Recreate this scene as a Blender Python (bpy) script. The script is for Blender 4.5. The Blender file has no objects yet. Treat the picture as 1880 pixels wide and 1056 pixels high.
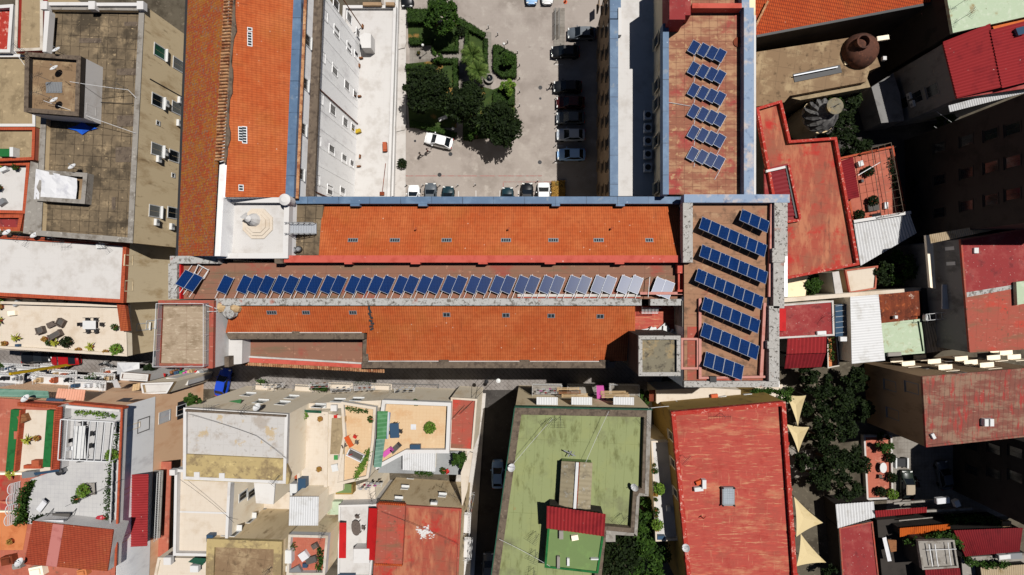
import bpy, math, random
from mathutils import Vector, Matrix
random.seed(11)
R = math.radians
SC = bpy.context.scene
COL = SC.collection
# Camera hangs 80 m up, looking straight down.  F is the focal length in photo pixels.
H, F, CX, CY = 80.0, 1003.0, 983.0, 524.0
def W(px, py, z=0.0):
    k = (H - z) / F
    return Vector(((px - CX) * k, (CY - py) * k, z))

# ------------------------------------------------------------------ materials
KF = .74      # photo colours are sunlit values: base colours sit below them
def lin(c, k=1.0):
    r = []
    for v in c:
        v /= 255.0
        r.append(k * (v / 12.92 if v <= .04045 else ((v + .055) / 1.055) ** 2.4))
    return (r[0], r[1], r[2], 1.0)
MATS = {}
def mat(name, base, layers=(), rough=.85, spec=.25, bump=0.0, bsc=6.0, metal=0.0, coat=0.0, emit=None):
    kf = 1.0 if name.endswith('_wall') or name.startswith('leaf') or name.startswith('car_') else KF
    m = bpy.data.materials.new(name); m.use_nodes = True
    nt = m.node_tree; N = nt.nodes; L = nt.links
    b = N['Principled BSDF']
    b.inputs['Roughness'].default_value = rough
    b.inputs['Specular IOR Level'].default_value = spec
    b.inputs['Metallic'].default_value = metal
    b.inputs['Coat Weight'].default_value = coat
    tc = N.new('ShaderNodeTexCoord')
    geo = N.new('ShaderNodeNewGeometry')
    col = None; hgt = None
    def mapping(scale, rot=0):
        mp = N.new('ShaderNodeMapping')
        mp.inputs['Scale'].default_value = scale
        mp.inputs['Rotation'].default_value = (0, 0, R(rot))
        L.new(tc.outputs['Object'], mp.inputs['Vector'])
        return mp
    rgb = N.new('ShaderNodeRGB'); rgb.outputs[0].default_value = lin(base, kf)
    col = rgb.outputs[0]
    for ly in layers:
        k = ly[0]; fac = None; amt = 1.0
        if k == 'n':      # noise patches: colour, scale, lo, hi, stretch, amount
            st = ly[5] if len(ly) > 5 else (1, 1, 1); amt = ly[6] if len(ly) > 6 else 1.0
            mp = mapping(st)
            t = N.new('ShaderNodeTexNoise'); t.inputs['Scale'].default_value = ly[2]
            t.inputs['Detail'].default_value = 6; t.inputs['Roughness'].default_value = .65
            L.new(mp.outputs[0], t.inputs['Vector'])
            r = N.new('ShaderNodeMapRange'); r.interpolation_type = 'SMOOTHSTEP'
            r.inputs['From Min'].default_value = ly[3]; r.inputs['From Max'].default_value = ly[4]
            r.inputs['To Max'].default_value = amt
            L.new(t.outputs['Fac'], r.inputs['Value']); fac = r.outputs[0]
        elif k == 'g':    # joint grid: colour, bw, bh, joint, rot, amount
            mp = mapping((1, 1, 1), ly[5])
            t = N.new('ShaderNodeTexBrick'); t.offset = ly[7] if len(ly) > 7 else 0.0
            t.inputs['Color1'].default_value = (0, 0, 0, 1); t.inputs['Color2'].default_value = (0, 0, 0, 1)
            t.inputs['Mortar'].default_value = (1, 1, 1, 1)
            t.inputs['Scale'].default_value = 1.0; t.inputs['Mortar Size'].default_value = ly[4]
            t.inputs['Mortar Smooth'].default_value = .3
            t.inputs['Brick Width'].default_value = ly[2]; t.inputs['Row Height'].default_value = ly[3]
            nz = N.new('ShaderNodeTexNoise'); nz.inputs['Scale'].default_value = 1.3; nz.inputs['Detail'].default_value = 4
            L.new(tc.outputs['Object'], nz.inputs['Vector'])
            mm = N.new('ShaderNodeMath'); mm.operation = 'MULTIPLY'
            L.new(mp.outputs[0], t.inputs['Vector'])
            rr = N.new('ShaderNodeMapRange'); rr.inputs['From Min'].default_value = .35; rr.inputs['From Max'].default_value = .6
            rr.inputs['To Min'].default_value = .25 * ly[6]; rr.inputs['To Max'].default_value = ly[6]
            L.new(nz.outputs['Fac'], rr.inputs['Value'])
            L.new(t.outputs['Fac'], mm.inputs[0]); L.new(rr.outputs[0], mm.inputs[1]); fac = mm.outputs[0]
        elif k == 'w':    # parallel lines: colour, period, rot, amount, sharp
            mp = mapping((1, 1, 1), ly[3])
            t = N.new('ShaderNodeTexWave'); t.wave_type = 'BANDS'; t.bands_direction = 'X'
            t.inputs['Scale'].default_value = .314159 / ly[2]
            t.inputs['Distortion'].default_value = .3; t.inputs['Detail'].default_value = 2; t.inputs['Detail Scale'].default_value = 2
            L.new(mp.outputs[0], t.inputs['Vector'])
            r = N.new('ShaderNodeMapRange')
            sh = ly[5] if len(ly) > 5 else 0.0
            r.inputs['From Min'].default_value = sh; r.inputs['To Max'].default_value = ly[4]
            L.new(t.outputs['Fac'], r.inputs['Value']); fac = r.outputs[0]
            hgt = t.outputs['Fac'] if hgt is None else hgt
        elif k == 'v':    # speckles: colour, scale, threshold, amount
            mp = mapping((1, 1, 1))
            t = N.new('ShaderNodeTexVoronoi'); t.inputs['Scale'].default_value = ly[2]
            L.new(mp.outputs[0], t.inputs['Vector'])
            r = N.new('ShaderNodeMapRange'); r.inputs['From Min'].default_value = ly[3]; r.inputs['From Max'].default_value = ly[3] * .6
            r.inputs['To Max'].default_value = ly[4]
            nz = N.new('ShaderNodeTexNoise'); nz.inputs['Scale'].default_value = .7
            L.new(tc.outputs['Object'], nz.inputs['Vector'])
            r2 = N.new('ShaderNodeMapRange'); r2.inputs['From Min'].default_value = .45; r2.inputs['From Max'].default_value = .62
            L.new(nz.outputs['Fac'], r2.inputs['Value'])
            mm = N.new('ShaderNodeMath'); mm.operation = 'MULTIPLY'
            L.new(t.outputs['Distance'], r.inputs['Value']); L.new(r.outputs[0], mm.inputs[0]); L.new(r2.outputs[0], mm.inputs[1])
            fac = mm.outputs[0]
        elif k == 'b':    # tile by tile tone: colour, bw, bh, rot, amount
            mp = mapping((1, 1, 1), ly[4])
            t = N.new('ShaderNodeTexBrick'); t.offset = .5; t.inputs['Scale'].default_value = 1.0; t.inputs['Mortar Size'].default_value = 0.0
            t.inputs['Color1'].default_value = (0, 0, 0, 1); t.inputs['Color2'].default_value = (1, 1, 1, 1); t.inputs['Mortar'].default_value = (0, 0, 0, 1)
            t.inputs['Brick Width'].default_value = ly[2]; t.inputs['Row Height'].default_value = ly[3]
            L.new(mp.outputs[0], t.inputs['Vector'])
            r = N.new('ShaderNodeMapRange'); r.inputs['To Max'].default_value = ly[5]; L.new(t.outputs['Color'], r.inputs['Value']); fac = r.outputs[0]
        elif k == 'z':    # colour above a local height: colour, z
            sp = N.new('ShaderNodeSeparateXYZ'); L.new(tc.outputs['Object'], sp.inputs[0])
            mm = N.new('ShaderNodeMath'); mm.operation = 'GREATER_THAN'; mm.inputs[1].default_value = ly[2]
            L.new(sp.outputs['Z'], mm.inputs[0]); fac = mm.outputs[0]
        mx = N.new('ShaderNodeMix'); mx.data_type = 'RGBA'
        L.new(fac, mx.inputs['Factor']); L.new(col, mx.inputs[6]); mx.inputs[7].default_value = lin(ly[1], kf)
        col = mx.outputs[2]
    L.new(col, b.inputs['Base Color'])
    if bump:
        bp = N.new('ShaderNodeBump'); bp.inputs['Strength'].default_value = bump; bp.inputs['Distance'].default_value = .06
        if hgt is None:
            t = N.new('ShaderNodeTexNoise'); t.inputs['Scale'].default_value = bsc; t.inputs['Detail'].default_value = 5
            L.new(tc.outputs['Object'], t.inputs['Vector']); hgt = t.outputs['Fac']
        L.new(hgt, bp.inputs['Height']); L.new(bp.outputs[0], b.inputs['Normal'])
    MATS[name] = m
    return m
DK = (45, 38, 32)
def tile(name, rot, base=(194, 91, 42), dark=(146, 62, 28), pale=(212, 120, 68), amt=.34):
    sv = (2.2, .16, 1) if rot in (0, 8) else (.16, 2.2, 1)
    mat(name, base, [('n', pale, .3, .42, .68, (1, 1, 1), .8), ('n', (120, 62, 36), .8, .56, .76, sv, .6), ('n', (176, 104, 40), .16, .5, .68, (1, 1, 1), .5), ('b', pale, .5, .4, rot, .3), ('b', dark, .25, .4, rot, .2), ('n', pale, 3.6, .6, .66, (1, 1, 1), .7), ('n', dark, 2.2, .5, .8, (1, 1, 1), .6),
                     ('w', dark, .25, rot, amt, .35), ('w', dark, .40, rot + 90, amt * .7, .55), ('v', (225, 190, 165), 1.1, .09, .8)], bump=.5)
tile('tile_cross', 0); tile('tile_along', 90)
tile('tile_bright', 8, (206, 84, 34), (120, 42, 20), (220, 105, 50), .8)
tile('tile_terracotta', 98, (176, 74, 46), (130, 50, 32), (190, 92, 62), .6)
mat('tile_old', (180, 84, 46), [('n', (188, 126, 44), .5, .46, .62, (1, 1, 1), .55), ('n', (192, 136, 46), 3.0, .52, .6, (1, 1, 1), .8), ('n', (146, 122, 108), 3.8, .53, .62, (1, 1, 1), .8), ('n', (196, 74, 34), 1.1, .55, .68, (1, 1, 1), .8),
     ('n', (70, 44, 26), 5.5, .6, .68, (1, 1, 1), .9), ('w', (96, 52, 28), .28, 90, .22, .4)], bump=.4)
mat('tile_tan', (196, 146, 104), [('n', (150, 92, 60), 1.2, .45, .6), ('n', (222, 190, 150), 2.5, .55, .7)], bump=.3)
mat('red_coping', (206, 96, 80), [('n', (186, 78, 62), .8, .45, .7), ('v', (235, 190, 180), 1.4, .12, .9)])
mat('blue_coating', (92, 118, 148), [('n', (112, 138, 166), .6, .45, .7), ('n', (70, 92, 118), 2.0, .55, .75, (1, 1, 1), .6), ('n', (140, 148, 156), .9, .6, .7, (1, 1, 1), .6), ('g', (58, 76, 98), 3.4, 60, .05, 0, .9), ('g', (58, 76, 98), 60, 3.4, .05, 0, .9), ('v', (190, 205, 220), 1.3, .10, .7)], rough=.55)
mat('pale_blue_coating', (138, 158, 184), [('n', (196, 184, 178), .7, .5, .68), ('n', (96, 118, 150), 1.2, .52, .7)], rough=.6)
mat('white_plaster', (226, 223, 220), [('n', (208, 202, 196), .5, .5, .75), ('n', (196, 176, 154), .25, .64, .8, (1, 1, .3), .5)])
mat('white_floor', (218, 214, 210), [('n', (200, 194, 188), .5, .45, .7), ('n', (206, 172, 140), .22, .66, .8, (1, 1, 1), .6), ('g', (196, 190, 184), 1.2, 1.2, .015, 2, .4)])
mat('dirty_white', (186, 184, 180), [('n', (120, 114, 106), 2.2, .5, .62), ('n', (78, 70, 64), 4.0, .56, .68), ('n', (176, 104, 84), .5, .6, .7, (1, 1, 1), .7)], bump=.3)
mat('speckled_coping', (182, 178, 172), [('n', (84, 78, 72), 3.5, .53, .64), ('n', (206, 204, 200), 5, .56, .66), ('n', (160, 92, 72), .6, .6, .7, (1, 1, 1), .6)], bump=.3)
mat('grey_coping', (112, 98, 84), [('n', (84, 72, 62), 1.5, .45, .65), ('n', (142, 126, 108), 2.5, .55, .72), ('g', (70, 60, 52), 1.2, 9, .03, 0, .5)])
mat('terrace_pink', (146, 104, 84), [('n', (158, 84, 70), .35, .52, .68), ('n', (128, 104, 82), .5, .5, .66, (.25, 1.6, 1)), ('n', (186, 138, 112), 1.6, .58, .72), ('g', (98, 66, 56), 5, 1.1, .03, 0, .5)])
mat('block_roof', (166, 124, 96), [('n', (166, 92, 72), .35, .55, .7), ('n', (120, 92, 72), .9, .48, .66), ('n', (184, 148, 116), .7, .58, .72), ('g', (96, 70, 56), 1.1, 7, .03, 92, .6)])
mat('roof_redbrown', (154, 100, 78), [('n', (184, 142, 108), .5, .43, .6, (.6, 1.8, 1)), ('n', (166, 72, 66), .3, .5, .64), ('n', (190, 150, 112), 1.5, .56, .66), ('g', (104, 62, 50), .9, .75, .035, 0, .7)])
mat('roof_brown', (122, 106, 84), [('n', (172, 150, 118), .55, .5, .68), ('n', (78, 68, 54), .35, .46, .64), ('n', (92, 80, 64), 1.1, .52, .64, (1, 1, 1), .8), ('n', (190, 166, 130), 1.8, .6, .72), ('g', (60, 50, 38), 1.15, 1.35, .05, 3, .85)])
mat('roof_tan', (142, 116, 88), [('n', (176, 152, 118), .4, .48, .66), ('n', (104, 84, 62), 1.2, .55, .7), ('g', (92, 74, 56), 2.2, 2.0, .04, 8, .5)])
mat('tan_wall', (218, 196, 158), [('n', (186, 160, 122), .6, .48, .7, (1, 1, .35)), ('n', (134, 110, 80), 1.3, .58, .72, (1, 1, .3), .7)])
mat('beige_wall', (230, 210, 174), [('n', (196, 170, 130), .5, .5, .7, (1, 1, .4))])
mat('cream_wall', (244, 230, 206), [('n', (230, 208, 176), .5, .5, .72, (1, 1, .4)), ('n', (186, 160, 124), 1.2, .62, .75, (1, 1, .3), .6)])
mat('peach_wall', (240, 198, 160), [('n', (228, 178, 138), .5, .48, .7, (1, 1, .4))])
mat('pale_wall', (248, 247, 246), [('n', (226, 224, 224), .6, .5, .7, (1, 1, .4))])
mat('yellow_wall', (150, 122, 64), [('n', (118, 98, 56), .6, .5, .7)])
mat('grey_wall', (120, 118, 116), [('n', (90, 88, 86), .5, .46, .68, (1, 1, .5)), ('n', (140, 130, 120), 1.5, .58, .7)])
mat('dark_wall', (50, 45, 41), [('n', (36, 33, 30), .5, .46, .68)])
mat('brown_wall', (150, 124, 96), [('n', (120, 98, 74), .5, .48, .7, (1, 1, .4))])
mat('red_wall', (176, 60, 50), [('n', (150, 50, 44), .5, .5, .7)])
mat('red_roof', (182, 80, 68), [('n', (200, 130, 98), .3, .53, .66, (.5, 1.6, 1), .8), ('n', (210, 152, 114), 1.5, .555, .66, (.3, 2.6, 1), .85), ('n', (206, 140, 108), 1.3, .6, .68, (2.6, .3, 1), .7), ('n', (150, 84, 66), .2, .5, .68, (1, 1, 1), .6), ('g', (150, 62, 52), 1.1, 60, .03, 96, .6), ('n', (168, 52, 46), .7, .5, .7, (1, 1, 1), .6), ('n', (208, 92, 74), 2.2, .52, .68, (.4, 2, 1), .6)])
mat('red_roof_old', (170, 82, 64), [('n', (150, 96, 74), .22, .46, .62, (1, 1, 1), .8), ('g', (126, 60, 50), 1.2, 60, .03, 98, .6), ('n', (190, 122, 90), .35, .45, .66, (1.8, .5, 1)), ('n', (128, 78, 62), .8, .54, .7, (2, .5, 1), .8), ('n', (186, 52, 44), .4, .52, .68), ('n', (214, 168, 124), .5, .66, .72, (1.6, .7, 1), .9), ('n', (150, 70, 54), 1.6, .55, .7, (2, .6, 1), .6)])
mat('red_roof_worn', (172, 88, 72), [('n', (206, 150, 130), 2.8, .6, .68, (.5, 1.8, 1), .8), ('n', (146, 96, 74), .5, .5, .66, (.5, 1.7, 1)), ('n', (196, 74, 58), .4, .52, .68), ('n', (120, 86, 68), 1.6, .58, .7), ('g', (120, 64, 52), 1.3, 4, .03, 3, .5)])
mat('pink_duct', (206, 146, 134), [('n', (190, 116, 102), 1.5, .5, .7)])
mat('red_edge', (180, 58, 46), [('n', (222, 160, 144), 2.6, .54, .64), ('n', (170, 40, 32), .8, .5, .7)])
mat('maroon_roof', (150, 54, 54), [('n', (176, 92, 84), .5, .48, .68), ('n', (206, 172, 160), 3.5, .63, .69), ('n', (124, 46, 48), 1.0, .52, .7)])
mat('roof_brown_red', (132, 80, 68), [('n', (150, 118, 98), .7, .45, .62, (.5, 1.5, 1)), ('n', (168, 62, 56), .9, .5, .66, (1.8, .4, 1)), ('n', (190, 160, 136), 3.0, .6, .7, (.4, 2, 1), .8), ('g', (70, 50, 44), .62, 6, .05, 3, .5)])
mat('green_roof', (148, 156, 108), [('n', (120, 122, 90), .18, .5, .7), ('n', (152, 158, 106), .3, .45, .68), ('n', (116, 120, 76), .6, .52, .7, (1.6, .6, 1)), ('n', (160, 132, 84), .5, .66, .76, (1, 1, 1), .6), ('n', (92, 92, 60), 2.2, .62, .74, (1, 1, 1), .6), ('g', (104, 112, 64), 1.1, 9, .03, 3, .5)])
mat('green_patch', (116, 138, 86), [('n', (186, 148, 104), .6, .62, .68), ('n', (126, 156, 92), .5, .48, .7)])
mat('mint_roof', (190, 206, 176), [('n', (166, 150, 110), .5, .56, .68), ('n', (206, 216, 192), 1.5, .5, .7), ('n', (110, 100, 74), 2.5, .62, .72, (1, 1, 1), .7)])
mat('cream_floor', (226, 212, 194), [('n', (212, 194, 172), .5, .48, .7), ('g', (206, 190, 168), .6, .6, .02, 3, .4)])
mat('peach_floor', (226, 194, 154), [('n', (216, 172, 126), .6, .48, .7), ('n', (236, 206, 168), 1.2, .55, .72), ('g', (206, 164, 122), .45, .45, .02, 2, .5)])
mat('tile_floor', (200, 198, 196), [('n', (188, 186, 186), .5, .45, .7), ('g', (170, 170, 172), .5, .5, .02, 2, .7)])
mat('pale_roof', (204, 200, 196), [('n', (182, 172, 162), .5, .5, .64), ('n', (198, 172, 128), .6, .6, .68, (1, 1, 1), .8), ('n', (150, 142, 134), 2.2, .6, .7, (1, 1, 1), .6), ('g', (180, 174, 168), 1.6, 1.4, .04, 3, .4)])
mat('ochre_roof', (190, 168, 118), [('n', (150, 130, 96), .6, .46, .62), ('n', (212, 190, 134), 1.1, .55, .7), ('n', (110, 96, 72), 2.4, .6, .7, (1, 1, 1), .7)])
mat('olive_roof', (168, 148, 116), [('n', (140, 122, 94), .6, .48, .66), ('n', (190, 168, 132), 1.4, .56, .7), ('g', (126, 108, 84), 3.4, 4, .025, 4, .5)])
mat('grey_floor', (160, 162, 162), [('n', (140, 140, 140), .6, .46, .7), ('g', (128, 128, 128), 1.5, 1.5, .02, 3, .4)])
mat('salmon_floor', (190, 108, 86), [('n', (172, 94, 76), .5, .46, .66), ('n', (206, 140, 116), .9, .55, .7), ('n', (146, 96, 78), 2, .6, .7), ('g', (172, 88, 68), .5, .5, .03, 3, .5)])
mat('orange_floor', (216, 134, 84), [('n', (196, 112, 66), .6, .46, .7)])
mat('concrete', (156, 150, 142), [('n', (120, 112, 102), .8, .48, .68), ('n', (184, 178, 168), 2.2, .56, .7)], bump=.2)
mat('stain_concrete', (132, 124, 104), [('n', (176, 150, 106), .45, .5, .66), ('n', (80, 74, 64), 1.2, .5, .66), ('n', (200, 196, 180), 4, .64, .7)], bump=.3)
mat('beige_gravel', (176, 156, 132), [('n', (150, 130, 106), .8, .45, .66), ('n', (198, 180, 156), 2.8, .52, .66, (.5, 1.8, 1)), ('g', (140, 110, 92), 9, 1.7, .03, 0, .6)], bump=.3)
mat('cement', (214, 204, 190), [('n', (190, 176, 158), .8, .48, .68), ('n', (160, 148, 132), 2.4, .6, .7, (1, 1, 1), .7)])
mat('white_metal', (232, 232, 232), rough=.45)
mat('white_paint', (228, 228, 226), [('n', (210, 210, 208), 1.5, .5, .7)], rough=.6)
mat('grey_metal', (150, 152, 154), rough=.45, metal=.3)
mat('dark_metal', (52, 52, 54), rough=.5)
mat('alu', (186, 190, 196), rough=.45, metal=.2)
mat('rust_metal', (128, 60, 34), [('n', (90, 42, 26), .8, .45, .62), ('n', (176, 92, 50), 1.6, .52, .66), ('n', (214, 190, 172), 1.0, .62, .7)], rough=.8)
mat('rust_tank', (96, 60, 46), [('n', (70, 46, 38), .8, .45, .62), ('n', (130, 84, 64), 2, .55, .7)])
mat('white_corr', (222, 222, 222), [('n', (200, 198, 194), .6, .5, .72), ('n', (168, 128, 96), .5, .66, .76, (1, 1, 1), .5)], rough=.5)
mat('red_corr', (156, 46, 48), [('n', (136, 38, 42), .6, .5, .7), ('v', (226, 190, 180), 1.2, .10, .8)], rough=.5)
mat('maroon_corr', (132, 36, 42), [('n', (112, 30, 36), .6, .5, .7), ('v', (196, 150, 146), 1.0, .09, .7)], rough=.5)
mat('pink_corr', (206, 132, 124), [('n', (180, 104, 98), .8, .5, .7)], rough=.55)
mat('peach_corr', (232, 168, 140), [('n', (216, 150, 120), .8, .5, .7)], rough=.6)
mat('tan_corr', (196, 176, 146), [('n', (170, 148, 112), .8, .5, .7)], rough=.6)
mat('orange_corr', (216, 106, 36), [('n', (180, 82, 30), .9, .5, .7)], rough=.7)
mat('clear_corr', (160, 148, 122), [('n', (120, 110, 92), .7, .48, .68), ('n', (176, 172, 160), 1.5, .55, .7)], rough=.35)
mat('awning_red', (198, 26, 28), [('n', (176, 20, 22), .7, .5, .7)], rough=.75)
mat('awning_green', (70, 128, 78), [('n', (96, 150, 104), .8, .5, .7), ('w', (130, 176, 140), .55, 90, .35, .6)], rough=.7)
mat('awning_teal', (112, 150, 132), [('n', (86, 128, 110), .9, .45, .65), ('w', (150, 182, 164), .5, 90, .4, .6)], rough=.7)
mat('awning_stripe', (222, 226, 230), [('w', (58, 106, 166), .42, 0, 1.0, .5)], rough=.8)
mat('dark_green_fence', (40, 92, 70), [('n', (30, 70, 54), 1.5, .5, .7)], rough=.7)
mat('turf', (36, 110, 56), [('n', (28, 88, 44), 1.5, .48, .68), ('n', (96, 128, 60), 1.0, .66, .74)], rough=.95)
mat('blue_tarp', (34, 96, 206), [('n', (24, 70, 170), 1.5, .5, .7)], rough=.5)
mat('sail_cloth', (222, 202, 156), [('n', (206, 184, 134), .5, .5, .7)], rough=.9)
mat('white_cloth', (228, 228, 230), [('n', (208, 208, 214), 1.2, .5, .7)], rough=.9)
mat('grey_cloth', (96, 92, 88), [('n', (76, 72, 70), 2, .5, .7)], rough=.95)
mat('taupe_wicker', (112, 100, 92), [('n', (84, 74, 68), 8, .45, .65)], rough=.9)
mat('black_cloth', (34, 34, 38), rough=.9)
mat('pink_cloth', (214, 96, 176), rough=.9)
mat('magenta_cloth', (196, 40, 130), rough=.9)
mat('dotted_cloth', (186, 46, 60), [('v', (236, 216, 216), 6, .45, 1.0)], rough=.9)
mat('orange_plastic', (212, 92, 40), rough=.5)
mat('red_plastic', (206, 40, 34), rough=.5)
mat('blue_plastic', (58, 84, 110), rough=.4)
mat('green_plastic', (70, 150, 80), rough=.5)
mat('wood', (150, 100, 64), [('n', (110, 70, 44), 1.5, .48, .66, (1, 6, 1))])
mat('pale_wood', (206, 176, 134), [('n', (180, 146, 104), 1.5, .48, .66, (1, 6, 1))])
mat('terracotta', (184, 96, 64), [('n', (160, 78, 50), 2, .5, .7)])
mat('brick_trim', (190, 88, 56), [('n', (160, 70, 44), 1.5, .48, .68), ('g', (128, 62, 44), .3, .3, .03, 0, .6)])
mat('yellow_paint', (206, 172, 34), [('n', (150, 122, 30), 1.5, .5, .7)], rough=.5)
mat('green_shutter', (34, 92, 70), [('w', (22, 62, 48), .12, 0, .6, .4)], rough=.6)
mat('grey_shutter', (120, 122, 118), [('w', (90, 92, 90), .12, 0, .6, .4)], rough=.6)
mat('cream_shutter', (206, 192, 162), rough=.7)
mat('glass_dark', (26, 32, 38), rough=.12, spec=.5)
mat('glass_roof', (40, 48, 56), [], rough=.6, spec=.1)
mat('glass_blue', (60, 84, 108), rough=.12, spec=.5)
mat('glass_rail', (176, 190, 200), rough=.2, spec=.5)
MATS['glass_rail'].node_tree.nodes['Principled BSDF'].inputs['Alpha'].default_value = .28
mat('tyre', (28, 28, 30), rough=.9)
mat('lamp_glass', (240, 240, 236), rough=.3)
mat('solar_cells', (11, 46, 100), [('n', (8, 38, 86), .7, .4, .7), ('g', (60, 92, 140), .165, .165, .009, 0, .5)], rough=.3, spec=.13)
# ground
mat('earth', (96, 88, 74), [('n', (70, 62, 50), .3, .45, .66), ('n', (126, 116, 100), 1.6, .55, .7)], bump=.3)
mat('court_paving', (172, 161, 152), [('n', (128, 118, 110), .45, .6, .74, (1, 1, 1), .7), ('n', (190, 180, 170), .09, .5, .62, (1, 1, 1), .6), ('n', (152, 141, 132), .16, .45, .66), ('n', (186, 176, 166), .6, .52, .72), ('g', (150, 140, 132), .6, .42, .02, 0, .22, .5), ('n', (120, 110, 104), 3.5, .68, .76, (1, 1, 1), .7)], bump=.15)
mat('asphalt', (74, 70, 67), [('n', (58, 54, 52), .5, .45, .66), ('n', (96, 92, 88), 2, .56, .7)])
mat('wired_glass', (168, 176, 184), [('g', (120, 126, 132), .3, .3, .03, 0, .7)], rough=.4)
mat('street_paving', (152, 145, 140), [('n', (128, 120, 114), .35, .45, .66), ('n', (160, 152, 144), 1.4, .55, .72), ('g', (96, 90, 86), .9, .45, .05, 45, .7, .5), ('n', (84, 78, 74), 1.8, .62, .72, (1, 1, 1), .7)], bump=.2)
mat('path_paving', (150, 143, 134), [('n', (124, 116, 106), .5, .45, .66), ('g', (104, 96, 88), .5, .5, .04, 0, .5)])
mat('light_pavement', (212, 206, 200), [('n', (188, 180, 172), .5, .46, .68), ('n', (150, 142, 134), 2.2, .62, .7, (1, 1, 1), .6)])
mat('road_red_line', (172, 130, 122), [('n', (165, 150, 142), 1.5, .48, .6)])
mat('road_white', (214, 210, 206), [('n', (170, 160, 152), 2, .52, .66)])
mat('lawn', (60, 78, 30), [('n', (44, 64, 24), .8, .45, .65), ('n', (150, 112, 58), .45, .56, .68)], bump=.4, bsc=20)
mat('dry_grass', (168, 128, 58), [('n', (110, 86, 40), 1.5, .48, .66), ('n', (76, 92, 40), 1.2, .6, .7)], bump=.5, bsc=20)
def leafmat(n, a, b, c, sc=.9):
    mat(n, a, [('n', b, sc, .42, .62), ('n', c, sc * 2.2, .54, .7)], rough=.7, spec=.12)
leafmat('leaf_dark', (26, 38, 14), (17, 26, 9), (46, 60, 22))
leafmat('leaf_mid', (46, 70, 22), (30, 48, 16), (76, 102, 34))
leafmat('leaf_light', (96, 122, 44), (62, 90, 30), (130, 150, 62))
leafmat('leaf_palm', (74, 92, 40), (50, 68, 28), (112, 126, 66))
leafmat('leaf_yellow', (150, 150, 52), (110, 118, 40), (180, 172, 76), 1.5)
leafmat('leaf_hedge', (40, 60, 18), (28, 44, 14), (58, 80, 26), 1.8)
mat('bark', (84, 66, 50), [('n', (58, 46, 36), 3, .45, .65)])
mat('skin', (196, 150, 124), rough=.6)
mat('hair', (36, 28, 24), rough=.7)

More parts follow.
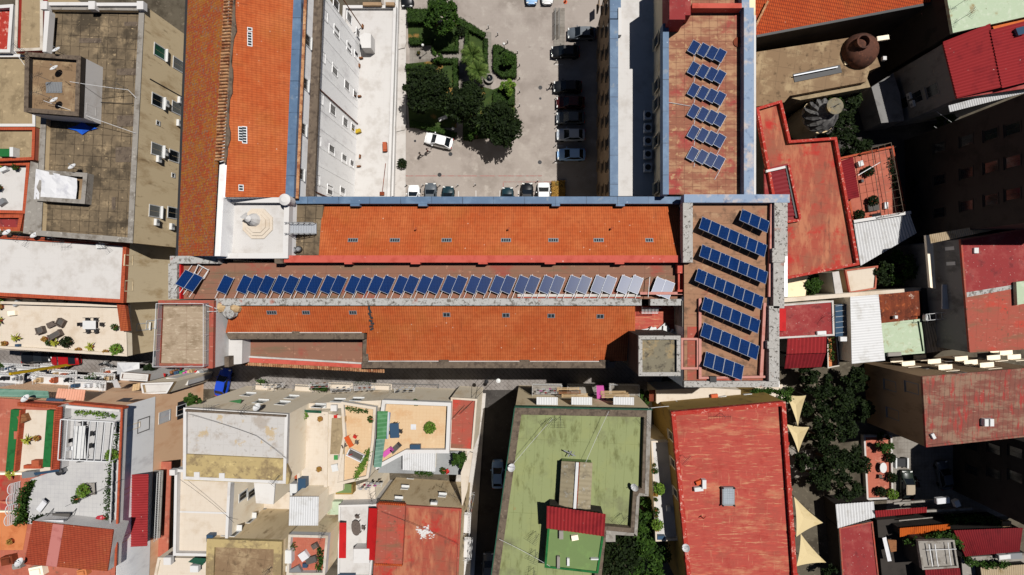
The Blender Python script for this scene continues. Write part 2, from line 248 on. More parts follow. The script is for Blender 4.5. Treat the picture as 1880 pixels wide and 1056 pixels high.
# ------------------------------------------------------------------ mesh builder
def ccw(p):
    a = sum(p[i][0] * p[(i + 1) % len(p)][1] - p[(i + 1) % len(p)][0] * p[i][1] for i in range(len(p)))
    return list(p) if a > 0 else list(reversed(p))
def inset(p, d):
    n = len(p); o = []
    for i in range(n):
        a, b, c = Vector(p[i - 1][:2]), Vector(p[i][:2]), Vector(p[(i + 1) % n][:2])
        u = (b - a).normalized(); v = (c - b).normalized()
        n1 = Vector((-u.y, u.x)); n2 = Vector((-v.y, v.x))
        k = 1 + n1.dot(n2)
        o.append(b + (n1 + n2) * (d / max(k, .25)))
    return o
class MB:
    def __init__(s): s.v = []; s.f = []
    def add(s, vs, fs):
        b = len(s.v); s.v += [tuple(v) for v in vs]; s.f += [tuple(b + i for i in f) for f in fs]; return s
    def prism(s, pts, z0, z1):
        pts = ccw([tuple(p)[:2] for p in pts]); n = len(pts)
        vs = [(p[0], p[1], z0) for p in pts] + [(p[0], p[1], z1) for p in pts]
        fs = [tuple(reversed(range(n))), tuple(range(n, 2 * n))] + [(i, (i + 1) % n, n + (i + 1) % n, n + i) for i in range(n)]
        return s.add(vs, fs)
    def solid(s, top, zb):          # top: 3D points, sides drop to zb (number) or by thickness if zb is ('t', d)
        t = ccw([tuple(p) for p in top]); n = len(t)
        bot = [(p[0], p[1], (p[2] - zb[1]) if isinstance(zb, tuple) else zb) for p in t]
        fs = [tuple(reversed(range(n))), tuple(range(n, 2 * n))] + [(i, (i + 1) % n, n + (i + 1) % n, n + i) for i in range(n)]
        return s.add(bot + t, fs)
    def ring(s, out, inn, z0, z1):
        n = len(out); vs = []
        for q, z in ((out, z0), (out, z1), (inn, z1), (inn, z0)): vs += [(p[0], p[1], z) for p in q]
        fs = []
        for i in range(n):
            j = (i + 1) % n
            for k in range(4):
                m = (k + 1) % 4
                fs.append((k * n + i, k * n + j, m * n + j, m * n + i))
        return s.add(vs, fs)
    def box(s, x, y, z, sx, sy, sz, rot=0):
        c, sn = math.cos(rot), math.sin(rot)
        pts = [(x + a * c - b * sn, y + a * sn + b * c) for a, b in ((-sx / 2, -sy / 2), (sx / 2, -sy / 2), (sx / 2, sy / 2), (-sx / 2, sy / 2))]
        return s.prism(pts, z, z + sz)
    def beam(s, p, q, w, h):        # rectangular beam between two 3D points
        p, q = Vector(p), Vector(q); d = (q - p).normalized()
        up = Vector((0, 0, 1)) if abs(d.z) < .95 else Vector((1, 0, 0))
        a = d.cross(up).normalized() * w / 2; b = a.cross(d).normalized() * h / 2
        vs = [p - a - b, p + a - b, p + a + b, p - a + b, q - a - b, q + a - b, q + a + b, q - a + b]
        return s.add(vs, [(0, 1, 2, 3), (7, 6, 5, 4), (0, 4, 5, 1), (1, 5, 6, 2), (2, 6, 7, 3), (3, 7, 4, 0)])
    def tube(s, p, q, r, n=6, r2=None):
        p, q = Vector(p), Vector(q); d = (q - p).normalized()
        up = Vector((0, 0, 1)) if abs(d.z) < .95 else Vector((1, 0, 0))
        a = d.cross(up).normalized(); b = a.cross(d).normalized(); r2 = r if r2 is None else r2
        vs = [p + (a * math.cos(t) + b * math.sin(t)) * r for t in [2 * math.pi * i / n for i in range(n)]]
        vs += [q + (a * math.cos(t) + b * math.sin(t)) * r2 for t in [2 * math.pi * i / n for i in range(n)]]
        return s.add(vs, [tuple(range(n)), tuple(reversed(range(n, 2 * n)))] + [(i, n + i, n + (i + 1) % n, (i + 1) % n) for i in range(n)])
    def path(s, pts, r, n=5):
        for a, b in zip(pts, pts[1:]): s.tube(a, b, r, n)
        return s
    def lathe(s, c, prof, n=14, sx=1, sy=1):
        vs = []; fs = []
        for r, z in prof:
            for i in range(n):
                t = 2 * math.pi * i / n; vs.append((c[0] + r * sx * math.cos(t), c[1] + r * sy * math.sin(t), c[2] + z))
        for k in range(len(prof) - 1):
            for i in range(n):
                j = (i + 1) % n; fs.append((k * n + i, k * n + j, (k + 1) * n + j, (k + 1) * n + i))
        fs.append(tuple(reversed(range(n)))); fs.append(tuple(range((len(prof) - 1) * n, len(prof) * n)))
        return s.add(vs, fs)
    def corr(s, a, b, c, d, pitch=.3, amp=.05, th=.03):   # corrugated sheet, ridges run a->d, repeat along a->b
        a, b, c, d = map(Vector, (a, b, c, d))
        n = max(8, int((b - a).length / pitch * 4)); vs = []; fs = []
        for lay in (0, 1):
            for i in range(n + 1):
                t = i / n; dz = Vector((0, 0, amp * math.sin(t * n / 4 * 2 * math.pi) - th * lay))
                vs.append(a.lerp(b, t) + dz); vs.append(d.lerp(c, t) + dz)
        m = 2 * (n + 1)
        for i in range(n):
            fs.append((2 * i, 2 * i + 2, 2 * i + 3, 2 * i + 1)); fs.append((m + 2 * i, m + 2 * i + 1, m + 2 * i + 3, m + 2 * i + 2))
            fs.append((2 * i, m + 2 * i, m + 2 * i + 2, 2 * i + 2)); fs.append((2 * i + 1, 2 * i + 3, m + 2 * i + 3, m + 2 * i + 1))
        return s.add(vs, fs)
    def leaf(s, p, size, up=.5):
        n = Vector((random.gauss(0, 1), random.gauss(0, 1), abs(random.gauss(0, 1)) + up)).normalized()
        t = n.orthogonal().normalized(); t.rotate(Matrix.Rotation(random.random() * 6.28, 3, n)); u = n.cross(t)
        t *= size * random.uniform(.7, 1.25); u *= size * .5
        p = Vector(p)
        return s.add([p - t, p + u, p + t, p - u], [(0, 1, 2, 3)])
    # pixel helpers: footprint given as photo pixels at the height of the top face
    def rb(s, x0, y0, x1, y1, zt, h): return s.pb([(x0, y0), (x1, y0), (x1, y1), (x0, y1)], zt, h)
    def pb(s, poly, zt, h): return s.prism([W(x, y, zt) for x, y in poly], zt - h, zt)
    def rail(s, pts, h=.9, r=.025, step=1.5, rows=2):
        pts = [Vector(p) for p in pts]
        for a, b in zip(pts, pts[1:]):
            n = max(1, int((b - a).length / step))
            for i in range(n + 1):
                p = a.lerp(b, i / n); s.tube(p, p + Vector((0, 0, h)), r, 4)
            for k in range(rows):
                o = Vector((0, 0, h * (k + 1) / rows)); s.tube(a + o, b + o, r, 4)
        return s
MESH = {}
def mesh(name, mb, m, off=None, smooth=False):
    me = bpy.data.meshes.new(name)
    v = mb.v if off is None else [(p[0] - off[0], p[1] - off[1], p[2] - off[2]) for p in mb.v]
    me.from_pydata(v, [], mb.f); me.update()
    me.materials.append(MATS[m] if isinstance(m, str) else m)
    if smooth:
        for p in me.polygons: p.use_smooth = True
    return me
def link(name, me, parent=None, loc=(0, 0, 0), rot=0):
    o = bpy.data.objects.new(name, me); COL.objects.link(o); o.location = loc; o.rotation_euler = (0, 0, rot)
    if parent: o.parent = parent
    return o
def tag(o, label, cat, group=None):
    o['label'] = label; o['category'] = cat; o['kind'] = 'thing'
    if group: o['group'] = group
    return o
def thing(name, label, cat, loc=(0, 0, 0), rot=0, group=None):
    o = bpy.data.objects.new(name, None); COL.objects.link(o); o.empty_display_size = .3
    o.location = loc; o.rotation_euler = (0, 0, rot)
    return tag(o, label, cat, group)
def wloc(o):
    v = Vector(o.location)
    while o.parent: o = o.parent; v += Vector(o.location)
    return v
def part(name, mb, m, parent, smooth=False):      # mb in world coordinates, parents unrotated
    return link(name, mesh(name, mb, m, wloc(parent), smooth), parent)
def lpart(name, mb, m, parent, smooth=False):     # mb in the thing's own coordinates
    return link(name, mesh(name, mb, m, None, smooth), parent)
def solo(name, mb, m, label, cat, group=None, smooth=False):   # a thing that is one mesh, world coordinates
    n = len(mb.v); zb = min(p[2] for p in mb.v)
    c = (sum(p[0] for p in mb.v) / n, sum(p[1] for p in mb.v) / n, zb)
    return tag(link(name, mesh(name, mb, m, c, smooth), None, c), label, cat, group)
def struct(name, mb, m):
    n = len(mb.v)
    o = link(name, mesh(name, mb, m)); o['kind'] = 'structure'; return o
def dup(root, loc, rot=0, label=None, group=None):
    r = root.copy(); COL.objects.link(r); r.location = loc; r.rotation_euler = (0, 0, rot)
    if label: r['label'] = label
    if group: r['group'] = group
    def rec(a, b):
        for ch in list(a.children):
            c = ch.copy(); COL.objects.link(c); c.parent = b; rec(ch, c)
    rec(root, r)
    return r
ORD = ['first', 'second', 'third', 'fourth', 'fifth', 'sixth', 'seventh', 'eighth', 'ninth', 'tenth', 'eleventh', 'twelfth',
       'thirteenth', 'fourteenth', 'fifteenth', 'sixteenth', 'seventeenth', 'eighteenth', 'nineteenth', 'twentieth']
USED = {}
class Kit:       # a prototype thing: first placement moves it, the next ones copy it
    def __init__(s, root): s.root = root; s.used = False
    def put(s, loc, rot, label, group=None, cat=None):
        if not s.used:
            s.used = True; o = s.root; o.location = loc; o.rotation_euler = (0, 0, rot); o['label'] = label
            if group: o['group'] = group
        else:
            o = dup(s.root, loc, rot, label)
            if group: o['group'] = group
            elif 'group' in o: del o['group']
        if cat: o['category'] = cat
        return o

# ------------------------------------------------------------------ buildings
def bld(name, label, poly, z, zb=0.0, wall='cream_wall', roof='red_roof', par=None, pmat=None, cmat=None, cat='building', group=None, rp=None):
    h = par[0] if par else 0.0
    pts = ccw([tuple(W(x, y, z + h))[:2] for x, y in poly])
    c = (sum(p[0] for p in pts) / len(pts), sum(p[1] for p in pts) / len(pts), zb)
    r = thing(name, label, cat, c, 0, group)
    if z - .25 > zb: part('wall', MB().prism(pts, zb, z - .25), wall, r)
    inn = inset(pts, par[1]) if par else pts
    part(rp or 'roof', MB().prism(inn, z - .25, z), roof, r)
    if par:
        part('parapet', MB().ring(pts, inn, z - .25, z + h - .07), pmat or wall, r)
        cm = cmat or pmat or wall
        part('coping', MB().ring(inset(pts, -.03), inset(pts, par[1] + .03), z + h - .07, z + h), 'cement' if cm.endswith('_wall') else cm, r)
    return r
def hit(a, b, px, py):
    a, b = Vector(a[:2]), Vector(b[:2]); d = Vector((px - CX, CY - py)); n = Vector((b.y - a.y, a.x - b.x))
    t = n.dot(a) / n.dot(d)
    return Vector((d.x * t, d.y * t, H - F * t))
def wang(a, b, p):          # rotation whose local +y leaves the wall towards the camera side
    d = (Vector(b[:2]) - Vector(a[:2])).normalized(); n = Vector((-d.y, d.x))
    if n.dot(Vector((-p.x, -p.y))) < 0: n = -n
    return math.atan2(-n.x, n.y), n
def wm(key, fn, m):
    if key not in MESH: MESH[key] = mesh(key[0], fn(), m)
    return MESH[key]
def win(root, a, b, px, py, w=1.1, h=1.7, fr='white_paint', pane='glass_dark', sh=None, sill=True, so=.16, shw=.45):
    p = hit(a, b, px, py); ang, n = wang(a, b, p)
    def fframe():
        m = MB(); t = .12
        m.box(-w / 2 - t / 2, .02, -h / 2 - t, t, .07, h + 2 * t); m.box(w / 2 + t / 2, .02, -h / 2 - t, t, .07, h + 2 * t)
        m.box(0, .02, h / 2, w, .07, t); m.box(0, .02, -h / 2 - t, w, .07, t); return m
    def fpane():
        m = MB(); m.box(-w / 4, -.02, -h / 2, w / 2 - .03, .06, h); m.box(w / 4, -.02, -h / 2, w / 2 - .03, .06, h); return m
    o = link('window', wm(('window_frame', w, h, fr), fframe, fr), root, p - wloc(root), ang)
    link('pane', wm(('pane', w, h, pane), fpane, pane), o)
    if sill: link('sill', wm(('sill', w, fr, so), lambda: MB().box(0, .035 + so / 2, 0, w + .3, so, .09), fr), o, (0, 0, -h / 2 - .215))
    if sh:
        for s in (-1, 1):
            link('shutter', wm(('shutter', h, sh, shw), lambda: MB().box(0, .03, 0, shw, .05, h), sh), o, (s * (w / 2 + .12 + shw / 2 + .02), .06, -h / 2))
    return o
def balcony(root, a, b, px, py, w=2.4, d=1.1, slab='white_plaster', rl='white_metal'):
    p = hit(a, b, px, py); ang, n = wang(a, b, p)
    o = link('balcony', wm(('balcony_slab', w, d, slab), lambda: MB().box(0, d / 2, -.15, w, d, .15), slab), root, p - wloc(root), ang)
    def fr():
        m = MB(); m.rail([(-w / 2 + .04, .02, 0), (-w / 2 + .04, d - .04, 0), (w / 2 - .04, d - .04, 0), (w / 2 - .04, .02, 0)], .95, .02, .35, 2); return m
    link('railing', wm(('railing', w, d, rl), fr, rl), o)
    return o
# ================================================================== PROTOTYPES
def chair_kit(m_, label='chair'):
    r = thing('chair', label, 'chair'); m = MB()
    lpart('seat', MB().box(0, 0, .42, .46, .46, .06), m_, r); lpart('backrest', MB().box(0, -.21, .48, .46, .05, .42), m_, r)
    for x in (-.19, .19):
        for y in (-.19, .19): lpart('leg', MB().box(x, y, 0, .05, .05, .42), m_, r)
    return Kit(r)
KCH_DARK = chair_kit('dark_metal'); KCH_TAUPE = chair_kit('taupe_wicker'); KCH_RED = chair_kit('red_plastic'); KCH_WHITE = chair_kit('white_metal')
def table(label, loc, sx, sy, m_, rot=0, round_=False, h=.74, legm=None):
    r = thing('table', label, 'table', loc, rot); m = MB()
    if round_: m.lathe((0, 0, h - .05), [(.5, 0), (.5, .05)], 18, sx, sy)
    else: m.box(0, 0, h - .05, sx, sy, .05)
    lpart('tabletop', m, m_, r)
    k = .36 if round_ else .44
    for x in (-k, k):
        for y in (-k, k): lpart('leg', MB().box(x * sx, y * sy, 0, .06, .06, h - .05), legm or m_, r)
    return r
def armchair(label, loc, rot, w=.95, d=.9, m_='taupe_wicker', name='armchair', cat='armchair'):
    r = thing(name, label, cat, loc, rot)
    lpart('base', MB().box(0, 0, .05, w, d, .33), m_, r); lpart('cushion', MB().box(0, .06, .38, w - .3, d - .24, .12), 'grey_cloth', r)
    lpart('backrest', MB().box(0, -d / 2 + .07, .38, w, .14, .4), m_, r)
    for s in (-1, 1): lpart('armrest', MB().box(s * (w / 2 - .07), .07, .38, .14, d - .14, .22), m_, r)
    return r
def lounger(label, loc, rot, m_='white_cloth'):
    r = thing('sun_lounger', label, 'sun lounger', loc, rot)
    m = MB(); m.box(0, 0, .25, .62, 1.3, .05); m.add([(-.31, .65, .3), (.31, .65, .3), (.31, 1.15, .72), (-.31, 1.15, .72), (-.31, .65, .24), (.31, .65, .24), (.31, 1.15, .66), (-.31, 1.15, .66)], [(0, 1, 2, 3), (7, 6, 5, 4), (0, 4, 5, 1), (1, 5, 6, 2), (2, 6, 7, 3), (3, 7, 4, 0)])
    lpart('bed', m, m_, r)
    m = MB(); m.box(-.31, .1, .22, .04, 1.7, .05); m.box(.31, .1, .22, .04, 1.7, .05); lpart('frame', m, 'grey_metal', r)
    for x in (-.29, .29):
        for y in (-.6, .7): lpart('leg', MB().box(x, y, 0, .05, .05, .24), 'grey_metal', r)
    return r
# potted plants
def plant_proto(lm, r_=.45, h=.7, n=110, size=.13, pot='terracotta', pr=.22, spiky=False, name='potted_plant'):
    r = thing(name, 'potted plant', 'plant')
    lpart('pot', MB().lathe((0, 0, 0), [(pr * .75, 0), (pr, .36), (pr * 1.1, .36), (pr * 1.1, .42), (pr * .9, .42), (pr * .85, .38)], 10), pot, r)
    m = MB()
    if spiky:
        for i in range(26):
            a = random.random() * 6.28; e = random.uniform(.15, 1.2); L = r_ * random.uniform(.8, 1.2)
            d = Vector((math.cos(a) * math.cos(e), math.sin(a) * math.cos(e), math.sin(e))); s = Vector((-math.sin(a), math.cos(a), 0)) * size * .45
            p = Vector((0, 0, .42)); q = p + d * L * .6; t = p + d * L + Vector((0, 0, -L * .3))
            m.add([p - s * .5, p + s * .5, q + s, q - s, t], [(0, 1, 2, 3), (3, 2, 4)])
    else:
        for i in range(n):
            a = random.random() * 6.28; q = r_ * math.sqrt(random.random()); z = .4 + h * random.random() * (1 - .6 * q / r_)
            m.leaf((q * math.cos(a), q * math.sin(a), z), size)
    lpart('foliage', m, lm, r)
    return Kit(r)
PL_YEL = plant_proto('leaf_yellow', .75, .8, 0, .16, spiky=True); PL_GRN = plant_proto('leaf_mid', .45, .7); PL_BIG = plant_proto('leaf_light', .75, 1.0, 220, .18); PL_DRY = plant_proto('dry_grass', .35, .4, 70, .12, 'terracotta', .3)
PL_DARK = plant_proto('leaf_dark', .7, 1.1, 240, .17, 'terracotta', .26)
PL_SML = plant_proto('leaf_mid', .26, .4, 50, .1, 'terracotta', .16)
# satellite dish
def dish_proto():
    r = thing('satellite_dish', 'dish', 'satellite dish')
    m = MB(); n = 16; R0 = .48; c = Vector((0, .15, 1.0)); ax_ = Vector((.1, .62, .78)).normalized(); u = ax_.orthogonal().normalized(); w_ = ax_.cross(u)
    vs = []; fs = []
    for lay in (0, 1):
        for k, (rr, d) in enumerate(((.001, 0), (.5, .03), (1, .13))):
            for i in range(n):
                t = 2 * math.pi * i / n; vs.append(c + (u * math.cos(t) + w_ * math.sin(t)) * R0 * rr + ax_ * (d - .025 * lay))
    for lay in (0, 1):
        for k in range(2):
            for i in range(n):
                b = lay * 3 * n; q = (b + k * n + i, b + k * n + (i + 1) % n, b + (k + 1) * n + (i + 1) % n, b + (k + 1) * n + i); fs.append(q if lay == 0 else q[::-1])
    for i in range(n): fs.append((2 * n + i, 2 * n + (i + 1) % n, 5 * n + (i + 1) % n, 5 * n + i))
    m.add(vs, fs); lpart('bowl', m, 'white_metal', r)
    m = MB(); m.tube(c - w_ * .4 + ax_ * .1, c + ax_ * .5, .02, 5); m.box((c + ax_ * .5).x, (c + ax_ * .5).y, (c + ax_ * .5).z - .05, .08, .12, .1); lpart('feed_arm', m, 'grey_metal', r)
    m = MB(); m.tube((0, 0, 0), (0, 0, 1.0), .03, 6); m.tube((0, 0, .95), c - ax_ * .02, .03, 5); lpart('mast', m, 'grey_metal', r)
    return Kit(r)
DISH = dish_proto()
def ant_proto():
    r = thing('antenna', 'antenna', 'antenna')
    m = MB(); m.tube((0, 0, 0), (0, 0, 2.0), .025, 5); lpart('mast', m, 'grey_metal', r)
    m = MB(); m.tube((-.8, 0, 1.95), (.7, 0, 1.95), .018, 4)
    for i in range(8): L = .5 - .04 * i; m.tube((-.75 + .19 * i, -L, 1.97), (-.75 + .19 * i, L, 1.97), .013, 4)
    lpart('boom', m, 'dark_metal', r)
    return Kit(r)
ANT = ant_proto()
def ac_proto():
    r = thing('air_conditioner', 'ac', 'air conditioner')
    lpart('case', MB().box(0, .2, -.3, .85, .34, .6), 'white_paint', r)
    lpart('fan_grille', MB().tube((-.12, .36, 0), (-.12, .40, 0), .22, 12), 'grey_metal', r)
    m = MB(); m.box(-.3, .2, -.36, .05, .42, .05); m.box(.3, .2, -.36, .05, .42, .05); lpart('bracket', m, 'grey_metal', r)
    return Kit(r)
AC = ac_proto()
def ac_on(a, b, px, py, label, group=None):
    p = hit(a, b, px, py); ang, n = wang(a, b, p); return AC.put(p, ang, label, group)
# cars: x forward
def car_proto(body, van=False, L=4.1, w_=1.74, roofm=None):
    r = thing('parked_car', 'car', 'car'); hw = w_ / 2; h = 1.75 if van else 1.47
    st = [(-.5, .74, .78), (-.485, .9, .9), (-.44, .97, .95), (-.25, 1, .97), (.1, 1, .97), (.24, 1, .96), (.38, .97, .86), (.46, .88, .76), (.5, .7, .62)]
    if van: st = [(-.5, .86, .8), (-.49, .95, .95), (-.3, 1, 1.0), (.1, 1, 1.0), (.3, 1, .98), (.42, .96, .88), (.48, .86, .74), (.5, .76, .6)]
    vs = []; fs = []; prof = [(-.9, 0), (-1.0, .18), (-1.0, .5), (-.95, .85), (-.8, 1), (0, 1.03), (.8, 1), (.95, .85), (1.0, .5), (1.0, .18), (.9, 0)]
    for x, k, zt in st:
        for y, t in prof: vs.append((x * L, y * hw * k, .24 + (zt - .24) * t))
    n = len(prof)
    for i in range(len(st) - 1):
        for j in range(n): a, b = i * n + j, i * n + (j + 1) % n; fs.append((a, b, b + n, a + n))
    fs.append(tuple(range(n))); fs.append(tuple(reversed(range((len(st) - 1) * n, len(st) * n))))
    lpart('body', MB().add(vs, fs), body, r, True)
    if van: b = [(-.47, .9), (.2, .92), (.34, .86)]; t = [(-.44, .8), (.12, .8), (.16, .76)]
    else: b = [(-.42, .82), (-.1, .9), (.26, .82)]; t = [(-.27, .7), (-.1, .74), (.07, .7)]
    B = [(x * L, -y * hw, .93) for x, y in b] + [(x * L, y * hw, .93) for x, y in b[::-1]]; T = [(x * L, -y * hw, h) for x, y in t] + [(x * L, y * hw, h) for x, y in t[::-1]]
    m = MB(); m.add(B + T, [(i, (i + 1) % 6, 6 + (i + 1) % 6, 6 + i) for i in range(6)] + [(6, 7, 8, 9, 10, 11)]); lpart('window', m, 'glass_dark', r)
    m = MB(); q = [(x * L * 1.0, -y * hw * .99) for x, y in t] + [(x * L, y * hw * .99) for x, y in t[::-1]]; m.prism(q, h, h + .045); m.prism(inset(ccw(q), .12), h + .045, h + .075)
    lpart('car_roof', m, roofm or body, r)
    m = MB()
    for i in (0, 2, 3, 5): lpart('pillar', MB().beam(B[i], T[i], .09, .09), body, r)
    for x in (-.31, .31):
        for s in (-1, 1): m = MB(); m.tube((x * L, s * (hw - .2), .31), (x * L, s * (hw + .02), .31), .31, 14); lpart('wheel', m, 'tyre', r)
    for s in (-1, 1):
        lpart('headlight', MB().box(.465 * L, s * hw * .66, .66, .16, .34, .12, -s * .25), 'lamp_glass', r)
        lpart('tail_light', MB().box(-.492 * L, s * hw * .7, .72, .08, .3, .16), 'red_plastic', r)
        lpart('mirror', MB().box(.17 * L, s * (hw + .08), .95, .12, .18, .12), body, r)
    m = MB(); m.box(.225 * L, 0, .975, .06, w_ * .7, .02); lpart('wiper', m, 'dark_metal', r)
    return Kit(r)
def paint(n, c): mat(n, c, [], rough=.35, spec=.3, coat=.15)
paint('car_white', (226, 226, 226)); paint('car_black', (22, 24, 28)); paint('car_grey', (84, 90, 96)); paint('car_silver', (176, 182, 190)); paint('car_teal', (24, 48, 56)); paint('car_red', (150, 20, 26))
paint('car_blue', (24, 66, 176)); paint('car_pale_blue', (150, 186, 226)); paint('car_maroon', (66, 22, 24)); paint('car_dark_green', (34, 42, 36)); paint('car_beige', (160, 146, 126))
CARS = {k: car_proto('car_' + k) for k in ('white', 'black', 'grey', 'silver', 'teal', 'red', 'blue', 'pale_blue', 'maroon')}
CARS['van'] = car_proto('car_white', True, 4.5, 1.85)
CARS['olive'] = car_proto('car_dark_green', False, 4.2, 1.75, 'car_beige')
def car(k, px, py, rot, label, cat='car'):
    p = W(px, py, .55); return CARS[k].put((p.x, p.y, .008), R(rot), label, None, cat)
# two-wheelers
def scooter(label, px, py, rot, m_='dark_metal', z=0.008):
    p = W(px, py, z); r = thing('scooter', label, 'scooter', (p.x, p.y, z), R(rot))
    m = MB(); m.box(-.25, 0, .55, .75, .28, .18); m.box(-.3, 0, .3, .6, .24, .25); m.box(.15, 0, .28, .4, .3, .06); m.beam((.35, 0, .3), (.5, 0, .95), .3, .08); lpart('body', m, m_, r)
    for x in (-.5, .6): lpart('wheel', MB().tube((x, -.06, .24), (x, .06, .24), .24, 12), 'tyre', r)
    m = MB(); m.tube((.48, -.32, 1.0), (.48, .32, 1.0), .025, 5); lpart('handlebar', m, 'dark_metal', r)
    lpart('saddle', MB().box(-.25, 0, .73, .7, .26, .06), 'black_cloth', r)
    return r
# people
def person(label, px, py, rot, shirt, legs, z=0.008, step=.22):
    p = W(px, py, z + .8); r = thing('person', label, 'person', (p.x, p.y, z), R(rot))
    J = {'pel': ((0, 0, .95), .15), 'sp': ((0, .01, 1.15), .135), 'ch': ((0, .02, 1.36), .16), 'nk': ((0, .02, 1.5), .06), 'hd': ((0, .04, 1.62), .095), 'tp': ((0, .03, 1.72), .07)}
    E = [('pel', 'sp'), ('sp', 'ch'), ('ch', 'nk'), ('nk', 'hd'), ('hd', 'tp')]
    for s, n in ((-1, 'l'), (1, 'r')):
        f = step * s
        J['h' + n] = ((.1 * s, 0, .88), .1); J['k' + n] = ((.1 * s, f * .5 + .04, .48), .065); J['a' + n] = ((.1 * s, f - (.1 if f < 0 else 0), .09), .045); J['t' + n] = ((.11 * s, f + .14, .04), .035)
        J['s' + n] = ((.19 * s, .01, 1.42), .065); J['e' + n] = ((.25 * s, -f * .5, 1.14), .045); J['w' + n] = ((.24 * s, -f + .1, .92), .032); J['f' + n] = ((.23 * s, -f + .15, .84), .03)
        E += [('pel', 'h' + n), ('h' + n, 'k' + n), ('k' + n, 'a' + n), ('a' + n, 't' + n), ('ch', 's' + n), ('s' + n, 'e' + n), ('e' + n, 'w' + n), ('w' + n, 'f' + n)]
    ks = list(J); me = bpy.data.meshes.new('body'); me.from_pydata([J[k][0] for k in ks], [(ks.index(a), ks.index(b)) for a, b in E], [])
    nm = 'clothes_%d' % len(MATS); mat(nm, legs, [('z', shirt, .95), ('z', (196, 150, 124), 1.48)], rough=.85); me.materials.append(MATS[nm])
    o = link('body', me, r); md = o.modifiers.new('skin', 'SKIN'); sv = me.skin_vertices[0].data
    for i, k in enumerate(ks): sv[i].radius = (J[k][1], J[k][1] * (.75 if k in ('pel', 'sp', 'ch') else 1)); sv[i].use_root = (k == 'pel')
    sb = o.modifiers.new('smooth', 'SUBSURF'); sb.levels = 1; sb.render_levels = 1
    lpart('hair', MB().lathe((0, .015, 1.62), [(.102, 0), (.112, .07), (.075, .13), (.02, .15)], 10), 'hair', r, True)
    return r
# trees
def tree(label, px, py, zc, rx, hz, lm, n=2600, size=.24, name='tree', cat='tree', clumps=34, z0=0.0, group=None, flat=.75, branches=5):
    """crown centred at photo pixel (px,py) at height zc; rx = radius, hz = crown half height"""
    c = W(px, py, zc); r = thing(name, label, cat, (c.x, c.y, z0), 0, group)
    m = MB(); m.tube((0, 0, 0), (.1, .05, zc - hz * .4 - z0), .09 + .05 * rx, 8, .05 + .03 * rx)
    b0 = Vector((.1, .05, zc - hz * .5 - z0))
    for i in range(branches): a = i * 6.28 / branches + .4; m.tube(b0 - Vector((0, 0, .3)), b0 + Vector((math.cos(a) * rx * .6, math.sin(a) * rx * .6, hz * .6)), .06 + .02 * rx, 5, .03)
    lpart('trunk', m, 'bark', r)
    m = MB(); cl = []
    for i in range(clumps):
        a = random.random() * 6.283; u = random.uniform(-.5, 1); q = math.sqrt(max(0, 1 - u * u)) * random.uniform(.55, 1.06)
        cl.append((Vector((math.cos(a) * q * rx * .82, math.sin(a) * q * rx * .82, zc - z0 + u * hz * flat)), rx * random.uniform(.16, .34)))
    per = n // clumps
    for cc, cr in cl:
        for j in range(per):
            d = Vector((random.gauss(0, 1), random.gauss(0, 1), random.gauss(0, .8))).normalized() * cr * random.random() ** .45
            m.leaf(cc + d, size * random.uniform(.7, 1.2), .6)
    lpart('crown', m, lm, r)
    return r
def palm(label, px, py, z, rx, lm='leaf_palm', n=44, z0=0.0, cat='palm tree'):
    c = W(px, py, z); r = thing('palm_tree', label, cat, (c.x, c.y, z0))
    lpart('trunk', MB().lathe((0, 0, 0), [(.3, 0), (.2, .4), (.18, z - z0 - .2), (.24, z - z0)], 9), 'bark', r)
    m = MB()
    for i in range(n):
        a = i * 2.4 + random.uniform(-.2, .2); e = .15 + 1.1 * (i / n); L = rx * random.uniform(.85, 1.1)
        u = Vector((math.cos(a), math.sin(a), 0)); s = Vector((-u.y, u.x, 0)); prev = Vector((0, 0, z - z0))
        for k in range(9):
            t = (k + 1) / 9; ang = e - 1.5 * t * t
            cur = prev + (u * math.cos(ang) + Vector((0, 0, math.sin(ang)))) * L / 9
            wd = rx * .27 * math.sin(math.pi * (.12 + .86 * t))
            for sg in (-1, 1):
                tip = cur + s * sg * wd + u * wd * .6 - Vector((0, 0, wd * .25))
                m.add([prev, cur.lerp(prev, -.15), tip], [(0, 1, 2)])
            prev = cur
    lpart('crown', m, lm, r)
    return r
def hedge(label, poly, h, lm='leaf_hedge', dens=60, z0=0.0, name='hedge', cat='hedge', size=.12):
    pts = ccw([tuple(W(x, y, z0 + h))[:2] for x, y in poly]); xs = [p[0] for p in pts]; ys = [p[1] for p in pts]
    c = (sum(xs) / len(xs), sum(ys) / len(ys), z0)
    m = MB(); m.prism(inset(pts, .07), z0, z0 + h - .08)
    n = len(pts)
    def inside(x, y):
        f = False; j = n - 1
        for i in range(n):
            if (pts[i][1] > y) != (pts[j][1] > y) and x < (pts[j][0] - pts[i][0]) * (y - pts[i][1]) / (pts[j][1] - pts[i][1]) + pts[i][0]: f = not f
            j = i
        return f
    A = (max(xs) - min(xs)) * (max(ys) - min(ys))
    for i in range(int(A * dens)):
        x, y = random.uniform(min(xs), max(xs)), random.uniform(min(ys), max(ys))
        if inside(x, y): m.leaf((x, y, z0 + h + random.uniform(-.12, .08)), size, 1.0)
    for i in range(n):
        a, b = Vector(pts[i]), Vector(pts[(i + 1) % n])
        for k in range(int((b - a).length * h * dens * .6)):
            p = a.lerp(b, random.random()); m.leaf((p.x + random.uniform(-.06, .06), p.y + random.uniform(-.06, .06), z0 + random.uniform(.05, h)), size, 0)
    return solo(name, m, lm, label, cat)
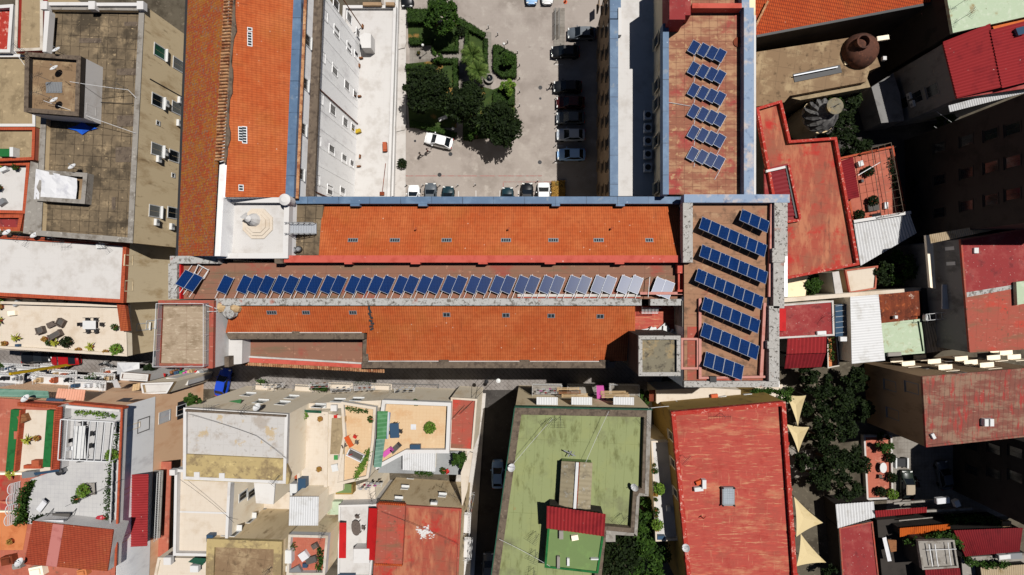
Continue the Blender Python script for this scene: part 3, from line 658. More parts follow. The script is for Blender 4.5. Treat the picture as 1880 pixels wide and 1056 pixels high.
def vine(label, poly, z, h, lm='leaf_mid', dens=45, size=.14, name='creeper', cat='plant'):
    pts = [W(x, y, z) for x, y in poly]; m = MB()
    for a, b in zip(pts, pts[1:]):
        for i in range(int((b - a).length * dens)):
            p = a.lerp(b, random.random()); g = .35 + .65 * abs(math.sin(p.x * 1.7 + p.y * 2.3))
            m.leaf(p + Vector((random.gauss(0, .22) * g, random.gauss(0, .22) * g, random.uniform(0, h) * g)), size)
    return solo(name, m, lm, label, cat)
def corr(name, label, cat, quad, z, m_, pitch=.3, amp=.05, under=None, zz=None):
    """corrugated sheet roof: quad in photo pixels, ridges from corner 0 to corner 3; zz = four heights"""
    zz = zz or [z] * 4
    P = [W(x, y, h) for (x, y), h in zip(quad, zz)]
    name = 'canopy' if cat in ('canopy', 'awning') or under is None else 'shed'
    if under is None: return solo(name, MB().corr(*P, pitch, amp), m_, label, cat)
    c = sum(P, Vector()) / 4; r = thing(name, label, cat, (c.x, c.y, under[1]))
    part('roof', MB().corr(*P, pitch, amp), m_, r)
    ii = inset(ccw([tuple(p)[:2] for p in P]), .15); mz = min(zz) - .12
    if len(under) > 2:      # open structure on posts
        m = MB()
        for q in ii: m.box(q.x, q.y, under[1], .1, .1, mz - under[1] + .04)
        part('post', m, under[0], r)
    else: part('wall', MB().prism(ii, under[1], mz), under[0], r)
    return r
def awning(label, quad, zz, m_, th=.05, name='awning'):
    P = [W(x, y, h) for (x, y), h in zip(quad, zz)]
    return solo(name, MB().solid(P, ('t', th)), m_, label, 'awning')
def cable(label, pts, r=.025, m_='dark_metal'):
    P = [W(*p) for p in pts]; Q = []
    for a, b in zip(P, P[1:]):
        for i in range(8): t = i / 8; Q.append(a.lerp(b, t) - Vector((0, 0, .12 * (b - a).length * .25 * 4 * t * (1 - t))))
    Q.append(P[-1]); return solo('cable', MB().path(Q, r, 4), m_, label, 'cable')
def laundry(label, px, py, z, cols, ln=2.0, rot=0):
    c = W(px, py, z); r = thing('clothes_rack', label, 'laundry', (c.x, c.y, z - .9), rot)
    m = MB()
    for y in (-.25, 0, .25): m.tube((-ln / 2, y, .9), (ln / 2, y, .9), .012, 4)
    for x in (-ln / 2, ln / 2): m.tube((x, -.3, .9), (x, .3, .9), .02, 4); m.tube((x, -.3, .9), (x, .25, 0), .02, 4); m.tube((x, .3, .9), (x, -.25, 0), .02, 4)
    lpart('rack', m, 'white_metal', r)
    x = -ln / 2 + .1; i = 0
    while x < ln / 2 - .2:
        w_ = random.uniform(.25, .5); y = (-.25, 0, .25)[i % 3]; mm = cols[i % len(cols)]
        m = MB(); m.box(x + w_ / 2, y, .9 - random.uniform(.35, .7), w_, .06, .01); hh = random.uniform(.35, .6)
        m = MB(); m.add([(x, y - .05, .92 - hh), (x + w_, y - .05, .92 - hh), (x + w_, y, .92), (x, y, .92), (x + w_, y + .09, .93 - hh), (x, y + .09, .93 - hh)], [(0, 1, 2, 3), (3, 2, 4, 5)])
        lpart('garment', m, mm, r); x += w_ * .8; i += 1
    return r
def boxes(name, label, cat, items, z):
    """items: (px,py,sx,sy,h,rot,mat) -> one small object each"""
    out = []
    for i, (px, py, sx, sy, h, rot, m_, lb) in enumerate(items):
        c = W(px, py, z); m = MB(); m.box(c.x, c.y, z, sx, sy, h, rot); m.box(c.x, c.y, z + h, sx * .92, sy * .92, .03, rot)
        out.append(solo(name, m, m_, lb or label, cat))
    return out
# ================================================================== SETTING
struct('ground', MB().prism([(-400, -400), (400, -400), (400, 400), (-400, 400)], -.6, 0), 'earth')
def sheet(name, poly, m, z=.004, z0=-.3):
    return struct(name, MB().prism([W(x, y, 0).xy for x, y in poly], z0, z), m)
sheet('courtyard_paving', [(700, -120), (1112, -120), (1112, 372), (700, 372)], 'court_paving', .004)
sheet('street', [(-330, 636), (560, 646), (1000, 640), (1215, 640), (1215, 722), (560, 716), (-330, 708)], 'street_paving', .004)
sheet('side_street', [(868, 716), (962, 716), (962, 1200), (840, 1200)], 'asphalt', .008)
sheet('pavement', [(846, 722), (892, 722), (880, 900), (862, 1200), (816, 1200)], 'light_pavement', .12)
sheet('courtyard_pavement', [(706, -60), (746, -60), (745, 372), (700, 372)], 'light_pavement', .12)
m = MB(); m.rb(745, 322, 995, 324, .012, .006); m.rb(925, 333, 1035, 335, .013, .006); m.rb(923, 333, 925, 358, .013, .006)
struct('red_line_marking', m, 'road_red_line')
m = MB()
for x in (748, 841, 873, 917, 951, 990, 1012): m.rb(x, 350, x + 1.6, 372, .012, .006)
for y in (119, 150, 182, 206, 236, 268, 299): m.rb(1019, y - .8, 1034, y + .8, .012, .006)
struct('parking_bay_marking', m, 'road_white')
sheet('garden_path', [(752, 80), (840, 94), (846, 50), (902, 60), (902, 200), (850, 205), (836, 120), (752, 118)], 'path_paving', .008)
sheet('side_garden_soil', [(1395, 690), (1600, 690), (1600, 1180), (1440, 1180), (1440, 745), (1395, 745)], 'earth', .006)
sheet('walkway', [(1190, 706), (1446, 706), (1446, 752), (1190, 752)], 'cream_floor', .010)
sheet('yard_paving', [(1628, 790), (1892, 790), (1892, 948), (1628, 948)], 'path_paving', .006)

# ================================================================== CONVENT: WEST WING
GZ = 21.2
A0, A1 = W(552, 0, GZ), W(537, 362, GZ)
dirA = (A1 - A0).normalized()
def ax(y):                      # wall plane x,y at photo row y (for height GZ)
    Y = W(0, y, GZ).y; t = (Y - A0.y) / (A1.y - A0.y); return A0 + (A1 - A0) * t
TOP = -70
ww = thing('tiled_wing', 'long wing with lichened old tiles on one slope and clean orange tiles on the other', 'building', (-32, 22, 0))
def eL(y): return W(346 + (328 - 346) * y / 470.0, y, 19.2)
def rg(y): return W(428 + (402 - 428) * y / 470.0, y, 23.2)
m = MB()
m.solid([eL(TOP) , eL(470), rg(470) + Vector((0, 0, -.25)), rg(TOP) + Vector((0, 0, -.25))], 0)
m.solid([rg(TOP) + Vector((0, 0, -.25)), rg(362) + Vector((0, 0, -.25)), ax(362) + Vector((0, 0, -.5)), ax(TOP) + Vector((0, 0, -.5))], 0)
part('wall', m, 'pale_wall', ww)
up = Vector((0, 0, .12)); rj = Vector((.35, 0, 0))
part('old_tile_roof', MB().solid([eL(TOP) + up, eL(470) + up, rg(470) - rj * 2 + up, rg(TOP) - rj * 2 + up], ('t', .3)), 'tile_old', ww)
g1 = [p + Vector((-.75, 0, -.12)) for p in (ax(TOP), ax(362))]
part('orange_tile_roof', MB().solid([rg(TOP) + rj + up, rg(362) + rj + up, g1[1], g1[0]], ('t', .25)), 'tile_along', ww)
# ridge: a low wall carrying a ladder of tan half-round tiles
m = MB()
Yt, Yb = rg(TOP).y, W(0, 300, 23.2).y
n = int((Yt - Yb) / .34)
for i in range(n):
    y = Yt - (Yt - Yb) * i / n; t = (y - rg(TOP).y) / (rg(470).y - rg(TOP).y); x = rg(TOP).x + (rg(470).x - rg(TOP).x) * t
    m.tube((x - .82, y, 23.34), (x + .12, y, 23.5), .13 + .02 * random.random(), 6)
part('ridge_tiles', m, 'tile_tan', ww)
m = MB(); seg = 26; L_ = []; Rr = []
for i in range(seg + 1):
    y = Yt - (Yt - Yb) * i / seg; t = (y - rg(TOP).y) / (rg(470).y - rg(TOP).y); x = rg(TOP).x + (rg(470).x - rg(TOP).x) * t
    Rr.append((x + .42 + .14 * math.sin(i * .9) + .07 * math.sin(i * 2.3), y)); L_.append((x + .10, y))
m.prism(L_ + Rr[::-1], 22.9, 23.42)
part('ridge_mortar', m, 'grey_coping', ww)
m = MB(); m.beam(eL(TOP) + Vector((-.15, 0, -.05)), eL(470) + Vector((-.15, 0, -.05)), .34, .2)
part('eaves_gutter', m, 'dark_metal', ww)
m = MB(); a, b = ax(TOP), ax(362)
m.solid([a + Vector((-.78, 0, 0)), b + Vector((-.78, 0, 0)), b + Vector((.12, 0, 0)), a + Vector((.12, 0, 0))], ('t', .5))
part('blue_gutter', m, 'blue_coating', ww)
m = MB(); o = Vector((0, 0, -.5)); yy = TOP
pts = [(ax(TOP) , ax(362))]
for i in range(150):
    p = a.lerp(b, (i + .5) / 150); q = p + Vector((0, 0, -.72))
    m.tube(q + Vector((-.1, 0, .1)), q + Vector((.36, 0, 0)), .15 + .03 * random.random(), 6)
part('tile_ledge', m, 'tile_tan', ww)
m = MB(); o1 = Vector((0, 0, 17.9 - GZ))
m.solid([a + o1 + Vector((-.1, 0, 0)), b + o1 + Vector((-.1, 0, 0)), b + o1 + Vector((.95, 0, 0)), a + o1 + Vector((.95, 0, 0))], ('t', .4))
part('cornice', m, 'grey_coping', ww)
# pilaster seams of the courtyard front
m = MB()
for k in range(0, 12):
    p = a.lerp(b, k / 11.5 + .02); m.box(p.x - .01, p.y, 1.7, .06, .4, 15.6)
part('pilaster', m, 'pale_wall', ww)
for px, py in ((564, 74), (559, 153), (555, 236), (551, 319)): win(ww, A0, A1, px, py, 1.1, 1.5, 'white_paint', 'glass_dark')
for px, py in ((595, 25), (591, 102), (587, 179), (583, 256), (581, 329)): win(ww, A0, A1, px, py, 1.1, 1.9, 'pale_wall', 'pale_wall', None, False)
for px, py in ((618, 59), (615, 129), (611, 202), (609, 276), (606, 349), (617, 8)): win(ww, A0, A1, px, py, 1.05, 1.75, 'pale_wall', 'glass_dark', None, False)
for px, py in ((641, 33), (641, 88), (637, 157), (634, 225), (632, 292), (629, 352)): win(ww, A0, A1, px, py, 1.0, 1.7, 'pale_wall', 'glass_dark', None, False)
for px, py in ((657, 61), (654, 102), (652, 174), (648, 235), (646, 301)): win(ww, A0, A1, px, py, .85, 1.4, 'pale_wall', 'glass_dark', None, False)
# drain pipes down the front
for px, py in ((551, 133), (629, 0), (548, 340)):
    p = hit(A0, A1, px, py); m = MB()
    m.tube((p.x + .12, p.y, 16.9 if px < 600 else 16.2), (p.x + .12, p.y, 1.7), .07, 6)
    part('drain_pipe', m, 'rust_metal' if px < 600 else 'wood', ww)
# roof lights of the orange slope
def plane_z(p1, p2, p3, x, y):
    p1, p2, p3 = Vector(p1), Vector(p2), Vector(p3); n = (p2 - p1).cross(p3 - p1)
    return p1.z - (n.x * (x - p1.x) + n.y * (y - p1.y)) / n.z
def slope_at(pl, px, py):       # point of a sloped plane seen at a photo pixel
    p1, p2, p3 = map(Vector, pl); n = (p2 - p1).cross(p3 - p1); d = Vector((px - CX, CY - py, -F)); c = Vector((0, 0, H))
    return c + d * (n.dot(p1 - c) / n.dot(d))
PLW = (rg(TOP) + rj + up, rg(362) + rj + up, g1[1])
def rooflight(root, pl, px, py, n=4, along='x', w=.26, h=.5):
    p = slope_at(pl, px, py); nz = plane_z(*pl, p.x + 1, p.y) - p.z; nyz = plane_z(*pl, p.x, p.y + 1) - p.z
    f = MB(); g = MB()
    for i in range(n):
        o = (i - (n - 1) / 2) * (w + .08)
        x, y = (p.x + o, p.y) if along == 'x' else (p.x, p.y + o)
        sx, sy = (w, h) if along == 'x' else (h, w)
        q = [Vector((x + u * sx / 2, y + v * sy / 2, 0)) for u, v in ((-1, -1), (1, -1), (1, 1), (-1, 1))]
        for k in q: k.z = plane_z(*pl, k.x, k.y) + .07
        g.solid(q, ('t', .05))
    ex = (n * (w + .08)) / 2 + .05; ey = h / 2 + .07
    if along != 'x': ex, ey = ey, ex
    q = [Vector((p.x + u * ex, p.y + v * ey, 0)) for u, v in ((-1, -1), (1, -1), (1, 1), (-1, 1))]
    for k in q: k.z = plane_z(*pl, k.x, k.y) + .045
    f.solid(q, ('t', .12))
    o = part('roof_window', f, 'grey_metal', root); part('pane', g, 'glass_roof', o)
for px, py, n in ((459, 54, 1), (459, 72, 5), (442.5, 246, 5), (449.5, 248, 6), (443, 345, 2)): rooflight(ww, PLW, px, py, n, 'y', .2, .3)

# podium terrace at the foot of the white front
r = bld('podium_terrace', 'bright white raised terrace at the foot of the white courtyard front', [(630, 10), (727, 10), (715, 372), (612, 372)], 1.6, 0, 'pale_wall', 'white_floor', (.5, .35), 'white_plaster', 'white_plaster', 'terrace')
m = MB(); m.rb(666, 4, 700, 10, 2.6, 1.0); m.rb(708, 4, 724, 10, 2.6, 1.0); part('planter_wall', m, 'brown_wall', r)
m = MB(); m.box(*W(707, 270, 1.9).xy, 1.6, .55, 1.3, .6, .04); m.box(*W(707, 270, 2.2).xy, 2.2, .5, .75, .08, .04)
solo('crate', m, 'terracotta', 'orange crate on the edge of the white raised terrace', 'crate')
m = MB(); m.tube(W(702, 352, 1.7), W(708, 300, 2.0), .05, 6); m.box(*W(702, 356, 1.6).xy, 1.6, .6, .5, .3); solo('hoist_pole', m, 'rust_metal', 'thin rusty pole lying on the white terrace near the blue parapet', 'pole')
m = MB(); m.pb([(660, 66), (668, 60), (681, 62), (681, 88), (664, 88)], 3.6, 2.0); solo('porch_box', m, 'white_plaster', 'small white porch box against the white courtyard front', 'porch')
for i, (x, y) in enumerate(((667, 50), (664, 108), (661, 122), (661, 178), (662, 288), (660, 306))):
    m = MB(); m.box(*W(x, y, 1.6).xy, 1.6, .5, .16, .5, .1 if i % 2 else 1.5)
    solo('plank', m, 'wood', ['brown plank by the white porch box', 'brown plank on the white terrace below the porch box', 'upright brown board on the white terrace', 'narrow brown board on the white terrace below the middle windows',
         'left one of two brown boards near the lower windows', 'lower one of two brown boards near the lower windows'][i], 'plank')
m = MB(); m.box(*W(655, 242, 1.9).xy, 1.6, 1.2, .5, .6, .3); m.box(*W(650, 238, 2.2).xy, 1.6, .5, .8, .5, .8); solo('yellow_cart', m, 'yellow_paint', 'small yellow cart standing on the white terrace', 'cart')

# ================================================================== CONVENT: DOME TERRACE
dt = bld('roof_terrace', 'white rooftop terrace with low octagon steps between the two orange wings', [(405, 363), (531, 363), (528, 474), (399, 474)], 20.8, 0, 'pale_wall', 'white_floor', (.75, .5), 'white_plaster', 'white_plaster', 'terrace')
m = MB(); c = W(474, 411, 20.8)
for k, (rr, hh) in enumerate(((1.75, .14), (1.4, .26), (1.05, .38))):
    m.prism([(c.x + rr * math.cos(R(22.5 + 45 * i)), c.y + rr * math.sin(R(22.5 + 45 * i))) for i in range(8)], 20.8 if k == 0 else 20.8 + (.14, .26)[k - 1], 20.8 + hh)
part('octagon_steps', m, 'cream_floor', dt)
m = MB(); c2 = W(466, 404, 21.2)
m.lathe((c2.x, c2.y, 21.1), [(.75, 0), (.6, .5), (.42, .9), (.3, 1.2), (.36, 1.35), (.1, 1.6)], 10)
m.add([(c2.x - 1.1, c2.y + .2, 22.0), (c2.x - .2, c2.y - .15, 22.5), (c2.x + .1, c2.y + .5, 22.7), (c2.x - .3, c2.y + .7, 22.2)], [(0, 1, 2, 3), (3, 2, 1, 0)])
part('lantern', m, 'white_plaster', dt)
m = MB(); c3 = W(524, 367, 22)
m.lathe((c3.x, c3.y, 20.8), [(.55, 0), (.55, 1.2), (.62, 1.2), (.62, 1.4), (.3, 1.55)], 16); part('corner_turret', m, 'white_plaster', dt)
m = MB(); m.rb(399, 300, 408, 364, 22.2, 3.0); part('edge_wall', m, 'white_plaster', ww)
m = MB(); m.rb(408, 356, 526, 362, 20.9, .6); part('gutter_ledge', m, 'concrete', dt)
m = MB(); m.rb(412, 390, 418, 402, 21.4, .6); m.rb(411, 414, 414, 432, 21.1, .3); part('vent_box', m, 'white_plaster', dt)
m = MB(); p = W(417, 362, 21); m.lathe(p, [(.28, 0), (.3, .5), (.1, .7)], 8); m.beam(p + Vector((-.6, -.4, .2)), p + Vector((1.2, 0, .2)), .25, .3); solo('chimney_cowl', m, 'grey_coping', 'grey chimney cowl at the top corner of the white roof terrace', 'chimney')
# flat brown link roof with a metal stair
lk = bld('link_building', 'small flat brown roof between the white terrace and the long orange roof', [(530, 376), (593, 376), (588, 469), (526, 469)], 19.6, 0, 'brown_wall', 'roof_brown', None, rp='roof')
st = thing('metal_stair', 'grey metal stair leading down from the white terrace to the brown flat roof', 'stair', W(556, 419, 19.6))
m = MB(); a, b = W(529, 420, 21.2), W(581, 420, 19.9)
for i in range(11):
    p = a.lerp(b, (i + .5) / 11); m.box(p.x, p.y, p.z - .06, .26, 1.05, .06)
part('tread', m, 'alu', st)
m = MB()
for s in (-.58, .58):
    o = Vector((0, s, 0)); m.beam(a + o, b + o, .05, .2); m.tube(a + o + Vector((0, 0, .9)), b + o + Vector((0, 0, .9)), .04, 5)
    for i in range(6): p = a.lerp(b, i / 5) + o; m.tube(p, p + Vector((0, 0, .9)), .03, 4)
part('handrail', m, 'grey_metal', st)
f = thing('roof_fan', 'left one of two round black roof fans on the brown link roof', 'fan', W(543, 460, 19.6))
m = MB(); m.lathe((0, 0, 0), [(.3, 0), (.34, .12), (.34, .5), (.2, .55)], 12); lpart('body', m, 'dark_metal', f)
m = MB(); m.lathe((0, 0, .55), [(.24, 0), (.2, .05)], 10); lpart('grille', m, 'grey_metal', f)
dup(f, W(551, 458, 19.6), 0, 'right one of two round black roof fans on the brown link roof')

# ================================================================== CONVENT: MAIN HALL
mh = thing('main_hall', 'long hall with orange tiled roofs either side of a flat terrace of solar panels', 'building', (-8, -2, 0))
N1, N2, S2, S1 = W(592, 377, 19.1), W(1246, 377, 19.1), W(1253, 470, 21.0), W(585, 470, 21.0)
dz = Vector((0, 0, -.24))
m = MB()
m.solid([N1 + dz, N2 + dz, S2 + dz, S1 + dz], 0)
m.rb(318, 486, 1262, 549, 19.75, 19.75)
NW, NE, SE, SW = W(676, 562, 20.3), W(1166, 562, 20.3), W(1166, 663, 18.1), W(672, 663, 18.1)
m.solid([NW + dz, NE + dz, SE + dz, SW + dz], 0)
LW0, LE0, LE1, LW1 = W(424, 562, 20.3), W(683, 562, 20.3), W(676, 611, 19.2), W(414, 611, 19.2)
m.solid([LW0 + dz, LE0 + dz, LE1 + dz, LW1 + dz], 0)
part('wall', m, 'cream_wall', mh)
part('north_tile_roof', MB().solid([N1, N2, S2, S1], ('t', .22)), 'tile_cross', mh)
part('south_tile_roof', MB().solid([NW, NE, SE, SW], ('t', .22)), 'tile_cross', mh)
part('small_tile_roof', MB().solid([LW0, LE0, LE1, LW1], ('t', .22)), 'tile_cross', mh)
m = MB(); m.rb(334, 483, 1262, 549, 20.0, .25); part('terrace_floor', m, 'terrace_pink', mh)
m = MB(); m.rb(537, 361, 1254, 374, 20.0, 1.4)
for x0, x1 in ((643, 660), (768, 784), (1013, 1028), (1131, 1147)): m.rb(x0, 374.2, x1, 378.5, 20.0, 1.2)
part('north_parapet', m, 'blue_coating', mh)
m = MB(); m.rb(519, 469, 1254, 482, 21.2, 1.2)
for x0, x1 in ((632, 646), (754, 771), (878, 895), (1000, 1020), (1129, 1146)): m.rb(x0, 482.1, x1, 485, 21.2, 1.1)
part('red_parapet', m, 'red_coping', mh)
m = MB(); m.rb(504, 466, 519, 484, 21.5, 1.4); part('end_pier', m, 'grey_coping', mh)
m = MB(); m.rb(396, 548, 1168, 561, 20.75, .9); m.rb(1168, 549, 1178, 561, 20.75, .9); m.rb(1194, 549, 1253, 561, 20.75, .9); part('middle_parapet', m, 'dirty_white', mh)
m = MB(); m.pb([(414, 611.5), (668, 611.5), (668, 623), (420, 623)], 19.3, 1.2); m.rb(666, 623.2, 676, 664, 18.4, 1); m.rb(664, 664.5, 1130, 676, 18.35, 1.2)
for x0, x1 in ((806, 823), (955, 972), (1102, 1119)): m.rb(x0, 661.2, x1, 664.3, 18.45, .5)
m.rb(536, 608.8, 549, 611.3, 19.45, .3)
part('eaves_coping', m, 'grey_coping', mh)
m = MB(); m.pb([(418, 610), (664, 610), (664, 611.4), (418, 611.4)], 19.32, .2); m.rb(676, 662.6, 805, 664, 18.4, .25); m.rb(824, 662.8, 954, 664.2, 18.4, .25); m.rb(973, 663, 1100, 664.3, 18.4, .25)
part('mortar_line', m, 'light_pavement', mh)
# low south aisle
m = MB(); m.pb([(444, 624), (666, 624), (660, 668), (445, 662)], 16.55, 16.55); part('aisle_wall', m, 'cream_wall', mh)
m = MB(); m.pb([(444, 624), (668, 624), (668, 672), (445, 660)], 16.8, .25); part('aisle_floor', m, 'terrace_pink', mh)
m = MB(); m.pb([(445, 653), (668, 666), (668, 669), (445, 656)], 17.1, .3); part('aisle_kerb', m, 'light_pavement', mh)
m = MB(); m.pb([(445, 656.3), (668, 669.3), (668, 676), (445, 665)], 16.95, .2); part('aisle_edge', m, 'red_coping', mh)
m = MB(); a, b = W(444, 667, 16.7), W(704, 681, 16.7)
for i in range(62):
    p = a.lerp(b, i / 61); m.tube(p + Vector((0, .35, .1)), p + Vector((0, -.2, -.05)), .11 + .03 * random.random(), 6)
part('eaves_tiles', m, 'tile_tan', mh)
# missing tiles between the two roofs
m = MB()
for i, (x, y) in enumerate(((678, 565), (680, 572), (679, 577), (682, 583), (681, 589), (684, 594), (682, 599), (683, 604))):
    p = slope_at((NW, NE, SE), x, y); m.box(p.x, p.y, p.z - .05, .22, .4, .16, i * .3)
part('broken_tiles', m, 'dark_metal', mh)
PLN, PLS = (N1, N2, S2), (NW, NE, SE)
for px in (648, 725, 820, 929, 1016, 1099): rooflight(mh, PLN, px, 441, 4, 'x', .17, .3)
rooflight(mh, PLN, 1192, 441, 3, 'x', .17, .3)
for px, n in ((499, 4), (562, 3), (648, 3)): rooflight(mh, (LW0, LE0, LE1), px, 574, n, 'x', .17, .3)
for px, py in ((820, 578), (929, 579), (1012, 580), (1102, 581)): rooflight(mh, PLS, px, py, 2, 'x', .28, .35)
for px, py, pl, nm in ((764, 422, PLN, 'left'), (933, 422, PLN, 'middle'), (1121, 421, PLN, 'right')):
    p = slope_at(pl, px, py); m = MB(); m.tube(p, p + Vector((0, 0, .5)), .09, 7); m.tube(p + Vector((0, 0, .5)), p + Vector((.15, .2, .55)), .09, 7)
    solo('vent_pipe', m, 'terracotta', nm + ' one of three small clay vent pipes on the long north orange roof', 'vent pipe')
# red well at the right end of the south roof
m = MB(); m.rb(1166, 562, 1254, 614, 17.4, .3); part('well_floor', m, 'red_roof', mh)
m = MB(); m.rb(1253, 552, 1270, 600, 21.0, 3.6); part('well_wall', m, 'concrete', mh)
m = MB(); m.rb(1244, 484, 1262, 502, 20.9, .9); m.rb(1244, 532, 1262, 540, 20.9, .9); m.rb(1245, 502, 1248, 532, 20.6, .6); m.rb(1253, 502, 1256, 532, 20.6, .6); part('gate_pier', m, 'red_coping', mh)
m = MB()
for i in range(12): p = W(1179 + i * 2.6, 570, 18.6); m.beam(p + Vector((0, .35, .1)), p + Vector((0, -.35, 0)), .04, .04)
m.beam(W(1178, 566, 18.7), W(1214, 566, 18.7), .06, .06); m.beam(W(1178, 575, 18.6), W(1208, 575, 18.6), .06, .06); m.beam(W(1179, 563, 18.6), W(1179, 575, 17.6), .06, .06)
solo('ladder_frame', m, 'white_metal', 'white metal ladder frame lying over the red well beside the south roof', 'ladder')
for i, (x, y, w_, h_, ro) in enumerate(((1191, 610, 2.0, .8, .2), (1218, 606, 1.4, .9, .7), (1228, 612, 1.8, .35, 0))):
    m = MB(); m.box(*W(x, y, 18).xy, 17.4, w_, h_, .35, ro); m.box(*W(x + 3, y - 2, 18).xy, 17.5, w_ * .5, h_ * .5, .6, ro + .8)
    solo('scrap_pile', m, 'white_paint', ['left heap of white boards behind the stair tower', 'tall crumpled white scrap behind the stair tower', 'long white plank beside the stair tower'][i], 'scrap')
# north-west stub of the terrace
m = MB(); m.rb(312, 470, 400, 484, 20.9, 3); m.rb(309, 484.2, 325, 549, 20.9, 3); part('corner_parapet', m, 'dirty_white', mh)
m = MB(); m.rb(325.2, 485, 332, 549, 20.5, .6); part('red_skirt', m, 'awning_red', mh)
# terracing: pale strips under the right-hand panels
m = MB(); m.rb(950, 540, 1176, 545, 20.35, .35); part('pale_kerb', m, 'light_pavement', mh)
m = MB(); m.rb(950, 545.3, 1176, 547.5, 20.25, .25); part('red_kerb', m, 'red_roof_worn', mh)
m = MB(); m.rb(1175, 536, 1290, 541, 20.9, .35); m.rb(1283, 541, 1290, 548, 20.9, .35); part('pipe_duct', m, 'pink_duct', mh)

# west end tower with glass railing
wt = bld('roof_deck', 'beige gravel roof deck with clear glass railing at the left end of the convent', [(291, 552), (392, 552), (390, 676), (286, 674)], 21.4, 0, 'white_plaster', 'beige_gravel', (.25, .4), 'red_roof_worn', 'red_roof_worn')
a = [W(299, 557, 21.6), W(384, 557, 21.6), W(384, 671, 21.6), W(293, 671, 21.6)]
g = MB()
for i in range(4): g.beam(a[i] + Vector((0, 0, .55)), a[(i + 1) % 4] + Vector((0, 0, .55)), .02, .9)
part('glass_railing', g, 'glass_rail', wt)
m = MB(); m.rail(a + [a[0]], 1.05, .03, 1.6, 1); part('rail_post', m, 'white_metal', wt)
wa, wb = W(391, 552, 21.4), W(390, 676, 21.4)
win(wt, wa, wb, 410, 640, .8, 2.2, 'light_pavement', 'cream_shutter')
bal = bld('white_annex', 'white stair annex below the glass railed roof deck', [(398, 562), (424, 562), (420, 618), (445, 624), (444, 668), (398, 672)], 18.6, 0, 'white_plaster', 'white_floor', None)
m = MB(); m.rb(412, 655, 420, 674, 19.6, 2); part('flue', m, 'grey_coping', bal)
for i, (x, y, s) in enumerate(((415, 570, .9), (399, 564, .7), (427, 566, .6))):
    m = MB(); c = W(x, y, 21)
    if i == 0: m.lathe((c.x, c.y, 19.9), [(.9, 0), (1.0, .35), (.8, .6), (.2, .7)], 9); m.lathe((c.x + .3, c.y - .4, 20.4), [(.5, 0), (.5, .5), (.2, .7)], 8)
    else: m.lathe((c.x, c.y, 20.2), [(s, 0), (s * .9, .4), (s * .3, .75)], 7)
    solo('rubble_heap', m, 'dirty_white' if i == 0 else 'pale_wood', ['large pale round rubble heap where the roof deck meets the tiled roof', 'tan rubble heap beside the glass railing corner', 'small tan rubble heap under the middle parapet'][i], 'rubble')
m = MB(); m.tube(W(398, 567, 21.2), W(378, 560, 22.3), .05, 5); m.tube(W(398, 572, 21.2), W(381, 572, 22.3), .05, 5); solo('deck_handrail', m, 'white_metal', 'pair of white handrails from the glass roof deck to the rubble', 'handrail')

# south stair tower
tw = bld('stair_tower', 'square stained concrete stair tower on the street side of the convent', [(1173, 617), (1249, 617), (1249, 690), (1173, 690)], 25.0, 0, 'dark_wall', 'stain_concrete', (.4, .32), 'concrete', 'speckled_coping')
rt = bld('red_landing', 'small red painted landing between the stair tower and the panel block', [(1251, 621), (1283, 621), (1283, 678), (1251, 678)], 21.0, 0, 'red_wall', 'red_roof_worn', (.5, .18), 'red_coping', 'pink_duct')

# ================================================================== EAST END BLOCK
eb = thing('panel_block', 'tall end block with red brown roof, pale stained parapet and slanted rows of solar panels', 'building', (22, 0, 0))
BZ = 21.2
m = MB(); m.rb(1258, 360, 1446, 545, BZ - .25, BZ - .25); m.rb(1254, 545, 1431, 711, BZ - .25, BZ - .25); part('wall', m, 'pale_wall', eb)
m = MB(); m.pb([(1268, 372), (1422, 372), (1422, 545), (1408, 545), (1408, 700), (1256, 700), (1256, 480), (1268, 480)], BZ, .25); part('roof', m, 'block_roof', eb)
m = MB(); m.rb(1256, 357, 1450, 372, 22.1, 1.2); m.rb(1254, 360, 1256, 480, 21.6, 1); part('north_parapet', m, 'pale_blue_coating', eb)
m = MB(); m.rb(1254, 372.2, 1272, 482, 22.1, 1.2); part('side_parapet', m, 'speckled_coping', eb)
m = MB(); m.rb(1422, 372.2, 1446, 470, 22.1, 1.2); m.rb(1418, 456, 1442, 482, 22.2, 1.3); m.rb(1420, 482.2, 1440, 566, 22.1, 1.2); m.rb(1412, 562, 1431, 700, 22.1, 1.2); m.rb(1409, 626, 1426, 640, 22.25, 1.3); part('side_parapet', m, 'speckled_coping', eb)
m = MB(); m.rb(1256, 700, 1430, 711, 21.7, .7); part('south_parapet', m, 'speckled_coping', eb)
m = MB(); m.pb([(1268, 600), (1284, 600), (1284, 695), (1370, 695), (1408, 690), (1408, 700), (1262, 700), (1262, 600)], BZ + .02, .1); part('red_skirt', m, 'red_roof_worn', eb)
m = MB()
m.pb([(1283, 548), (1288, 548), (1288, 692), (1283, 692)], BZ + .4, .35); m.pb([(1283, 692.2), (1405, 690), (1405, 694), (1283, 696)], BZ + .4, .35)
m.pb([(1415, 374), (1421, 374), (1416, 545), (1411, 545)], BZ + .5, .4); m.pb([(1402, 556), (1407, 556), (1401, 690), (1395, 690)], BZ + .45, .4)
part('pipe_duct', m, 'pink_duct', eb)
m = MB(); m.box(*W(1308, 696, 21.5).xy, 21.2, .7, .6, .6, 0); part('junction_box', m, 'dark_metal', eb)
m = MB(); m.rb(1288, 366, 1304, 372.5, 22.0, .5); part('parapet_step', m, 'pale_blue_coating', eb)

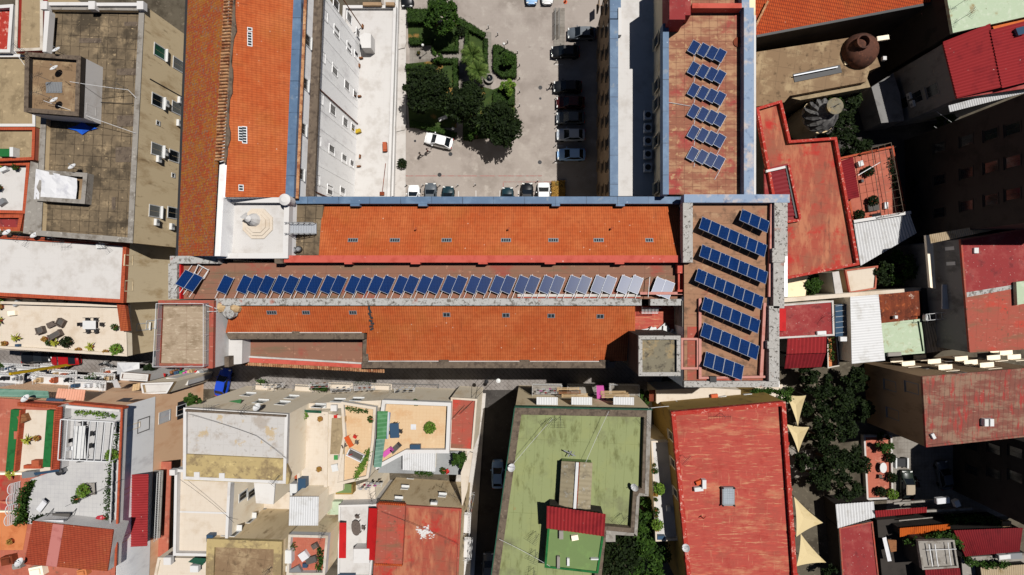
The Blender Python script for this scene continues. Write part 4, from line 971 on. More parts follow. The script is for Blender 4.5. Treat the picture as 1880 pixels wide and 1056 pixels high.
# ------------------------------------------------------------------ solar panels
def local_solid(mb, o, u, v, w0, w1, l0, l1, n, t0, t1):
    vs = []
    for t in (t0, t1):
        for a, b in ((w0, l0), (w1, l0), (w1, l1), (w0, l1)): vs.append(o + u * a + v * b + n * t)
    mb.add(vs, [(0, 1, 2, 3)[::-1], (4, 5, 6, 7), (0, 1, 5, 4), (1, 2, 6, 5), (2, 3, 7, 6), (3, 0, 4, 7)])
def panel(parent, o, u, v, w, l, first=None):
    """o: low corner (world), u: width direction, v: length direction rising away from the sun."""
    n = u.cross(v).normalized()
    if n.z < 0: n = -n
    off = wloc(parent)
    m = MB(); e = .026
    local_solid(m, o, u, v, 0, e, 0, l, n, -.04, .012); local_solid(m, o, u, v, w - e, w, 0, l, n, -.04, .012)
    local_solid(m, o, u, v, e, w - e, 0, e, n, -.04, .012); local_solid(m, o, u, v, e, w - e, l - e, l, n, -.04, .012)
    p = part('solar_panel', m, 'alu', parent)
    m = MB(); local_solid(m, o, u, v, e, w - e, e, l - e, n, -.03, 0)
    part('solar_cells', m, 'solar_cells', p)
def array(label, tl, tr, bl, z, n, tilt, group, stagger=False, zlow=.25, legs=True):
    k = (H - z) / F
    TL = W(*tl, z); U = W(*tr, z) - TL; V = W(*bl, z) - TL
    L = V.length / math.cos(R(tilt)); u = U.normalized(); vh = V.normalized(); vh = (vh - u * vh.dot(u)).normalized() if not stagger else vh
    v = (vh * math.cos(R(tilt)) + Vector((0, 0, math.sin(R(tilt))))).normalized()
    zz = z + zlow
    r = thing('solar_array', label, 'solar panels', (TL.x, TL.y, z), 0, group)
    w = U.length / n
    for i in range(n):
        panel(r, TL + u * (i * w + .012) + Vector((0, 0, zlow)), u, v, w - .024, L)
    m = MB()
    nn = max(2, n // 2 + 1)
    for i in range(nn):
        t = U.length * (.06 + .88 * i / (nn - 1)); a = TL + u * t + Vector((0, 0, 0))
        hi = a + vh * (L * math.cos(R(tilt)) * .92); top = a + v * (L * .92) + Vector((0, 0, zlow - .07)); lo = a + v * .1 + Vector((0, 0, zlow - .07))
        m.beam(lo, top, .05, .05); m.beam(top, Vector((hi.x, hi.y, z)), .05, .05); m.beam(lo, Vector((lo.x, lo.y, z)), .05, .05)
    part('frame_stand', m, 'white_metal', r)
    return r
rows = [((1363.4, 383.2), (1414.5, 406.8), (1355.7, 406.2), 3), ((1289.7, 397.3), (1409.4, 450.2), (1281.5, 421.1), 7), ((1289.7, 448.4), (1411, 499.6), (1282, 471.5), 7),
        ((1282, 492.5), (1403.2, 545.5), (1274, 516), 7), ((1293.8, 544.5), (1397, 588.6), (1285.7, 568.4), 6), ((1292.3, 591.8), (1395.3, 636), (1284, 616.4), 6), ((1296.7, 645.2), (1367, 671.8), (1290.6, 671), 4)]
names = ['short row of three solar panels in the top right corner of the end block', 'row of seven solar panels just below the three panel row on the end block', 'row of seven solar panels, middle one of the three long rows on the end block',
         'row of seven solar panels lowest of the three long rows on the end block', 'upper one of the two six panel rows on the end block', 'lower one of the two six panel rows on the end block', 'short row of four solar panels at the bottom of the end block']
for (tl, tr, bl, n), nm in zip(rows, names): array(nm, tl, tr, bl, BZ + .5, n, 26, 'slanted panel rows on the end block', False, -.1)
# long terrace: panels in pairs laid almost flat, glinting towards the right
groups = [[411.6], [447.3, 467, 488], [511.4, 532.3], [555.7, 575.4], [600, 619.8], [645.6, 665.3], [687.4, 708.3], [733, 752.7], [776, 797], [821.6, 841.3], [866, 885.7], [910.3, 930],
          [954.6, 974.3], [1000.2, 1019.9], [1048.2, 1069], [1095, 1115], [1142.8, 1163.7]]
TZ = 20.35
nm = ['single solar panel standing alone near the left end of the long terrace row', 'group of three solar panels near the left end of the long terrace row'] + \
     ['pair of solar panels, %s pair after the group of three in the long row' % ORD[i] for i in range(15)]
uv = Vector((17.2, -7.4)).normalized(); vv = Vector((-12, -29.5)).normalized()
for gi, xs in enumerate(groups):
    r = thing('solar_array', nm[gi], 'solar panels', W(xs[0], 520, 20.0), 0, 'long row of solar panels on the terrace')
    m = MB(); tl_ = 8.2
    v = Vector((vv.x * math.cos(R(tl_)), vv.y * math.cos(R(tl_)), math.sin(R(tl_))))
    u = Vector((uv.x, uv.y, 0)); u = (u - v * u.dot(v)); u = (u + Vector((0, 0, .0))).normalized()
    for i, x in enumerate(xs):
        tl = W(x, 504.5, TZ); w = 19.4 * (H - TZ) / F; L = 31.5 * (H - TZ) / F
        panel(r, tl + Vector((0, 0, .03 * i)), u, v, w, L)
        for s in (.16, .93):
            a = tl + u * (w * s) - Vector((0, 0, .09)); b = a + v * (L + .85); m.beam(a - v * .12, b, .045, .05)
            m.beam(Vector((a.x, a.y, 20.0)), a, .04, .04)
    part('rail', m, 'white_metal', r)
r = thing('solar_array', 'tilted pair of solar panels with an empty white frame at the left terrace end', 'solar panels', W(350, 515, 20), 0, 'long row of solar panels on the terrace')
u = Vector((17.5, -8.2, 0)).normalized(); vb = Vector((-12.5, -27)).normalized(); v = Vector((vb.x * .94, vb.y * .94, .34)).normalized()
for i, (x, y) in enumerate(((340.5, 495), (357, 502))): panel(r, W(x, y, 20.6), u, v, 1.06, 1.85)
m = MB(); a = W(340.5, 495, 20.5)
for s in (.25, .9, 1.3, 1.95):
    p = a + u * s * 1.06 - Vector((0, 0, .08)); m.beam(p - v * 1.1, p + v * 2.5, .05, .05)
q = [W(364, 486, 20.5), W(383, 496, 20.5), W(374, 512, 20.5), W(357, 502, 20.5)]
for i in range(4): m.beam(q[i], q[(i + 1) % 4], .07, .05)
part('rail', m, 'white_metal', r)
r = thing('solar_array', 'white glaring pair of solar panels at the right end of the long terrace row', 'solar panels', W(1215, 520, 20), 0, 'long row of solar panels on the terrace')
tl_ = 8.2; v = Vector((vv.x * math.cos(R(tl_)), vv.y * math.cos(R(tl_)), math.sin(R(tl_)))); u = Vector((17.2, -7.4, 0)); u = (u - v * u.dot(v)).normalized()
for i, (x, y) in enumerate(((1206, 508), (1222.5, 513.5))): panel(r, W(x, y, 20.6), u, v, 1.08, 1.9)
m = MB()
for s in (.1, 1.0, 1.9): p = W(1206, 508, 20.52) + u * s; m.beam(p - v * .1, p + v * 1.8, .05, .05); m.beam(p, Vector((p.x, p.y, 20)), .04, .04)
m.beam(W(1193, 509, 21), W(1190, 546, 21), .05, .05); m.beam(W(1193, 509, 21), W(1193, 509, 20), .05, .05)
part('rail', m, 'white_metal', r)

# ================================================================== NORTH-EAST BLOCK AND LOW WING
nb = thing('brick_red_block', 'flat roofed block with worn red brown roof, blue parapets and six small panel groups', 'building', (18, 22, 0))
m = MB(); m.rb(1218, -60, 1387, 357, 20.35, 20.35); part('wall', m, 'beige_wall', nb)
m = MB(); m.rb(1228, -60, 1368, 357, 20.6, .25); part('roof', m, 'roof_redbrown', nb)
m = MB(); m.rb(1217, 43, 1228, 357, 21.6, 1.3); part('west_parapet', m, 'blue_coating', nb)
m = MB(); m.rb(1366, 14, 1384, 357, 21.7, 1.4); m.rb(1362, -40, 1376, 14, 21.7, 1.4); part('east_parapet', m, 'pale_blue_coating', nb)
m = MB(); m.rb(1384.2, 28, 1388, 357, 21.5, 1.2); part('parapet_edge', m, 'white_plaster', nb)
m = MB(); m.rb(1229, -60, 1258, 36, 23.4, 3.2); m.rb(1258, -60, 1268, 28, 22.4, 2.2); part('lift_house', m, 'maroon_roof', nb)
m = MB(); m.rb(1271, 6, 1362, 15, 21.7, 1.5); part('cross_wall', m, 'red_coping', nb)
gx = [(1273, 72.9), (1272.3, 112), (1272.2, 151.4), (1272.2, 190.5), (1271.8, 228.9), (1270.6, 268.6)]
for gi, (x0, y0) in enumerate(gx):
    z = 20.75
    r = thing('solar_array', 'group of four staggered solar panels, %s from the top of the worn red brown roof' % ORD[gi], 'solar panels', W(x0, y0, 20.6), 0, 'small panel groups on the red brown roof')
    k = (H - z) / F; vb = Vector((-12.3, -21.7)).normalized(); t = 8
    v = Vector((vb.x * math.cos(R(t)), vb.y * math.cos(R(t)), math.sin(R(t)))); u = Vector((14, -7, 0)); u = (u - v * u.dot(v)).normalized()
    m = MB()
    for i, (dx, dy) in enumerate(((0, 0), (17.1, 5.1), (33, 10.5), (47.8, 15.4))):
        tl = W(x0 + dx, y0 + dy, z); panel(r, tl + Vector((0, 0, .03 * i)), u, v, 15.6 * k, 25.5 * k)
        for s in (.2, .8): a = tl + u * (s * 15.6 * k) - Vector((0, 0, .06)); b = a + v * (24 * k); m.beam(b, Vector((b.x, b.y, 20.6)), .04, .04)
    for s in (.2, .8): m.beam(W(x0, y0, z) + v * (25 * k * s) - Vector((0, 0, .07)), W(x0 + 62, y0 + 19, z) + v * (25 * k * s) - Vector((0, 0, .07)), .04, .04)
    part('rail', m, 'white_metal', r)
m = MB(); p = W(1355, 78, 20.6); m.lathe(p, [(.5, 0), (.55, .1), (.3, .12)], 14); solo('drain_cover', m, 'rust_metal', 'round rusty drain cover near the right parapet of the worn red brown roof', 'drain')
m = MB()
for i in range(6): a = W(1281 - i * .3, 80 + i * 39, 20.66); b = W(1274, 112 + i * 39, 20.66); m.tube(a, b, .03, 4)
for i in range(6): a = W(1322, 117 + i * 39, 20.66); b = W(1312, 135 + i * 39, 20.66); m.tube(a, b, .03, 4)
m.tube(W(1228, 188, 20.7), W(1268, 195, 20.66), .03, 4)
solo('cable_run', m, 'white_metal', 'thin pale cables between the panel groups on the worn red brown roof', 'cable')

lw = thing('low_wing', 'lower courtyard wing with white roof terrace and blue coping, right of the courtyard', 'building', (12, 22, 0))
m = MB(); m.rb(1123, -60, 1222, 360, 15.15, 15.15); part('wall', m, 'brown_wall', lw)
m = MB(); m.rb(1135, -60, 1226, 360, 15.4, .25); part('terrace_floor', m, 'white_floor', lw)
m = MB(); m.rb(1120, 36, 1135, 360, 16.2, 1.1); m.rb(1120, -60, 1140, 34, 15.8, .7); part('blue_parapet', m, 'blue_coating', lw)
m = MB(); m.rb(1135.2, 14, 1141, 64, 16.0, .6); part('white_kerb', m, 'white_plaster', lw)
la, lb = W(1123, -60, 15.4), W(1123, 360, 15.4)
for row, x in enumerate((1115.5, 1107, 1099)):
    for i in range(9): win(lw, la, lb, x, 10 + i * 42 + (row % 2) * 2, 1.1, 1.8, 'brown_wall', 'glass_dark')
na, nb_ = W(1218, -60, 21.4), W(1218, 357, 21.4)
for y in (75, 157, 190, 258, 345): win(nb, na, nb_, 1205, y, 1.2, 2.0, 'beige_wall', 'glass_dark')
# ================================================================== COURTYARD
car('white', 806, 259, 166, 'white saloon car parked alone beside the garden hedge')
east = [('black', 1042, 160, 'black car directly above the small maroon car in the east row'), ('maroon', 1047, 189, 'small dark maroon car in the shaded east parking row'), ('grey', 1047, 217, 'dark grey car between the maroon and silver cars'),
        ('silver', 1048, 248, 'silver car with sunlit bonnet in the east row'), ('pale_blue', 1049, 284, 'pale blue car at the bottom of the east row'), ('black', 1038, 96, 'black car whose bonnet pokes out of the shade below the barrier'), ('grey', 1068, 62, 'grey car deep in the shade at the top of the east row')]
for k, x, y, l in east: car(k, x, y, 180, l)
south = [('white', 760, 366, 'white hatchback at the left end of the south parking row'), ('grey', 791, 362, 'grey car second from the left in the south parking row'), ('teal', 823, 368, 'dark teal car third from the left in the south parking row'),
         ('teal', 932, 370, 'dark teal car left of the black and white cars by the blue parapet'), ('black', 968, 362, 'black car beside the white van in the south row'), ('van', 998, 364, 'white van next to the dry grass patch')]
for k, x, y, l in south: car(k, x, y, 90, l)
car('black', 748, -12, 270, 'black car at the top edge beside the garden'); car('pale_blue', 976, -18, 270, 'pale blue car at the top edge of the courtyard'); car('white', 1005, -18, 270, 'white car at the top edge beside the barrier')
person('person in dark clothes walking beside the small maroon car', 1012, 157, 40, (30, 30, 34), (26, 26, 30)); person('person in a dark red top walking behind the white saloon', 785, 277, 300, (92, 40, 40), (40, 34, 34)); person('person in black walking left of the person in dark red', 772, 284, 120, (28, 30, 32), (24, 24, 28))
# bollards
r = thing('bollard', 'bollard', 'bollard'); lpart('post', MB().lathe((0, 0, 0), [(.09, 0), (.09, .05), (.055, .1), (.05, .75), (.08, .8), (.03, .9)], 8), 'dark_metal', r); lpart('cap', MB().lathe((0, 0, .86), [(.05, 0), (.07, .06), (.02, .12)], 8), 'white_metal', r)
BO = Kit(r)
for i, (x, y) in enumerate(((897, 52), (914, 65), (932, 79), (950, 98), (954, 121), (954, 145), (954, 170), (954, 195))): BO.put(W(x, y, .01), 0, '%s bollard from the top along the curved garden edge' % ORD[i], 'bollards around the garden')
for i, (x, y) in enumerate(((1021, 115), (1022, 180), (1022, 206), (1022, 234), (1020, 268), (1019, 297))): BO.put(W(x, y, .01), 0, '%s bollard from the top in front of the east car row' % ORD[i], 'bollards by the east car row')
for i, (x, y) in enumerate(((747, 341), (777, 341), (808, 341), (841, 341), (873, 340), (951, 341), (987, 333))): BO.put(W(x, y, .01), 0, '%s bollard from the left along the south parking row' % ORD[i], 'bollards by the south car row')
bf = thing('barrier', 'low metal barrier on a pale kerb at the top of the courtyard', 'barrier', W(1021, 45, 0))
m = MB(); m.rb(1017, 15, 1037, 105, .12, .12); part('kerb', m, 'path_paving', bf)
m = MB(); m.rail([W(1019, 20, .12), W(1019, 70, .12)], 1.0, .035, 1.6, 3); m.rail([W(1026, 20, .12), W(1026, 70, .12)], 1.0, .035, 1.6, 2); part('railing', m, 'grey_metal', bf)
m = MB(); m.lathe(W(1038, 4, .01), [(.3, 0), (.3, .04), (.14, .06), (.05, .7)], 10); solo('traffic_cone', m, 'orange_plastic', 'orange traffic cone at the top of the courtyard', 'traffic cone')
for i, (x, y) in enumerate(((992, 161), (991, 298), (807, 321), (827, 283), (992, 181), (762, 259))):
    m = MB(); m.lathe(W(x, y, .004), [(.3 if i < 4 else .18, 0), (.3 if i < 4 else .18, .012)], 12)
    solo('manhole_cover', m, 'dark_metal', ['round manhole cover level with the walking person', 'round manhole cover right of the road near the red line', 'round manhole cover above the red line on the left', 'round manhole cover below the white saloon', 'tiny drain cover below the upper manhole', 'tiny drain cover left of the white saloon'][i], 'manhole cover')
hedge('clipped dry yellow brown bush patch beside the white van', [(1013, 332), (1037, 331), (1038, 372), (1013, 372)], .7, 'dry_grass', 60)
# garden: lawns and hedges
for i, (nm, poly, lm) in enumerate((('lawn', [(749, 42), (840, 42), (840, 94), (792, 94), (792, 80), (750, 80)], 'lawn'), ('lawn', [(855, 50), (888, 66), (888, 128), (855, 118)], 'lawn'), ('lawn', [(905, 83), (947, 100), (947, 140), (920, 140), (905, 128)], 'lawn'),
                    ('lawn', [(745, 118), (838, 108), (838, 235), (752, 235)], 'lawn'), ('lawn', [(905, 165), (945, 150), (945, 250), (850, 258), (850, 150)], 'lawn'))):
    m = MB(); m.prism([W(x, y, 0).xy for x, y in poly], -.2, .09 + .01 * i); o = struct('lawn', m, lm)
HD = [('square dark hedge block at the top left of the garden', [(747, 15), (786, 15), (786, 40), (747, 40)]), ('hedge along the left bed by the round paved corner', [(750, 68), (792, 70), (792, 80), (752, 81)]), ('L shaped hedge below the large light tree', [(792, 84), (836, 84), (836, 54), (841, 54), (841, 94), (792, 94)]),
      ('diagonal clipped hedge along the top right of the garden', [(838, 30), (848, 33), (892, 60), (888, 69), (840, 44)]), ('short hedge left of the middle flower bed', [(853, 52), (860, 54), (860, 92), (853, 90)]), ('upright hedge right of the palms', [(888, 70), (895, 70), (895, 128), (888, 126)]),
      ('diamond shaped hedge around the small bush bed', [(905, 82), (914, 81), (948, 99), (948, 141), (922, 141), (905, 127)]), ('hedge bordering the dry brown bed', [(797, 106), (841, 106), (841, 165), (832, 165), (832, 115), (797, 115)]), ('low hedge at the top of the dark corner tree', [(744, 117), (797, 117), (797, 126), (744, 126)]),
      ('slanting hedge behind the white saloon car', [(752, 219), (838, 243), (834, 251), (752, 231)]), ('hedge strip beside the fountain on its lower right', [(905, 168), (918, 160), (945, 160), (945, 192), (905, 192)]), ('small hedge corner below the magnolia trees', [(852, 246), (868, 250), (866, 258), (852, 256)])]
for l, p in HD: hedge(l, p, .8 if 'square' not in l else 1.3)
tree('large light green tree at the top of the courtyard garden', 811, 30, 4.2, 2.55, 2.4, 'leaf_mid', 4600, .22, clumps=46)
tree('dark dense tree in the lower left corner of the garden', 784, 167, 4.6, 3.4, 2.8, 'leaf_dark', 6400, .24, clumps=64)
tree('middle one of three big dark trees in the garden', 858, 194, 4.8, 2.9, 2.8, 'leaf_dark', 5200, .24, clumps=50)
tree('rightmost big dark tree overhanging the courtyard paving', 918, 228, 4.4, 3.2, 2.7, 'leaf_dark', 6000, .24, clumps=60)
tree('small dark tree under the two big dark trees by the car', 872, 245, 2.4, 1.2, 1.2, 'leaf_mid', 900, .2, clumps=14)
tree('round bush inside the diamond shaped hedge', 932, 112, 1.6, 1.15, 1.0, 'leaf_mid', 1000, .17, 'bush', 'bush', 14)
tree('round light bush right of the fountain', 933, 160, 1.6, 1.3, 1.1, 'leaf_light', 1200, .17, 'bush', 'bush', 16)
tree('small bush at the corner of the bed by the paved circle', 803, 105, 1.3, .9, .8, 'leaf_mid', 600, .16, 'bush', 'bush', 10)
palm('upper one of two palms by the fountain', 867, 102, 3.4, 2.0); palm('lower one of two palms by the fountain', 877, 131, 3.6, 1.9)
f = thing('fountain', 'round white stone fountain basin between the palms and the bush', 'fountain', W(899, 146, 0))
m = MB(); m.lathe((0, 0, 0), [(.62, 0), (.68, .5), (.74, .55), (.74, .62), (.5, .62), (.46, .35)], 18); lpart('basin', m, 'concrete', f); lpart('water', MB().lathe((0, 0, .36), [(.45, 0), (.45, .03)], 16), 'glass_dark', f); lpart('jet_post', MB().lathe((0, 0, .3), [(.16, 0), (.08, .4), (.12, .6), (.03, .7)], 8), 'concrete', f)
bn = thing('bench', 'white stone bench at the foot of the dark corner tree', 'bench', W(814, 219, 0), R(22)); lpart('seat', MB().box(0, 0, .4, 1.3, .5, .1), 'white_plaster', bn)
for x in (-.5, .5): lpart('leg', MB().box(x, 0, 0, .15, .4, .4), 'white_plaster', bn)
r = thing('garden_lamp', 'lamp', 'lamp'); lpart('post', MB().tube((0, 0, 0), (0, 0, 2.6), .05, 6), 'dark_metal', r); lpart('globe', MB().lathe((0, 0, 2.55), [(.08, 0), (.18, .1), (.2, .2), (.16, .32), (.04, .38)], 10), 'lamp_glass', r, True)
LA = Kit(r)
for (x, y), l in (((927, 96), 'white globe lamp in the diamond shaped hedge'), ((837, 246), 'white globe lamp at the end of the slanting hedge'), ((783, 98), 'globe lamp on the paved circle left of the hedges')): LA.put(W(x, y, 0), 0, l)
PL_DARK.put(W(846, 62, .01), 0, 'dark potted plant on the paved garden path'); PL_DARK.put(W(740, 302, .13), 0, 'small round potted bush on the pavement by the white terrace')
PL_SML.put(W(770, 99, .01), 0, 'small dark pot on the round paved corner')
# flower pods on the magnolias
m = MB()
for i in range(12):
    x, y = random.uniform(835, 940), random.uniform(165, 250); m.lathe(W(x, y, 7.0 + random.uniform(-.5, .2)), [(.03, 0), (.09, .05), (.02, .1)], 5)
# pavement kerb and arched doorway stubs of the courtyard front
for i, y in enumerate((78, 228)):
    m = MB(); c = W(738, y, 0); m.prism([(c.x - .9, c.y - 1.2), (c.x + .5, c.y - .9), (c.x + .7, c.y), (c.x + .5, c.y + .9), (c.x - .9, c.y + 1.2)], 0, .3)
    solo('door_step', m, 'light_pavement', ('upper' if i == 0 else 'lower') + ' pale stone doorstep along the courtyard pavement', 'step')
m = MB(); m.pb([(727.5, -60), (733, -60), (722, 360), (716, 360)], 1.0, 1.0); solo('low_wall', m, 'white_plaster', 'low white wall at the foot of the raised terrace', 'wall')
# condensers on the low wing terrace
r = thing('condenser_unit', 'condenser', 'air conditioner'); lpart('case', MB().box(0, 0, .1, .85, 1.0, .8), 'white_paint', r); lpart('fan', MB().lathe((0, 0, .9), [(.34, 0), (.34, .03), (.1, .05)], 14), 'dark_metal', r); lpart('foot', MB().box(0, 0, 0, .9, .2, .1), 'concrete', r)
CU = Kit(r)
for i, y in enumerate((215, 238, 262, 286, 310)): CU.put(W(1187, y, 15.4), 0, '%s condenser from the top in the shaded row on the white terrace' % ORD[i], 'condensers on the low wing')
# ================================================================== LEFT SIDE
bb = bld('brown_roof_house', 'tall tan house with a stained brown gridded roof beside the old tiled slope', [(84, 8), (265, 10), (243, 446), (66, 432)], 12.2, 0, 'tan_wall', 'roof_brown', (.7, .6), 'tan_wall', 'concrete')
ba, bb_ = W(265, 10, 12.9), W(243, 446, 12.9)
for px, py, sh, pn in ((293, 95, 'white_paint', 'green_shutter'), (327, 119, None, 'grey_shutter'), (289, 185, 'cream_shutter', 'glass_dark'), (325, 199, 'cream_shutter', 'grey_shutter'), (288, 275, 'cream_shutter', 'grey_shutter'), (320, 287, None, 'glass_dark'), (284, 388, 'cream_shutter', 'grey_shutter'), (317, 391, None, 'glass_dark')):
    win(bb, ba, bb_, px, py, 1.35, 1.9, 'white_paint', pn, None, True, .3)
for px, py in ((290, 226), (318, 322)): win(bb, ba, bb_, px, py, .4, .5, 'white_paint', 'glass_dark', None, False)
for px, py, l in ((303, 190, 'beside the second upper window from the top'), (289, 292, 'under the third upper window from the top'), (301, 280, 'right of the third upper window'), (285, 408, 'under the lowest upper window'), (313, 416, 'under the lowest lower window'), (328, 184, 'above the second lower window from the top'), (326, 226, 'below the second lower window from the top')):
    ac_on(ba, bb_, px, py, 'white air conditioner on the tan facade ' + l)
m = MB(); p, q = hit(ba, bb_, 275, 145), hit(ba, bb_, 334, 178); m.tube(p, q, .09, 6); solo('drain_pipe', m, 'dark_metal', 'black drain pipe running down the tan facade', 'pipe')
m = MB()
for x in (80, 168, 257): m.rb(x - 6, 2, x + 6, 17, 13.5, .7)
m.rb(86, 4, 162, 10, 13.2, .5); m.rb(174, 5, 251, 11, 13.2, .5); part('roof_pier', m, 'white_plaster', bb)
m = MB(); m.pb([(82, 20), (91, 20), (85, 95), (78, 95)], 13.6, .8); part('white_parapet', m, 'white_plaster', bb)
sh = bld('stair_house', 'small rooftop stair house with white side wall on the stained brown roof', [(46, 96), (148, 103), (144, 213), (44, 205)], 15, 12.2, 'white_plaster', 'roof_tan', (.55, .45), 'dark_wall', 'grey_coping')
win(sh, W(148, 103, 15.5), W(144, 213, 15.5), 167, 202, 1.0, 1.3, 'white_plaster', 'glass_dark', None, False)
m = MB(); c = W(100, 161, 15); m.box(c.x, c.y, 15, 1.9, 1.3, .06); 
for i in range(6): m.box(c.x - .8 + .32 * i, c.y, 15.06, .2, 1.1, .05, .2)
solo('metal_grate', m, 'grey_metal', 'grey metal grate on the roof of the small stair house', 'grate')
for (x, y), l in (((119, 98), 'white satellite dish at the top edge of the stair house'), ((115, 131), 'white satellite dish in the middle of the stair house roof'), ((115, 189), 'white satellite dish low on the stair house roof'), ((147, 309), 'white satellite dish above the draped light well')):
    DISH.put(W(x, y + 3, 15 if y < 300 else 12.9), .5, l)
m = MB(); c = W(152, 236, 12.3)
pts = [(c.x + (.9 if i % 2 else 1.7) * math.cos(i * .785) * 1.1, c.y + (.45 if i % 2 else .8) * math.sin(i * .785)) for i in range(8)]
m.prism(pts, 12.22, 12.4); solo('blue_sheet', m, 'blue_tarp', 'crumpled bright blue plastic sheet below the small stair house', 'plastic sheet')
lwl = bld('light_well', 'walled light well draped with white cloth on the stained brown roof', [(70, 312), (160, 318), (155, 374), (66, 368)], 12.5, 12.2, 'concrete', 'roof_tan', (.75, .45), 'concrete', 'concrete')
m = MB(); c0 = [W(66, 310, 13.4), W(142, 328, 13.1), W(140, 366, 13), W(62, 366, 13.2)]
g = []
for i in range(9):
    for j in range(6):
        p = c0[0].lerp(c0[1], i / 8).lerp(c0[3].lerp(c0[2], i / 8), j / 5); g.append(p + Vector((0, 0, .1 * math.sin(i * 1.9) * math.cos(j * 1.3))))
m.add(g, [(i * 6 + j, i * 6 + j + 1, (i + 1) * 6 + j + 1, (i + 1) * 6 + j) for i in range(8) for j in range(5)]); solo('white_sheet', m, 'white_cloth', 'white cloth draped over the roof light well', 'cloth')
for i, (x, y, l) in enumerate(((96, 150, 'thin antenna on the left of the stair house roof'), (235, 163, 'thin antenna near the right edge of the stained brown roof'), (60, 100, 'bent antenna at the top left of the stair house'), (92, 180, 'leaning antenna low on the stair house roof'))): ANT.put(W(x, y, 15 if x < 200 else 12.2), .4 + i, l)
cable('long cable from the stair house to the roof edge', [(128, 150, 16), (235, 165, 13.4), (250, 180, 13)], .03, 'white_metal'); cable('sagging cable across the lower brown roof', [(80, 185, 16), (250, 245, 13)], .03, 'white_metal'); cable('black cable over the white stair house wall', [(120, 150, 15.6), (176, 187, 12.4), (245, 190, 12.6)], .035); cable('cable across the top left roofs', [(25, 92, 13), (85, 185, 14)], .03, 'white_metal')
for i, (x0, y0, x1, y1) in enumerate(((228, 40, 256, 48), (214, 126, 254, 138), (145, 70, 186, 79), (212, 270, 247, 298), (205, 362, 212, 385), (215, 212, 248, 232))):
    m = MB(); m.rb(x0, y0, x1, y1, 12.24, .05); solo('bitumen_patch', m, 'grey_coping', 'dark bitumen patch on the brown roof ' + ['in its top right corner', 'right of the stair house', 'below the white top wall', 'near the right edge, lower half', 'tall and narrow near the bottom', 'right of the blue sheet'][i], 'patch')
# left fringe
bld('olive_annex', 'narrow olive roof strip with red edges in the top left corner', [(30, -40), (78, -40), (78, 92), (26, 94)], 10.6, 0, 'tan_wall', 'olive_roof', (.5, .3), 'red_wall', 'red_wall')
bld('red_terrace', 'bright red roof piece at the far top left edge', [(-60, 14), (24, 8), (18, 96), (-60, 96)], 9.8, 0, 'tan_wall', 'red_edge', (.6, .35), 'white_plaster', 'white_plaster')
bld('tan_annex', 'tan stained roof at the left edge beside the stair house', [(-60, 100), (64, 100), (64, 232), (-60, 232)], 9.4, 0, 'tan_wall', 'olive_roof', (.4, .3), 'tan_wall', 'white_plaster')
b = bld('mossy_annex', 'grey olive roof with a green hatch at the left edge', [(-60, 234), (64, 234), (62, 293), (-60, 298)], 9.6, 0, 'tan_wall', 'olive_roof', (.4, .3), 'salmon_floor', 'brick_trim')
m = MB(); m.box(*W(16, 282, 9.6).xy, 9.6, 1.4, 1.0, .5); solo('hatch', m, 'turf', 'small green hatch on the grey olive roof', 'hatch'); m = MB(); m.box(*W(33, 282, 9.6).xy, 9.6, .45, 1.2, .9); solo('white_box', m, 'white_paint', 'white upright box beside the green hatch', 'box')
b = bld('cream_roof_terrace', 'small white terrace with orange brick edge at the left', [(-60, 298), (54, 298), (46, 392), (-60, 390)], 8.6, 0, 'beige_wall', 'white_floor', (.7, .35), 'brick_trim', 'brick_trim')
boxes('garden_chair', '', 'chair', [(12, 312, .9, .5, .5, .4, 'white_metal', 'white garden chair on the small terrace with brick edge'), (8, 372, .9, .7, .5, .6, 'grey_metal', 'grey folding table on the small terrace with brick edge')], 8.6)
PL_GRN.put(W(35, 308, 8.6), 0, 'green potted plant at the top of the small brick edged terrace'); PL_GRN.put(W(4, 345, 8.6), 0, 'green potted plant at the left of the small brick edged terrace'); PL_YEL.put(W(2, 304, 8.6), 1, 'yellow green potted plant in the corner of the small brick edged terrace')
bld('red_corner_house', 'small dull red roof with brick edge below the brick edged terrace', [(-60, 394), (42, 394), (36, 424), (-60, 420)], 8.8, 0, 'beige_wall', 'maroon_roof', (.5, .4), 'brick_trim', 'brick_trim')
bld('grey_link', 'narrow grey wall strip between the brick edged terrace and the brown roof', [(56, 296), (70, 300), (66, 432), (42, 428)], 10.2, 0, 'grey_wall', 'concrete', None)
# white roof house
wr = bld('white_roof_house', 'house with a broad white painted roof edged with terracotta tiles', [(-60, 428), (232, 446), (226, 556), (-60, 540)], 10.6, 0, 'beige_wall', 'white_floor', (.35, .4), 'brick_trim', 'brick_trim')
for i, (x, y) in enumerate(((10, 428), (28, 429), (78, 434), (108, 436))): DISH.put(W(x, y + 2, 10.6), .3, '%s white dish from the left along the top of the white roof' % ORD[i])
m = MB(); m.box(*W(188, 452, 10.6).xy, 10.6, 1.1, .6, .35); solo('white_unit', m, 'white_paint', 'white box unit near the top right corner of the white roof', 'box'); 
for i, (x, y) in enumerate(((133, 447), (60, 436), (205, 448))): ANT.put(W(x, y, 10.6), i * 1.1, ['antenna right of the dishes on the white roof', 'antenna between the dishes on the white roof', 'antenna in the right corner of the white roof'][i])
cable('wire along the top edge of the white roof', [(-20, 432, 11.6), (110, 440, 11.6), (220, 446, 11.6)], .03)
